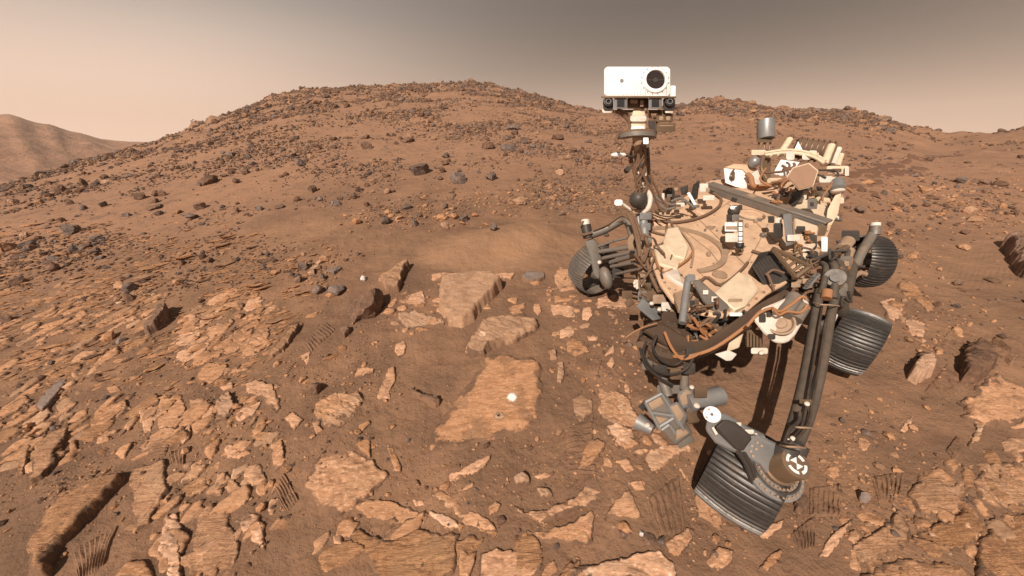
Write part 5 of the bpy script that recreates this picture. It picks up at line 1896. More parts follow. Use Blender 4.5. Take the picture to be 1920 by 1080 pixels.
# wind sensor booms
b = MB().ball(KD(1160, 290.5, 2.62), .060, .018, .022, (CX, CY, CZ))
wind = P(b, 'wind_sensor', 'white', mast)
b = MB().cbox(1157, 285.5, 1167, 291, 2.60, .02)
P(b, 'sensor_chip', 'alloy', wind)
b = MB().cyl(KD(1170, 291, 2.63), KD(1195, 296, 2.66), .009, n=8)
P(b, 'boom', 'dark', wind)
b = MB().cbox(1152, 374, 1168, 386, 2.86, .05, 3)
wind2 = P(b, 'wind_sensor', 'white', mast, .004)
b = MB().cyl(KD(1164, 380, 2.88), KD(1196, 402, 2.92), .011, n=8)
P(b, 'boom', 'white_dusty', wind2)

# ---- camera head on top of the mast
HD = 2.44
b = MB().cbox(1132.5, 125, 1257, 181, HD, .30, 5)
head = P(b, 'camera_head', 'white', mast.parent, .006, 'white camera head box with one large round window')
b = MB().cbox(1257, 160.5, 1267, 182, HD + .03, .22, 1)
P(b, 'side_box', 'white', head, .004)
lc = KD(1228, 151, HD)
s_ = HD / F_PX
b = MB().lathe(lc, CZ, [(23.5 * s_, -.002), (23.5 * s_, .010), (19.5 * s_, .016), (18 * s_, .016), (17.3 * s_, -.006), (17.3 * s_, -.02)], n=48)
P(b, 'window_ring', 'white', head)
b = MB()
for k in range(16):
    t = 2 * math.pi * (k + .5) / 16
    q = lc + CX * (25.5 * s_ * math.cos(t)) + CY * (25.5 * s_ * math.sin(t))
    b.cyl(q - CZ * .003, q + CZ * .005, .0042, n=8)
P(b, 'bolts', 'tan', head)
b = MB().cyl(lc + CZ * .0015, lc + CZ * .005, 17.6 * s_, n=40)
glass = P(b, 'lens_window', 'glass', head)
b = MB().cyl(lc + CZ * .005, lc + CZ * .008, 4.5 * s_, n=20).obox(lc + CZ * .0062, CX, CY, CZ, 33 * s_, 1.6 * s_, .002)
P(b, 'secondary_mirror', 'dark', glass)
b = MB()
cdisc(b, 1166, 151, HD - .004, 3.4, .006)
P(b, 'small_port', 'alloy', head)
b = MB().cbox(1210.5, 131, 1211.3, 180, HD - .0025, .004).cbox(1249, 135, 1249.8, 180, HD - .0025, .004)
for k in range(14):
    cdisc(b, 1138 + k * 5.2, 177.5, HD - .003, .7, .004, 6)
P(b, 'panel_seam', 'tan', head)
b = MB().cbox(1127, 180.5, 1268, 184, HD - .02, .32)
tray = P(b, 'camera_plate', 'bronze', head, .003)
for (x0, x1, lx) in ((1131, 1150, 1139.5), (1243, 1266, 1254)):
    b = MB().cbox(x0, 184, x1, 207, HD + .01, .14, 3)
    nav = P(b, 'navigation_camera', 'dark', head, .004)
    b = MB()
    c = KD(lx, 193, HD + .01)
    b.lathe(c, CZ, [(9 * s_, -.004), (9 * s_, .020), (6.5 * s_, .022), (5.5 * s_, .010), (.0005, .008)], n=24)
    P(b, 'lens', 'black', nav)
    b = MB().ring(c + CZ * .020, CZ, 4.6 * s_, .0035, n=20, m=6)
    P(b, 'lens_ring', 'alloy', nav)
b = MB().cbox(1129, 203, 1148, 212, HD + .02, .06, 2).cbox(1247, 205, 1262, 212, HD + .02, .05, 1)
P(b, 'camera_bracket', 'white_dusty', head, .003)
for x0, x1 in ((1151.5, 1175.5), (1216, 1241)):
    b = MB().cbox(x0, 184, x1, 204, HD - .005, .13, 1)
    zc = P(b, 'zoom_camera', 'alloy', head, .004)
    xm = (x0 + x1) / 2 + .5
    b = MB().cbox(xm - 7, 186.5, xm + 7, 200, HD - .010, .006)
    P(b, 'lens_hood', 'black', zc)
b = MB().cbox(1176, 184, 1216, 204, HD + .06, .18)
P(b, 'shadowed_housing', 'umber', head, .004)
b = MB().cbox(1181, 186, 1196, 194, HD + .045, .02, 1).cbox(1200, 187, 1207, 200, HD + .04, .03, 1)
P(b, 'fittings', 'tan', head, .003)
b = MB().cprism([(1189, 198), (1208, 198), (1211, 226), (1211, 248), (1184, 248), (1183, 226)], HD + .08, .11)
neck = P(b, 'neck', 'cream', head, .006)
b = MB().cbox(1181, 216, 1213, 229, HD + .06, .14, 3)
P(b, 'neck_actuator', 'white_dusty', neck, .008)
b = MB().cbox(1183, 236, 1210, 248, HD + .07, .12, 3)
P(b, 'neck_actuator', 'white', neck, .006)
b = MB().tube([KD(1150, 208, HD + .05), KD(1168, 216, HD + .06), KD(1180, 232, HD + .08), KD(1180, 248, HD + .08)], .010).tube([KD(1158, 206, HD + .08), KD(1178, 214, HD + .10), KD(1186, 230, HD + .1)], .012)
b.tube([KD(1212, 205, HD + .06), KD(1220, 222, HD + .08), KD(1214, 248, HD + .08)], .009)
P(b, 'neck_cable', 'brownhose', neck)
b = MB().cbox(1150, 206, 1190, 211, HD + .10, .12).cbox(1210, 206, 1258, 213, HD + .08, .14)
P(b, 'head_base', 'bronze', head, .003)
b = MB().cbox(1230, 213, 1262, 229, HD + .05, .13, 2).cbox(1224, 220, 1234, 246, HD + .08, .08, 1)
lb = P(b, 'electronics_box', 'bronze', head, .004)
b = MB().cbox(1231, 231, 1266.5, 247, HD + .03, .12, 1)
P(b, 'electronics_box', 'bronze', head, .004)
b = MB().cbox(1236, 218, 1244, 226, HD + .045, .02, 1).cbox(1249, 218, 1257, 226, HD + .045, .02, 1).cbox(1236, 235, 1262, 237, HD + .026, .01)
P(b, 'cover_plate', 'tan', lb, .002)
b = MB().cprism([(1214, 226), (1228, 226), (1228, 250), (1222, 252)], HD + .06, .03)
P(b, 'gusset', 'dark', head)


# ---- wheels
def make_wheel(center, axis, R=.263, W=.34, mat='tyre', spin=0.0, n_gr=48, label=None):
    """one cleated wheel: barrel with gently curved grousers, inner ring, spokes and hub"""
    c = Vector(center)
    u, w, a = frame_from(axis)
    nseg = n_gr * 8
    prof = [(-W / 2, R * .915), (-W / 2 + .008, R * .932), (-W * .36, R * .962), (-W * .18, R * .992), (0, R * 1.003), (W * .18, R * .992), (W * .36, R * .962), (W / 2 - .008, R * .932), (W / 2, R * .915)]
    inner = [(W / 2, R * .89), (W * .1, R * .93), (-W / 2, R * .89)]
    allp = prof + inner
    V, Fc = [], []
    for i in range(nseg):
        for j, (h, r) in enumerate(allp):
            skew = .009 * math.cos(math.pi * h / W)
            t = 2 * math.pi * i / nseg + spin + (skew / R if j < len(prof) else 0)
            rr = r + ((.0070 if i % 8 == 0 else (-.0018 if i % 8 in (1, 7) else 0)) if j < len(prof) else 0)
            V.append(c + a * h + (u * math.cos(t) + w * math.sin(t)) * rr)
    m = len(allp)
    for i in range(nseg):
        i2 = (i + 1) % nseg
        for j in range(m):
            j2 = (j + 1) % m
            Fc.append((i * m + j, i2 * m + j, i2 * m + j2, i * m + j2))
    wheel = P(MB().add(V, Fc), 'wheel', mat, label=label)
    P(MB().washer(c - a * .012, a, R * .78, R * .93, .024, n=48), 'rim', mat, wheel)
    P(MB().lathe(c, a, [(.0005, -.10), (.075, -.10), (.085, -.06), (.085, .06), (.070, .085), (.0005, .09)], n=24), 'hub', 'alloy_dusty', wheel)
    b = MB()
    for k in range(6):
        t = 2 * math.pi * k / 6 + .3
        e = u * math.cos(t) + w * math.sin(t)
        tt = a.cross(e)
        b.tube([c + e * .07, c + e * .13 + tt * .05, c + e * .19 + tt * .04, c + e * (R * .86)], .012, n=6)
    P(b, 'spokes', 'alloy_dusty', wheel)
    return wheel


def steer(a):
    a = math.radians(a)
    return Vector((-math.sin(a), math.cos(a), 0))


W_NEAR, W_MID, W_FAR = KD(1392, 888, 2.06), KD(1597, 640, 2.74), KD(1112, 505, 3.71)
W_REAR = KD(1622, 490, 3.39)
wn = make_wheel(W_NEAR, steer(12), R=.262, W=.35, label='nearest wheel, worn grey treads with a bolted strut over it')
wm = make_wheel(W_MID, steer(8), R=.245, W=.27)
wr = make_wheel(W_REAR, steer(42), R=.25, W=.20)
wf = make_wheel(W_FAR, steer(-10), R=.25, W=.26, mat='tyre_far')

# ---- near wheel: bracket, steering actuator, strut
ND = 1.80
b = MB().cprism([(1322, 806), (1326, 786), (1355, 772), (1378, 786), (1436, 822), (1472, 838), (1480, 862), (1470, 905), (1446, 902), (1424, 872), (1398, 858), (1372, 846), (1340, 830)], ND, .06)
brk = P(b, 'wheel_bracket', 'alloy', bevel=.010)
b = MB().cprism([(1339, 803), (1360, 785), (1380, 792), (1412, 820), (1392, 848), (1380, 843)], ND - .06, .07)
P(b, 'strut_cover', 'dark', brk, .012)
b = MB().cprism([(1334, 802), (1338, 800), (1346, 813), (1342, 816)], ND - .03, .05)
P(b, 'strut_edge', 'white_dusty', brk)
b = MB().tube([KD(1385, 848, ND - .02), KD(1400, 872, ND), KD(1412, 905, ND + .03)], .014, n=8).tube([KD(1396, 850, ND - .02), KD(1408, 872, ND), KD(1418, 902, ND + .03)], .010, n=8)
P(b, 'side_rib', 'dark', brk)
c = KD(1335, 777, ND - .05)
s_ = (ND - .05) / F_PX
fw = (CAMR - c).normalized()
b = MB().lathe(c, fw, [(15 * s_, -.09), (15 * s_, .0), (14 * s_, .006), (8.5 * s_, .006), (8 * s_, -.004), (4 * s_, -.004), (3.6 * s_, .004), (.0005, .004)], n=28)
cap = P(b, 'strut_cap', 'white', brk, label='round white strut cap with a dark centre hole')
P(MB().cyl(c + fw * .004, c + fw * .009, 2.8 * s_, n=16), 'centre_hole', 'dark', cap)
b = MB()
for k in range(4):
    t = math.pi / 2 * k + .5
    b.cyl(c + (CX * math.cos(t) + CY * math.sin(t)) * 11 * s_ + fw * .003, c + (CX * math.cos(t) + CY * math.sin(t)) * 11 * s_ + fw * .009, 2 * s_, n=10)
P(b, 'bolts', 'tan', cap)
# steering actuator: flange, bolt circle, motor with the emblem on its end
sc_ = KD(1462, 876, ND + .02)
up_ = (CAMR - sc_).normalized() * .80 + CX * .52 + CY * .12
up_.normalize()
sp = (ND) / F_PX
b = MB().lathe(sc_ - up_ * .06, up_, [(.0005, 0), (56 * sp, 0), (56 * sp, .016), (44 * sp, .020), (44 * sp, .034), (30 * sp, .036), (.0005, .036)], n=48)
flange = P(b, 'steering_flange', 'alloy', brk)
uu, ww, aa = frame_from(up_)
b = MB()
for k in range(30):
    t = 2 * math.pi * k / 30
    e = uu * math.cos(t) + ww * math.sin(t)
    b.cyl(sc_ - up_ * .041 + e * 50 * sp, sc_ - up_ * .033 + e * 50 * sp, .0065, n=8)
    b.cyl(sc_ - up_ * .025 + e * 37 * sp, sc_ - up_ * .014 + e * 37 * sp, .0065, n=8)
P(b, 'bolts', 'tan', flange)
P(MB().ring(sc_ - up_ * .022, up_, 43 * sp, .006, n=44), 'flange_rib', 'dark', flange)
b = MB().lathe(sc_ - up_ * .03, up_, [(31 * sp, 0), (31 * sp, .03), (27 * sp, .035), (26 * sp, .135), (25 * sp, .145), (.0005, .145)], n=36)
motor = P(b, 'steering_motor', 'bronze', brk)
te = sc_ + up_ * .1155
ex, ey = CX - up_ * CX.dot(up_), None
ex.normalize()
ey = up_.cross(ex)
R_ = .050
b = MB()
for k in range(4):
    b.washer(te, up_, R_ * .74, R_, .003, math.radians(90 * k + 12), math.radians(90 * k + 78), n=10, hint=ex)
rot = lambda x, y: te + (ex * (x * .94 - y * .34) + ey * (x * .34 + y * .94)) * R_
for tri in (((0, 0), (.42, .46), (-.42, .46)), ((0, 0), (-.42, -.46), (.42, -.46))):
    b.prism([rot(*q) for q in tri], up_ * .003)
P(b, 'emblem', 'white', motor, label='white broken ring and hourglass mark on the motor end')
b = MB().cprism([(1455, 935), (1470, 930), (1492, 905), (1500, 880), (1508, 884), (1500, 912), (1474, 944), (1462, 944)], ND + .02, .03)
P(b, 'lower_bracket', 'alloy', brk, .006)
b = MB().cbox(1395, 805, 1414, 814, ND - .02, .05, 2).cbox(1378, 792, 1390, 799, ND - .02, .04, 1).cbox(1405, 812, 1420, 818, ND - .0, .04, 1)
P(b, 'connector', 'white_dusty', brk, .004)
b = MB()
for (x, y) in ((1410, 836), (1420, 830), (1408, 846), (1418, 842), (1428, 836), (1412, 855), (1404, 862)):
    q = KD(x, y, ND)
    b.cyl(q, q + (CAMR - q).normalized() * .010, .0062, n=8)
P(b, 'bolts', 'tan', brk)

# ---- double tube leg from the shoulder joint down to the near wheel
T0, T1 = 2.42, 1.78
legA = [KD(1537, 545, T0), KD(1527, 600, 2.30), KD(1512, 690, 2.08), KD(1494, 770, 1.90), KD(1474, 836, T1)]
legB = [KD(1566, 552, T0), KD(1556, 600, 2.32), KD(1540, 690, 2.10), KD(1520, 770, 1.92), KD(1496, 832, T1)]
leg = P(MB().tube(legA, .028, n=18), 'suspension_tube', 'dark_tube')
leg2 = P(MB().tube(legB, .028, n=18), 'suspension_tube', 'dark_tube')
off = lambda x, y, d: KD(x, y, d - .05)
b = MB().tube([off(1541, 575, 2.36), off(1530, 650, 2.16), off(1515, 740, 1.95), off(1510, 772, 1.88), off(1500, 806, 1.82), off(1478, 828, 1.76)], .0075, n=8)
b.tube([off(1548, 600, 2.3), off(1536, 680, 2.1), off(1523, 752, 1.92), off(1520, 775, 1.88), off(1512, 800, 1.82), off(1490, 826, 1.76)], .0075, n=8)
b.tube([off(1500, 772, 1.86), off(1497, 790, 1.84), off(1480, 806, 1.80), off(1470, 832, 1.76)], .010, n=8)
P(b, 'leg_cable', 'black', leg)
b = MB().cbox(1499, 749, 1522, 757, 1.83, .06, 1)
P(b, 'cable_clamp', 'bronze', leg, .004)
b = MB().ball(KD(1513, 757, 1.81), .013, .013, .013).ball(KD(1477, 825, 1.72), .010, .010, .010).ball(KD(1486, 822, 1.72), .012, .012, .012)
P(b, 'clamp_bolt', 'white_dusty', leg)
b = MB()
for (x, y, d) in ((1549, 570, 2.33), (1505, 800, 1.80), (1486, 836, 1.74)):
    b.tube([KD(x - 24, y - 2, d + .02), KD(x - 10, y + 1, d - .06), KD(x + 10, y + 2, d - .06), KD(x + 24, y + 4, d + .02)], .005, n=6)
P(b, 'cable_tie', 'tan', leg)
b = MB().cyl(KD(1474, 836, 1.80), KD(1470, 868, 1.80), .058, .062, n=20).cyl(KD(1496, 832, 1.80), KD(1482, 866, 1.80), .05, .05, n=18)
P(b, 'leg_socket', 'dark', leg)

# ---- shoulder joint on the rover's flank: pivot drum, hoses, brackets
b = MB().cyl(KD(1556, 528, 2.62), KD(1566, 520, 2.40), .065, n=24)
piv = P(b, 'rocker_pivot', 'dark_tube', bevel=.006)
b = MB().cyl(KD(1566, 520, 2.41), KD(1568, 519, 2.385), .035, n=24)
P(b, 'pivot_cap', 'dark', piv)
b = MB().tube([KD(1545, 485, 2.60), KD(1560, 492, 2.52), KD(1566, 515, 2.44), KD(1562, 560, 2.38)], .026, n=10).tube([KD(1552, 480, 2.64), KD(1574, 495, 2.54), KD(1580, 512, 2.48), KD(1570, 528, 2.42)], .024, n=10)
b.tube([KD(1535, 492, 2.6), KD(1548, 500, 2.5), KD(1545, 530, 2.42), KD(1538, 552, 2.38)], .020, n=10).tube([KD(1590, 470, 2.7), KD(1584, 500, 2.6), KD(1576, 530, 2.5)], .018, n=8)
P(b, 'shoulder_hose', 'dark_tube', piv)
b = MB().cyl(KD(1551, 545, 2.36), KD(1549, 560, 2.34), .030, n=16)
P(b, 'orange_sleeve', 'cable', piv)
b = MB().cbox(1530, 515, 1550, 540, 2.48, .14, 2).cbox(1572, 530, 1590, 556, 2.50, .12, 3).cbox(1552, 560, 1566, 582, 2.44, .08, 2).cbox(1575, 480, 1598, 500, 2.62, .12, 2)
P(b, 'joint_housing', 'alloy_dusty', piv, .006)
b = MB().cbox(1508, 470, 1534, 500, 2.56, .14, 3).cbox(1516, 440, 1532, 466, 2.66, .10, 2)
P(b, 'actuator', 'dark', piv, .008)
b = MB().cbox(1540, 444, 1552, 472, 2.70, .06, 1)
P(b, 'white_bracket', 'white', piv, .004)
b = MB().cyl(KD(1562, 590, 2.42), KD(1552, 612, 2.38), .026, n=14).ball(KD(1553, 606, 2.36), .02, .02, .02)
P(b, 'pale_fitting', 'white_dusty', piv)
# bogie beam to the middle and rear wheels
hm = W_MID + Vector((0.0, -.17, .02))
b = MB().tube([KD(1575, 540, 2.58), KD(1578, 585, 2.66), hm + Vector((0, -.02, .16)), hm], .042, n=12)
bog = P(b, 'bogie_tube', 'dark_tube')
b = MB().cyl(hm + Vector((0, -.07, 0)), hm + Vector((0, .10, 0)), .085, n=20)
P(b, 'drive_motor', 'dark', bog)
b = MB().tube([KD(1584, 555, 2.68), KD(1592, 520, 2.88), KD(1600, 486, 3.10), KD(1606, 470, 3.2)], .045, n=12)
P(b, 'bogie_tube', 'dark_tube', bog)
b = MB().cbox(1578, 432, 1612, 452, 3.02, .20, 2).cbox(1574, 452, 1592, 478, 3.00, .16, 2)
P(b, 'actuator', 'dark', bog, .01)
b = MB().cyl(KD(1576, 468, 2.95), KD(1590, 452, 3.0), .05, n=16).cyl(KD(1583, 490, 2.9), KD(1592, 470, 2.96), .04, n=16)
P(b, 'actuator_ring', 'tan', bog)
b = MB().tube([KD(1602, 500, 3.0), KD(1618, 468, 3.05), KD(1632, 446, 3.1), KD(1640, 430, 3.12)], .036, n=12).cyl(KD(1640, 440, 3.1), KD(1641, 424, 3.1), .040, n=16)
P(b, 'rear_strut', 'alloy_dusty', bog)
b = MB().cyl(KD(1641, 424, 3.09), KD(1641.5, 418, 3.09), .036, n=16)
P(b, 'strut_cap', 'white_dusty', bog)
b = MB().tube([KD(1590, 545, 2.9), KD(1600, 520, 2.95), KD(1612, 512, 3.0), KD(1622, 514, 3.02)], .022, n=10).cbox(1590, 520, 1600, 544, 2.86, .06, 1)
P(b, 'rear_link', 'tan', bog, .0)
b = MB().tube([KD(1588, 505, 2.9), KD(1594, 488, 2.95), KD(1590, 472, 2.98)], .020, n=10)
P(b, 'orange_sleeve', 'cable', bog)

# ---- far front wheel: steering motor, strut tubes and links to the body
FD = 3.45
b = MB().cyl(KD(1103, 446, FD), KD(1098, 422, FD), .050, n=18)
fs = P(b, 'steering_motor', 'dark')
b = MB().cyl(KD(1098, 422, FD), KD(1097.5, 412, FD), .046, .040, n=18)
P(b, 'motor_cap', 'white_dusty', fs)
b = MB().tube([KD(1094, 415, FD - .03), KD(1086, 428, FD - .04), KD(1092, 440, FD - .06), KD(1110, 436, FD - .06)], .013, n=8)
P(b, 'motor_cable', 'brownhose', fs)
b = MB().tube([KD(1108, 440, FD), KD(1135, 430, FD - .02), KD(1168, 412, FD - .1), KD(1180, 420, FD - .2), KD(1190, 452, FD - .3)], .042, n=14)
ft = P(b, 'suspension_tube', 'alloy_dusty')
b = MB().tube([KD(1112, 432, FD - .05), KD(1140, 420, FD - .08), KD(1166, 404, FD - .14), KD(1185, 415, FD - .26)], .012, n=8).tube([KD(1140, 426, FD - .06), KD(1158, 416, FD - .1), KD(1175, 412, FD - .18)], .012, n=8)
P(b, 'tube_cable', 'brownhose', ft)
b = MB().cprism([(1095, 452), (1112, 446), (1124, 458), (1128, 485), (1132, 505), (1122, 525), (1113, 515), (1106, 480)], FD, .08)
fb = P(b, 'wheel_bracket', 'alloy_dusty', ft, .012)
hc = KD(1136, 521, FD - .10)
b = MB().ball(hc, .115, .060, .075, ((CY * .95 - CX * .28).normalized(), (CX * .95 + CY * .28).normalized(), CZ))
P(b, 'hub_cover', 'alloy_dusty', ft)
b = MB()
for (x0, y0, d0, x1, y1, d1, r) in ((1122, 462, FD, 1150, 452, FD - .12, .012), (1150, 452, FD - .1, 1176, 446, FD - .2, .012), (1124, 472, FD - .02, 1192, 462, FD - .35, .022), (1132, 484, FD - .02, 1196, 470, FD - .38, .020), (1145, 492, FD - .05, 1200, 476, FD - .45, .024), (1140, 470, FD, 1160, 478, FD - .15, .02), (1150, 515, FD - .1, 1200, 504, FD - .5, .013), (1146, 500, FD - .1, 1190, 492, FD - .4, .018)):
    b.cyl(KD(x0, y0, d0), KD(x1, y1, d1), r, n=10)
P(b, 'link_rod', 'alloy_dusty', ft)
b = MB().cbox(1148, 502, 1170, 522, FD - .15, .12, 2).cbox(1130, 455, 1142, 470, FD - .05, .1, 2).cbox(1120, 488, 1130, 496, FD - .12, .05, 1)
P(b, 'joint_housing', 'dark', ft, .008)
b = MB().ball(KD(1124, 492, FD - .18), .020, .020, .020)
P(b, 'bright_bolt', 'white_dusty', ft)

# ---- front right edge of the body: boxes, bundled cables, cameras
b = MB()
for pts in ([(1182, 402), (1196, 440), (1200, 470), (1210, 500)], [(1176, 398), (1188, 425), (1196, 460), (1200, 482)], [(1190, 408), (1206, 452), (1212, 486), (1222, 520), (1236, 548)]):
    b.tube([KD(x, y, 2.95 - (y - 400) * .0030) for x, y in pts], .014, n=8)
P(b, 'cable_bundle', 'brownhose')
for i, (x0, y0, x1, y1, d, t, m) in enumerate(((1196, 500, 1212, 532, 2.70, .16, 'tan'), (1188, 524, 1206, 540, 2.72, .12, 'white_dusty'), (1204, 530, 1222, 548, 2.64, .14, 'bronze'), (1212, 546, 1236, 566, 2.58, .14, 'umber'),
                                               (1224, 552, 1250, 570, 2.50, .12, 'tan'), (1240, 566, 1262, 584, 2.46, .12, 'white_dusty'), (1218, 500, 1236, 540, 2.66, .10, 'dark'), (1196, 545, 1214, 566, 2.62, .10, 'alloy'), (1228, 520, 1252, 556, 2.62, .12, 'umber'))):
    P(MB().cbox(x0, y0, x1, y1, d, t, 2), 'equipment_box', m, bevel=.008)
b = MB().cprism([(1192, 575), (1206, 560), (1232, 580), (1240, 598), (1224, 602)], 2.50, .06)
P(b, 'front_shield', 'alloy', bevel=.006)
b = MB().cprism([(1170, 566), (1182, 558), (1190, 570), (1176, 578)], 2.70, .05).cbox(1166, 545, 1186, 560, 2.85, .06, 1)
P(b, 'hazard_camera', 'umber', bevel=.006)
b = MB().ball(KD(1222, 569, 2.44), .016, .016, .014).ball(KD(1237, 580, 2.40), .018, .016, .016).ball(KD(1190, 531, 2.6), .012, .012, .012).ball(KD(1195, 540, 2.6), .012, .010, .012)
P(b, 'pale_cap', 'white_dusty')
# V-shaped grey struts in front of the deck
b = MB().tube([KD(1291, 520, 2.24), KD(1286, 552, 2.18), KD(1279, 606, 2.08)], .022, n=10).cbox(1288, 514, 1304, 528, 2.20, .08, 2)
P(b, 'front_strut', 'alloy')
b = MB().cprism([(1296, 526), (1312, 524), (1368, 574), (1366, 590), (1348, 596), (1318, 566)], 2.18, .14)
fcov = P(b, 'front_cover', 'alloy_dusty', bevel=.010)
b = MB().cbox(1318, 544, 1328, 552, 2.165, .02).cbox(1334, 556, 1346, 566, 2.165, .02)
P(b, 'cover_latch', 'white_dusty', fcov)
b = MB().cbox(1368, 586, 1392, 593, 2.08, .05, 1)
P(b, 'pale_plate', 'white', bevel=.003)
b = MB().cbox(1366, 560, 1392, 586, 2.20, .06, 1)
P(b, 'fitting_block', 'tan', bevel=.006)

# tangle of lines and small boxes under the front of the deck
rg = np.random.default_rng(77)
for nm, m, k, box_, d0 in (('wiring', 'brownhose', 16, (1280, 560, 1345, 640), 2.16), ('wiring', 'cable', 7, (1290, 570, 1380, 640), 2.10), ('wiring', 'dark', 14, (1285, 565, 1400, 650), 2.18), ('wiring', 'brownhose', 10, (1200, 470, 1260, 580), 2.62), ('wiring', 'dark', 8, (1230, 500, 1300, 590), 2.5)):
    b = MB()
    for i in range(k):
        x, y = rg.uniform(box_[0], box_[2]), rg.uniform(box_[1], box_[3])
        pts = []
        for j in range(5):
            pts.append(KD(x, y, d0 + rg.uniform(-.05, .06)))
            x = float(np.clip(x + rg.normal(0, 14), box_[0], box_[2]))
            y = float(np.clip(y + rg.normal(3, 12), box_[1], box_[3]))
        b.tube(pts, rg.uniform(.005, .011), n=6)
    P(b, nm, m)
for i in range(26):
    x, y = rg.uniform(1284, 1392), rg.uniform(560, 646)
    w, h = rg.uniform(7, 20), rg.uniform(6, 16)
    P(MB().cbox(x - w / 2, y - h / 2, x + w / 2, y + h / 2, 2.22 + rg.uniform(-.02, .06), .10, 1), 'fitting_block', ['umber', 'dark', 'tan', 'alloy_dusty', 'bronze'][i % 5], bevel=.005)

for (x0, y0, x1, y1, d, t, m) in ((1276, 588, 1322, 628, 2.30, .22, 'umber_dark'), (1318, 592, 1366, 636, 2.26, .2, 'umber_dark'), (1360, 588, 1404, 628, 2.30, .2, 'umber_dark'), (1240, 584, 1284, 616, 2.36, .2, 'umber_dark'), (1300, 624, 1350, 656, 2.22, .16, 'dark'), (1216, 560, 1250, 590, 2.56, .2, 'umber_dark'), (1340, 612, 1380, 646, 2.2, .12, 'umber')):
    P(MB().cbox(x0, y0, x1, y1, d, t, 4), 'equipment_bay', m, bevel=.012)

# ---- robotic arm: long link, dark drum in place of a shadow, instrument turret
AD = 2.02
b = MB().cprism([(1196, 616), (1236, 604), (1300, 642), (1330, 634), (1420, 572), (1476, 540), (1490, 560), (1440, 594), (1338, 662), (1296, 676), (1262, 660)], AD + .03, .10)
arm = P(b, 'arm_link', 'umber_dark', bevel=.015)
b = MB().tube([KD(x, y, AD - .02) for x, y in ((1262, 668), (1290, 668), (1340, 652), (1400, 610), (1424, 586), (1446, 574))], .010, n=8)
P(b, 'orange_cable', 'cable', arm)
b = MB().tube([KD(x, y, AD - .03) for x, y in ((1246, 622), (1258, 650), (1276, 672), (1296, 670), (1312, 662))], .008, n=8).tube([KD(x, y, AD - .02) for x, y in ((1172, 634), (1186, 624), (1208, 613), (1232, 606))], .004, n=8)
P(b, 'arm_cable', 'cable', arm)
dc = KD(1250, 640, 2.16)  # dark drum added where the camera turret's cast shadow would lie
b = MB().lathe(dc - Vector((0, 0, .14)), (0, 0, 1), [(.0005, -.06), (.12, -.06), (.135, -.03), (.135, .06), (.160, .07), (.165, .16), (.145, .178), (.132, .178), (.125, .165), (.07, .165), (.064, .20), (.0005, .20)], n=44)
jd = P(b, 'shadow_drum', 'umber_dark', arm, label='large round dark brown drum standing in for the camera turret shadow')
P(MB().ring(dc - Vector((0, 0, .06)), (0, 0, 1), .164, .008, n=44), 'shadow_drum_rib', 'umber', jd)
P(MB().ring(dc + Vector((0, 0, .03)), (0, 0, 1), .09, .009, n=40), 'shadow_drum_rib', 'umber', jd)
b = MB()
for k in range(20):
    t = 2 * math.pi * k / 20
    q = dc + Vector((.138 * math.cos(t), .138 * math.sin(t), .037))
    b.cyl(q, q + Vector((0, 0, .008)), .006, n=8)
    q = dc + Vector((.164 * math.cos(t), .164 * math.sin(t), -.02))
    b.cyl(q, q + Vector((.006 * math.cos(t), .006 * math.sin(t), 0)), .006, n=8)
P(b, 'bolts', 'bronze', jd)  # bolts of the added shadow drum
for (x0, y0, x1, y1, d, m) in ((1196, 640, 1216, 672, 2.10, 'umber'), (1280, 680, 1304, 702, 2.06, 'dark'), (1226, 684, 1252, 704, 2.04, 'dark'), (1204, 676, 1224, 694, 2.08, 'alloy_dusty'), (1256, 690, 1278, 712, 2.05, 'bronze'), (1286, 650, 1302, 676, 2.0, 'dark')):
    P(MB().cbox(x0, y0, x1, y1, d, .08, 2), 'shadow_drum_box', m, jd, .006)
b = MB()
for pts in ([(1212, 640), (1206, 664), (1222, 690), (1250, 702), (1284, 694), (1300, 672)], [(1232, 628), (1224, 652), (1240, 676), (1268, 684), (1290, 664)], [(1200, 652), (1210, 684), (1236, 708), (1262, 722)]):
    b.tube([KD(x, y, 1.99) for x, y in pts], .008, n=8)
P(b, 'wires', 'black', jd)  # wires on the added shadow drum
b = MB().cprism([(1372, 626), (1394, 600), (1398, 612), (1386, 652), (1362, 660)], AD + .08, .06)
P(b, 'pale_bracket', 'cream', arm, .006)
b = MB().cprism([(1340, 664), (1366, 656), (1382, 664), (1372, 676), (1362, 677)], AD + .08, .04)
P(b, 'pale_bracket', 'white_dusty', arm, .004)
# carousel cradle in pale metal
CDp = 1.97
out = [(1412, 600), (1430, 577), (1455, 567), (1492, 550), (1515, 564), (1519, 578), (1504, 606), (1492, 627), (1480, 640), (1468, 645), (1450, 642), (1430, 623)]
cr = P(MB().cprism(out, CDp, .09), 'tool_cradle', 'white_dusty', bevel=.010, label='pale rounded tool cradle with a deep round cup')
cc = KD(1463, 606, CDp)
fw = (CAMR - cc).normalized()
nn = (fw + Vector((0, 0, .35))).normalized()
s_ = CDp / F_PX
b = MB().lathe(cc, nn, [(23 * s_, -.03), (23 * s_, .018), (20 * s_, .020), (18.5 * s_, .012), (17 * s_, -.0), (11 * s_, .002), (9 * s_, .012), (.0005, .016)], n=36)
P(b, 'cup', 'tan', cr)
b = MB().cyl(KD(1470, 590, 1.95), KD(1490, 556, 1.99), .040, n=16).cyl(KD(1490, 600, 1.94), KD(1506, 574, 1.97), .036, n=16)
P(b, 'cradle_motor', 'alloy_dusty', cr)
b = MB().cbox(1424, 588, 1436, 604, 1.955, .03, 1).cbox(1438, 578, 1448, 594, 1.955, .03, 1).cbox(1440, 626, 1454, 636, 1.955, .03, 1)
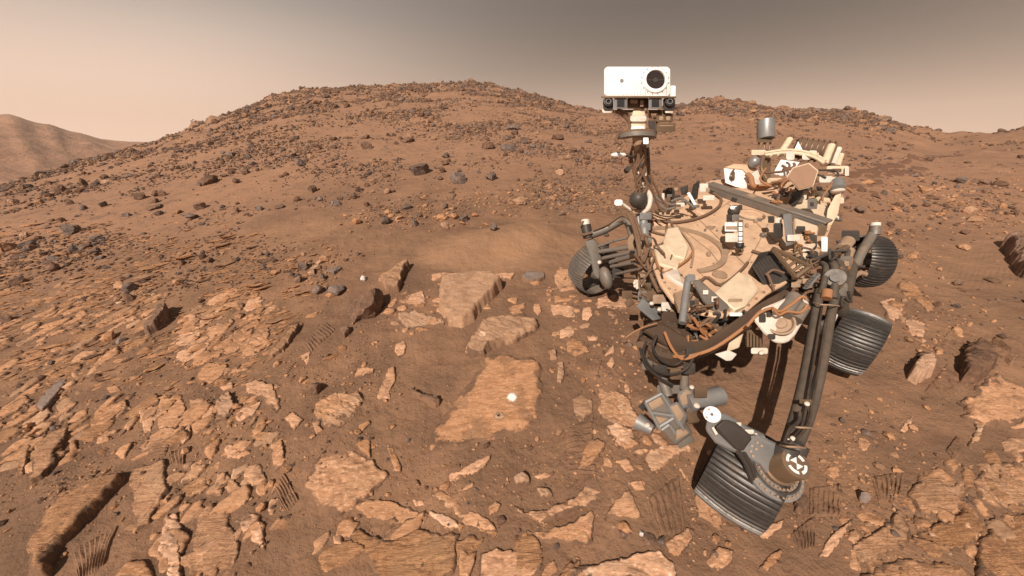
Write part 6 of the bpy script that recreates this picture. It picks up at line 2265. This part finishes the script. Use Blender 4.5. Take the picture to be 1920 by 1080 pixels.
P(b, 'slot_cover', 'dark', cr, .003)
b = MB().tube([KD(x, y, CDp - .05) for x, y in ((1400, 612), (1422, 588), (1446, 578), (1462, 584), (1482, 572), (1504, 556), (1512, 562))], .008, n=8).tube([KD(x, y, CDp - .06) for x, y in ((1448, 576), (1460, 590), (1476, 584), (1500, 586), (1514, 572))], .007, n=8)
P(b, 'orange_cable', 'cable', cr)
b = MB()
for i in range(6):
    b.ball(KD(1496 + i * 4, 588 - i * 2, 1.93), .007, .007, .007, n=8, m=6)
P(b, 'cable_beads', 'cable', cr)
b = MB().cbox(1398, 618, 1430, 652, 2.10, .10, 2)
P(b, 'cradle_base', 'umber', cr, .006)
b = MB()
for i in range(5):
    b.cbox(1400 + i * 6, 620 + i * 3, 1404 + i * 6, 650 + i, 2.08, .02)
P(b, 'base_fin', 'bronze', cr)
b = MB().cbox(1408, 652, 1440, 664, 2.05, .06, 2).ball(KD(1428, 661, 2.02), .02, .012, .012)
P(b, 'lower_clamp', 'white_dusty', cr, .004)

# dusty instrument turret hanging below the shadow drum
TD = 2.08
b = MB().cprism([(1207, 752), (1236, 736), (1254, 744), (1300, 812), (1266, 836), (1236, 800)], TD, .12)
tur = P(b, 'instrument_turret', 'alloy_dusty', arm, .012, 'dust-caked boxy instrument on the arm end')
b = MB()
for q in (((1210, 754), (1240, 738)), ((1222, 774), (1262, 780)), ((1236, 800), (1262, 784)), ((1210, 754), (1238, 806)), ((1240, 738), (1282, 806)), ((1240, 806), (1254, 796)), ((1254, 796), (1266, 812))):
    (x0, y0), (x1, y1) = q
    b.cyl(KD(x0, y0, TD - .012), KD(x1, y1, TD - .012), .011, n=6)
P(b, 'frame_rib', 'alloy', tur)
for q in ([(1214, 756), (1238, 743), (1246, 757), (1221, 770)], [(1226, 780), (1256, 785), (1238, 798)], [(1250, 752), (1258, 760), (1276, 788), (1268, 792)], [(1268, 806), (1284, 802), (1292, 812), (1268, 826)]):
    P(MB().cprism(q, TD - .006, .02), 'dust_plate', 'tan', tur, .003)
b = MB().cprism([(1250, 762), (1272, 752), (1290, 778), (1284, 800), (1270, 800)], TD - .02, .08).cprism([(1268, 742), (1288, 722), (1304, 730), (1300, 760), (1278, 770)], TD + .02, .10)
P(b, 'instrument_box', 'alloy', tur, .010)
P(MB().cprism([(1256, 763), (1270, 757), (1284, 778), (1274, 792)], TD - .026, .02), 'dust_plate', 'tan', tur, .003)
P(MB().cprism([(1273, 744), (1287, 729), (1297, 734), (1294, 754), (1280, 762)], TD + .012, .02), 'dust_plate', 'tan', tur, .003)
b = MB().cprism([(1284, 770), (1300, 758), (1316, 782), (1312, 792), (1290, 796)], TD, .06)
P(b, 'instrument_box', 'bronze', tur, .010)
b = MB().cyl(KD(1288, 756, TD + .02), KD(1352, 741, TD + .05), .056, n=24)
cylm = P(b, 'drill_motor', 'alloy', tur)
P(MB().cyl(KD(1351, 741.3, TD + .05), KD(1356, 740.2, TD + .05), .050, .042, n=24), 'motor_end', 'alloy', cylm)
P(MB().cbox(1302, 726, 1326, 746, TD - .05, .05, 1), 'motor_cover', 'bronze', cylm, .006)
b = MB().cyl(KD(1236, 690, TD + .08), KD(1252, 742, TD + .04), .030, n=10).cyl(KD(1284, 696, TD + .1), KD(1282, 732, TD + .04), .025, n=10).cbox(1232, 722, 1292, 738, TD + .06, .06, 2)
P(b, 'turret_neck', 'alloy_dusty', tur)
b = MB().cyl(KD(1196, 790, TD + .10), KD(1224, 806, TD + .04), .055, .030, n=20)
P(b, 'sensor_cone', 'alloy', tur)
b = MB().ball(KD(1214, 797, TD - .0), .018, .014, .014).ball(KD(1297, 726, TD - .02), .014, .014, .014).ball(KD(1306, 760, TD - .03), .018, .02, .014)
P(b, 'bright_bolt', 'white_dusty', tur)
b = MB().cprism([(1196, 762), (1208, 750), (1236, 738), (1230, 748), (1212, 760), (1206, 772)], TD + .08, .05)
P(b, 'turret_shield', 'dark', tur, .004)
b = MB().cprism([(1262, 812), (1284, 800), (1304, 826), (1274, 842)], TD + .06, .04)
P(b, 'turret_shield', 'alloy_dusty', tur, .004)

# ---- black finned unit and open lattice beside it
b = MB().cprism([(1408, 500), (1424, 474), (1452, 468), (1492, 528), (1470, 546), (1432, 548)], 2.40, .14)
fin = P(b, 'finned_unit', 'black', bevel=.006)
b = MB()
for i in range(8):
    t = i / 7
    x0, y0 = 1410 + t * 34, 500 - t * 26 + (t * t) * 4
    b.cprism([(x0, y0), (x0 + 4, y0 - 3), (x0 + 34, y0 + 44), (x0 + 29, y0 + 47)], 2.375, .03)
P(b, 'cooling_fin', 'dark', fin)
b = MB().tube([KD(1438, 512, 2.34), KD(1446, 530, 2.32), KD(1452, 546, 2.3)], .008).tube([KD(1436, 516, 2.34), KD(1450, 506, 2.33), KD(1470, 512, 2.32)], .008)
P(b, 'wiring', 'brownhose', fin)
b = MB()
tri = [(1449, 466), (1518, 500), (1491, 520)]
for i in range(3):
    (x0, y0), (x1, y1) = tri[i], tri[(i + 1) % 3]
    b.cyl(KD(x0, y0, 2.32), KD(x1, y1, 2.32), .016, n=6)
for t in (.25, .45, .65, .82):
    x0, y0 = 1449 + 42 * t, 466 + 54 * t
    x1, y1 = 1449 + 69 * t, 466 + 34 * t
    b.cyl(KD(x0, y0, 2.32), KD(x1, y1, 2.32), .010, n=6)
P(b, 'lattice_frame', 'bronze')
b = MB()
for i in range(9):
    x, y = 1500 + rg.uniform(-14, 20), 530 + rg.uniform(-16, 16)
    b.cbox(x - 7, y - 5, x + 7, y + 5, 2.34 + rg.uniform(0, .08), .06, 1)
P(b, 'valve_block', 'tan', bevel=.004)
b = MB()
for i in range(6):
    b.washer(KD(1513 + i * 3.2, 537 - i * 4.2, 2.28), CX + CY * -1.1, .012, .024, .006, n=20)
P(b, 'spring_coil', 'alloy')

# ---- equipment on the left side of the deck
b = MB().cprism([(1468, 402), (1484, 400), (1488, 458), (1474, 462)], 2.62, .035)
P(b, 'grey_fin', 'alloy', bevel=.004)
b = MB().prism([K(x, y, .99) for x, y in ((1490, 408), (1536, 424), (1530, 458), (1512, 478), (1494, 470))], (0, 0, -.05))
pl = P(b, 'cream_panel', 'cream', bevel=.008)
b = MB()
for i in range(7):
    x, y = rg.uniform(1495, 1522), rg.uniform(430, 462)
    b.tube([K(x, y, 1.0), K(x + rg.uniform(-10, 12), y + rg.uniform(-6, 6), 1.03), K(x + rg.uniform(-12, 16), y + rg.uniform(-8, 10), 1.0)], .008, n=6)
P(b, 'wiring', 'cable', pl)
b = MB().cbox(1493, 424, 1510, 438, 2.78, .05, 1).cbox(1450, 418, 1468, 446, 2.68, .08, 2).cbox(1440, 405, 1452, 418, 2.80, .06, 1)
P(b, 'fitting_block', 'dark', bevel=.005)
b = MB().cbox(1454, 408, 1466, 422, 2.70, .05, 1).cbox(1476, 440, 1500, 452, 2.60, .05, 1).cbox(1505, 462, 1522, 474, 2.58, .06, 1)
P(b, 'fitting_block', 'white_dusty', bevel=.005)
b = MB().cprism([(1500, 474), (1520, 480), (1506, 510), (1494, 500)], 2.5, .05)
P(b, 'cream_bracket', 'cream', bevel=.005)
# calibration target: pale box stack with a ladder of chips, small black camera on top
b = MB().cbox(1359, 417, 1384, 434, 2.66, .09, 1)
cal = P(b, 'calibration_target', 'white', bevel=.004)
P(MB().cbox(1360, 437, 1384, 454, 2.63, .09, 1), 'target_base', 'white_dusty', cal, .004)
b = MB()
for i in range(5):
    b.cbox(1385, 417 + i * 9, 1392, 424 + i * 9, 2.62, .02)
P(b, 'colour_chip', 'white', cal)
b = MB().cbox(1384, 412, 1393.5, 464, 2.63, .015)
P(b, 'chip_strip', 'bronze', cal)
b = MB().cbox(1361, 424, 1382, 430, 2.655, .01)
P(b, 'dusty_face', 'tan', cal)
b = MB().cyl(KD(1387, 463, 2.56), KD(1387, 456, 2.56), .028, n=14)
P(b, 'black_knob', 'black', cal)
b = MB().cprism([(1374, 464), (1390, 458), (1400, 462), (1392, 468)], 2.57, .02)
P(b, 'foot_plate', 'alloy_dusty', cal)
b = MB().ball(KD(1376, 396, 2.80), .045, .045, .05).cbox(1384, 384, 1392, 394, 2.78, .04, 1).cbox(1362, 402, 1372, 416, 2.78, .05, 1)
sp_ = P(b, 'small_camera', 'dark', bevel=.0)
P(MB().cbox(1369, 386, 1384, 393, 2.76, .05, 2), 'camera_cap', 'white', sp_, .004)
P(MB().cbox(1372, 402, 1386, 415, 2.74, .05, 2), 'camera_body', 'alloy_dusty', sp_, .004)

# ---- rear right corner of the deck: dark box, leaning black panels, hoses
b = MB().cbox(1247, 352, 1265, 376, 3.25, .10, 4)
P(b, 'dark_box', 'dark', bevel=.01)
b = MB().cprism([(1290, 384), (1300, 346), (1312, 338), (1308, 372)], 3.22, .03)
bp = P(b, 'leaning_panel', 'black')
P(MB().cprism([(1288, 362), (1293, 360), (1308, 386), (1304, 390)], 3.15, .03), 'panel_edge', 'white', bp)
b = MB().cprism([(1275, 352), (1290, 346), (1290, 364), (1278, 366)], 3.3, .05)
P(b, 'dark_box', 'dark', bevel=.006)
b = MB()
for pts in ([(1222, 372), (1236, 384), (1250, 392), (1270, 388)], [(1228, 366), (1240, 378), (1262, 384), (1284, 376)], [(1258, 378), (1276, 372), (1290, 380), (1304, 392)]):
    b.tube([KD(x, y, 3.10) for x, y in pts], .012, n=8)
P(b, 'hose', 'alloy_dusty')
b = MB().cbox(1241, 362, 1246, 378, 3.12, .02).cbox(1268, 380, 1284, 388, 3.08, .05, 1).cbox(1312, 344, 1328, 360, 3.3, .06, 1).cbox(1318, 366, 1340, 376, 3.2, .05, 1)
P(b, 'fitting_block', 'white_dusty', bevel=.004)

# ---- more hardware along the front edge and the left flank
for i in range(34):
    t = i / 33
    x = 1204 + 70 * t + rg.uniform(-9, 9)
    y = 470 + 120 * t + rg.uniform(-12, 12)
    d = 2.74 - .34 * t + rg.uniform(0, .08)
    w, h = rg.uniform(6, 17), rg.uniform(6, 16)
    m = ['umber', 'dark', 'tan', 'alloy_dusty', 'bronze', 'white_dusty', 'dark'][i % 7]
    if i % 4 == 1:
        P(MB().cyl(KD(x - w / 2, y - h / 3, d), KD(x + w / 2, y + h / 3, d + .03), h * .3 * d / F_PX, n=12), 'fitting_pipe', m)
    else:
        P(MB().cbox(x - w / 2, y - h / 2, x + w / 2, y + h / 2, d, .10, 1.5), 'fitting_block', m, bevel=.005)
for i in range(30):
    x, y = rg.uniform(1500, 1592), rg.uniform(462, 575)
    d = 2.58 - (y - 500) * .0012 + rg.uniform(-.04, .06)
    w, h = rg.uniform(6, 15), rg.uniform(6, 15)
    m = ['dark', 'umber', 'alloy_dusty', 'dark_tube', 'bronze', 'tan'][i % 6]
    if i % 3 == 1:
        P(MB().cyl(KD(x - w / 2, y + h / 3, d), KD(x + w / 2, y - h / 3, d + .04), h * .35 * d / F_PX, n=12), 'fitting_pipe', m)
    else:
        P(MB().cbox(x - w / 2, y - h / 2, x + w / 2, y + h / 2, d, .09, 1.5), 'fitting_block', m, bevel=.005)
for i in range(14):
    x, y = rg.uniform(1228, 1330), rg.uniform(352, 398)
    d = 3.22 - (y - 350) * .004
    w, h = rg.uniform(5, 14), rg.uniform(4, 10)
    P(MB().cbox(x - w / 2, y - h / 2, x + w / 2, y + h / 2, d, .06, 1), 'fitting_block', ['dark', 'alloy_dusty', 'tan', 'umber', 'bronze'][i % 5], bevel=.004)
for i in range(10):
    p = K(rg.uniform(1320, 1460), rg.uniform(400, 520), .935)
    P(MB().box((p.x, p.y, .945), rg.uniform(.02, .06), rg.uniform(.015, .04), .03, rg.uniform(0, 3)), 'fitting_block', ['tan', 'alloy_dusty', 'bronze'][i % 3], bevel=.004)
for m, k, bx_, d0 in (('dark', 9, (1500, 465, 1595, 575), 2.5), ('brownhose', 7, (1500, 465, 1590, 570), 2.48), ('brownhose', 8, (1190, 440, 1250, 560), 2.66), ('dark', 6, (1570, 440, 1620, 500), 2.95)):
    b = MB()
    for i in range(k):
        x, y = rg.uniform(bx_[0], bx_[2]), rg.uniform(bx_[1], bx_[3])
        pts = []
        for j in range(5):
            pts.append(KD(x, y, d0 + rg.uniform(-.04, .05)))
            x = float(np.clip(x + rg.normal(0, 14), bx_[0], bx_[2]))
            y = float(np.clip(y + rg.normal(4, 12), bx_[1], bx_[3]))
        b.tube(pts, rg.uniform(.006, .013), n=6)
    P(b, 'wiring', m)

# ---- stern: antennas, power unit, boxes
SD = 3.75
b = MB().cprism([(1357, 315), (1392, 319), (1403, 331), (1401, 356), (1378, 350), (1360, 343)], SD, .30)
wb_ = P(b, 'white_box', 'white', bevel=.004)
P(MB().cprism([(1358, 314), (1376, 307), (1412, 309), (1420, 317), (1404, 329), (1392, 318)], SD + .05, .22), 'box_lid', 'deck', wb_, .006)
P(MB().cprism([(1402, 322), (1418, 316), (1427, 326), (1426, 346), (1406, 352)], SD + .06, .2), 'box_side', 'white_dusty', wb_, .008)
b = MB().cbox(1370, 322, 1378, 336, SD - .03, .05, 1).tube([KD(1374, 334, SD - .05), KD(1370, 328, SD - .05), KD(1376, 318, SD - .02)], .010)
P(b, 'cable_port', 'bronze', wb_)
b = MB().tube([KD(1400, 326, SD - .05), KD(1408, 334, SD - .08), KD(1412, 348, SD - .1), KD(1430, 350, SD - .1), KD(1450, 340, SD - .05)], .026, n=10)
P(b, 'orange_hose', 'cable', wb_)
b = MB().ball(KD(1414, 304, SD), .055, .055, .06)
P(b, 'round_fitting', 'alloy', wb_)
# UHF antenna: grey drum on three legs
UD = 3.95
b = MB().lathe(KD(1436, 261, UD), (KD(1436, 226, UD) - KD(1436, 261, UD)), [(.0005, 0), (.082, 0), (.086, .006), (.086, .205), (.080, .212), (.0005, .214)], n=36)
uhf = P(b, 'drum_antenna', 'alloy', label='grey drum antenna on thin legs')
b = MB()
for (x0, x1) in ((1425, 1420), (1436, 1432), (1446, 1442), (1438, 1426)):
    b.cyl(KD(x0, 260, UD), KD(x1, 282, UD + .02), .011, n=8)
b.cbox(1418, 261, 1447, 267, UD - .03, .08, 1)
P(b, 'antenna_leg', 'bronze', uhf)
b = MB().cbox(1409, 281, 1436, 291, UD - .05, .14, 1)
P(b, 'antenna_base', 'cream', uhf, .004)
b = MB().cbox(1428, 292, 1445, 340, UD - .10, .12, 1).tube([KD(1432, 292, UD - .15), KD(1428, 315, UD - .18), KD(1438, 335, UD - .2)], .02, n=8)
P(b, 'antenna_post', 'bronze', uhf)
# long cream truss above the stern
b = MB().tube([KD(1434, 291, 3.8), KD(1476, 286, 3.7), KD(1520, 292, 3.6), KD(1545, 306, 3.5)], .016, n=8).tube([KD(1434, 286, 3.84), KD(1480, 281, 3.74), KD(1524, 288, 3.64), KD(1548, 302, 3.54)], .014, n=8)
for i in range(7):
    b.cyl(KD(1444 + i * 14, 290 + (i - 3) ** 2 * .4, 3.76 - i * .03), KD(1450 + i * 14, 284 + (i - 3) ** 2 * .4, 3.78 - i * .03), .009, n=6)
P(b, 'truss', 'cream')
# power unit: finned brown drum lying across the stern
b = MB().cyl(KD(1490, 277, 4.05), KD(1562, 287, 3.9), .105, n=28)
rtg = P(b, 'power_unit', 'umber')
u_, w_, a_ = frame_from(KD(1562, 287, 3.9) - KD(1490, 277, 4.05))
for k in range(7):
    q = KD(1490, 277, 4.05).lerp(KD(1562, 287, 3.9), (k + .5) / 7)
    P(MB().washer(q, a_, .10, .122, .008, n=28), 'cooling_fin', 'bronze', rtg)
b = MB().cyl(KD(1462, 290, 3.95), KD(1481, 261, 3.98), .034, n=14)
P(b, 'cream_tube', 'cream')
b = MB().cprism([(1485, 289), (1496.5, 265), (1509, 289)], 3.72, .06)
P(b, 'white_wedge', 'white')
b = MB().cprism([(1449, 326), (1464, 299), (1500, 304), (1480, 330), (1462, 330)], 3.60, .12)
P(b, 'white_panel', 'white', bevel=.006)
b = MB().cbox(1474, 283, 1490, 300, 3.66, .08, 2).cbox(1504, 288, 1520, 300, 3.62, .06, 2).cbox(1516, 282, 1532, 296, 3.66, .06, 2)
P(b, 'white_fitting', 'white_dusty', bevel=.005)
for i, (x0, y0, x1, y1) in enumerate(((1545, 308, 1559, 273), (1560, 309, 1572, 279), (1553, 309, 1565, 276), (1570, 312, 1577, 290))):
    P(MB().cyl(KD(x0, y0, 3.62), KD(x1, y1, 3.66), (.034, .030, .022, .026)[i], n=14), 'cream_tube', ('cream', 'white_dusty', 'bronze', 'cream')[i])
b = MB().cbox(1550, 311, 1592, 326, 3.45, .14, 2)
sb = P(b, 'stern_box', 'cream', bevel=.008)
P(MB().cbox(1560, 316, 1578, 322, 3.44, .03, 1), 'box_slot', 'bronze', sb)
P(MB().cbox(1584, 313, 1592, 330, 3.42, .1, 1), 'box_latch', 'white_dusty', sb, .004)
b = MB().cbox(1536, 330, 1562, 343, 3.38, .10, 2).cbox(1560, 332, 1578, 346, 3.40, .1, 2)
P(b, 'stern_box', 'white_dusty', bevel=.006)
b = MB().cyl(KD(1571, 356, 3.28), KD(1571, 340, 3.34), .058, .050, n=22)
dr = P(b, 'metal_drum', 'alloy')
P(MB().ball(KD(1571, 358, 3.27), .055, .055, .022, (CX, CZ, CY)), 'drum_end', 'white_dusty', dr)
P(MB().tube([KD(1580, 352, 3.3), KD(1590, 354, 3.3), KD(1595, 357, 3.3)], .014, n=8), 'drum_pipe', 'cable', dr)
# hexagonal high gain antenna
hx = [(1474, 332), (1486, 314), (1517, 305), (1535, 320), (1525, 350), (1498, 357)]
hga = P(MB().cprism(hx, 3.02, .05), 'hexagon_antenna', 'cream', bevel=.004, label='flat hexagonal antenna dish with a brown face and cream rim')
hc_ = Vector((1505.8, 329.7))
P(MB().cprism([tuple(hc_ + (Vector(q) - hc_) * .92) for q in hx], 3.013, .02), 'antenna_face', 'hga', hga)
b = MB().tube([KD(1500, 350, 3.3), KD(1496, 366, 3.3), KD(1488, 378, 3.2)], .035, n=12).cbox(1484, 360, 1500, 376, 3.22, .08, 2)
P(b, 'antenna_gimbal', 'dark', hga)
for i in range(30):
    x, y = rg.uniform(1450, 1578), rg.uniform(326, 392)
    y += (x - 1450) * .16
    w, h = rg.uniform(8, 22), rg.uniform(6, 15)
    d = 3.42 - (y - 340) * .004 + rg.uniform(-.03, .05)
    if i % 3 == 0:
        P(MB().cyl(KD(x - w / 2, y, d), KD(x + w / 2, y + rg.uniform(-6, 6), d + .04), h * .45 * d / F_PX, n=14), 'fitting_pipe', ['alloy_dusty', 'bronze', 'cream', 'dark'][i % 4])
    else:
        P(MB().cbox(x - w / 2, y - h / 2, x + w / 2, y + h / 2, d, .10, 2), 'fitting_block', ['umber', 'white_dusty', 'tan', 'dark', 'cream', 'bronze'][i % 6], bevel=.005)
b = MB().cbox(1514, 372, 1532, 392, 3.02, .04, 1)
sq = P(b, 'square_plate', 'alloy_dusty', bevel=.004)
P(MB().cbox(1520, 379, 1526, 386, 3.012, .02), 'plate_window', 'dark', sq)
for m, k in (('brownhose', 9), ('cable', 6), ('dark', 6)):
    b = MB()
    for i in range(k):
        x, y = rg.uniform(1430, 1575), rg.uniform(300, 385)
        pts = []
        for j in range(4):
            pts.append(KD(x, y, 3.5 - (y - 300) * .004))
            x, y = float(np.clip(x + rg.normal(0, 14), 1425, 1572)), float(np.clip(y + rg.normal(5, 9), 300, 395))
        b.tube(pts, rg.uniform(.008, .014), n=6)
    P(b, 'wiring', m)
b = MB().cprism([(1552, 392), (1566, 366), (1578, 362), (1572, 400), (1558, 424), (1548, 420)], 3.0, .06)
P(b, 'side_panel', 'cream', bevel=.006)
b = MB().cprism([(1534, 420), (1552, 424), (1544, 452), (1528, 448)], 2.86, .05)
P(b, 'side_panel', 'bronze', bevel=.006)
b = MB().prism([K(x, y, .97) for x, y in ((1470, 384), (1550, 410), (1564, 384), (1500, 372))], (0, 0, -.03))
P(b, 'stern_panel', 'cream', bevel=.006)

for o_ in list(bpy.data.objects):
    if '_o' in o_:
        del o_['_o']
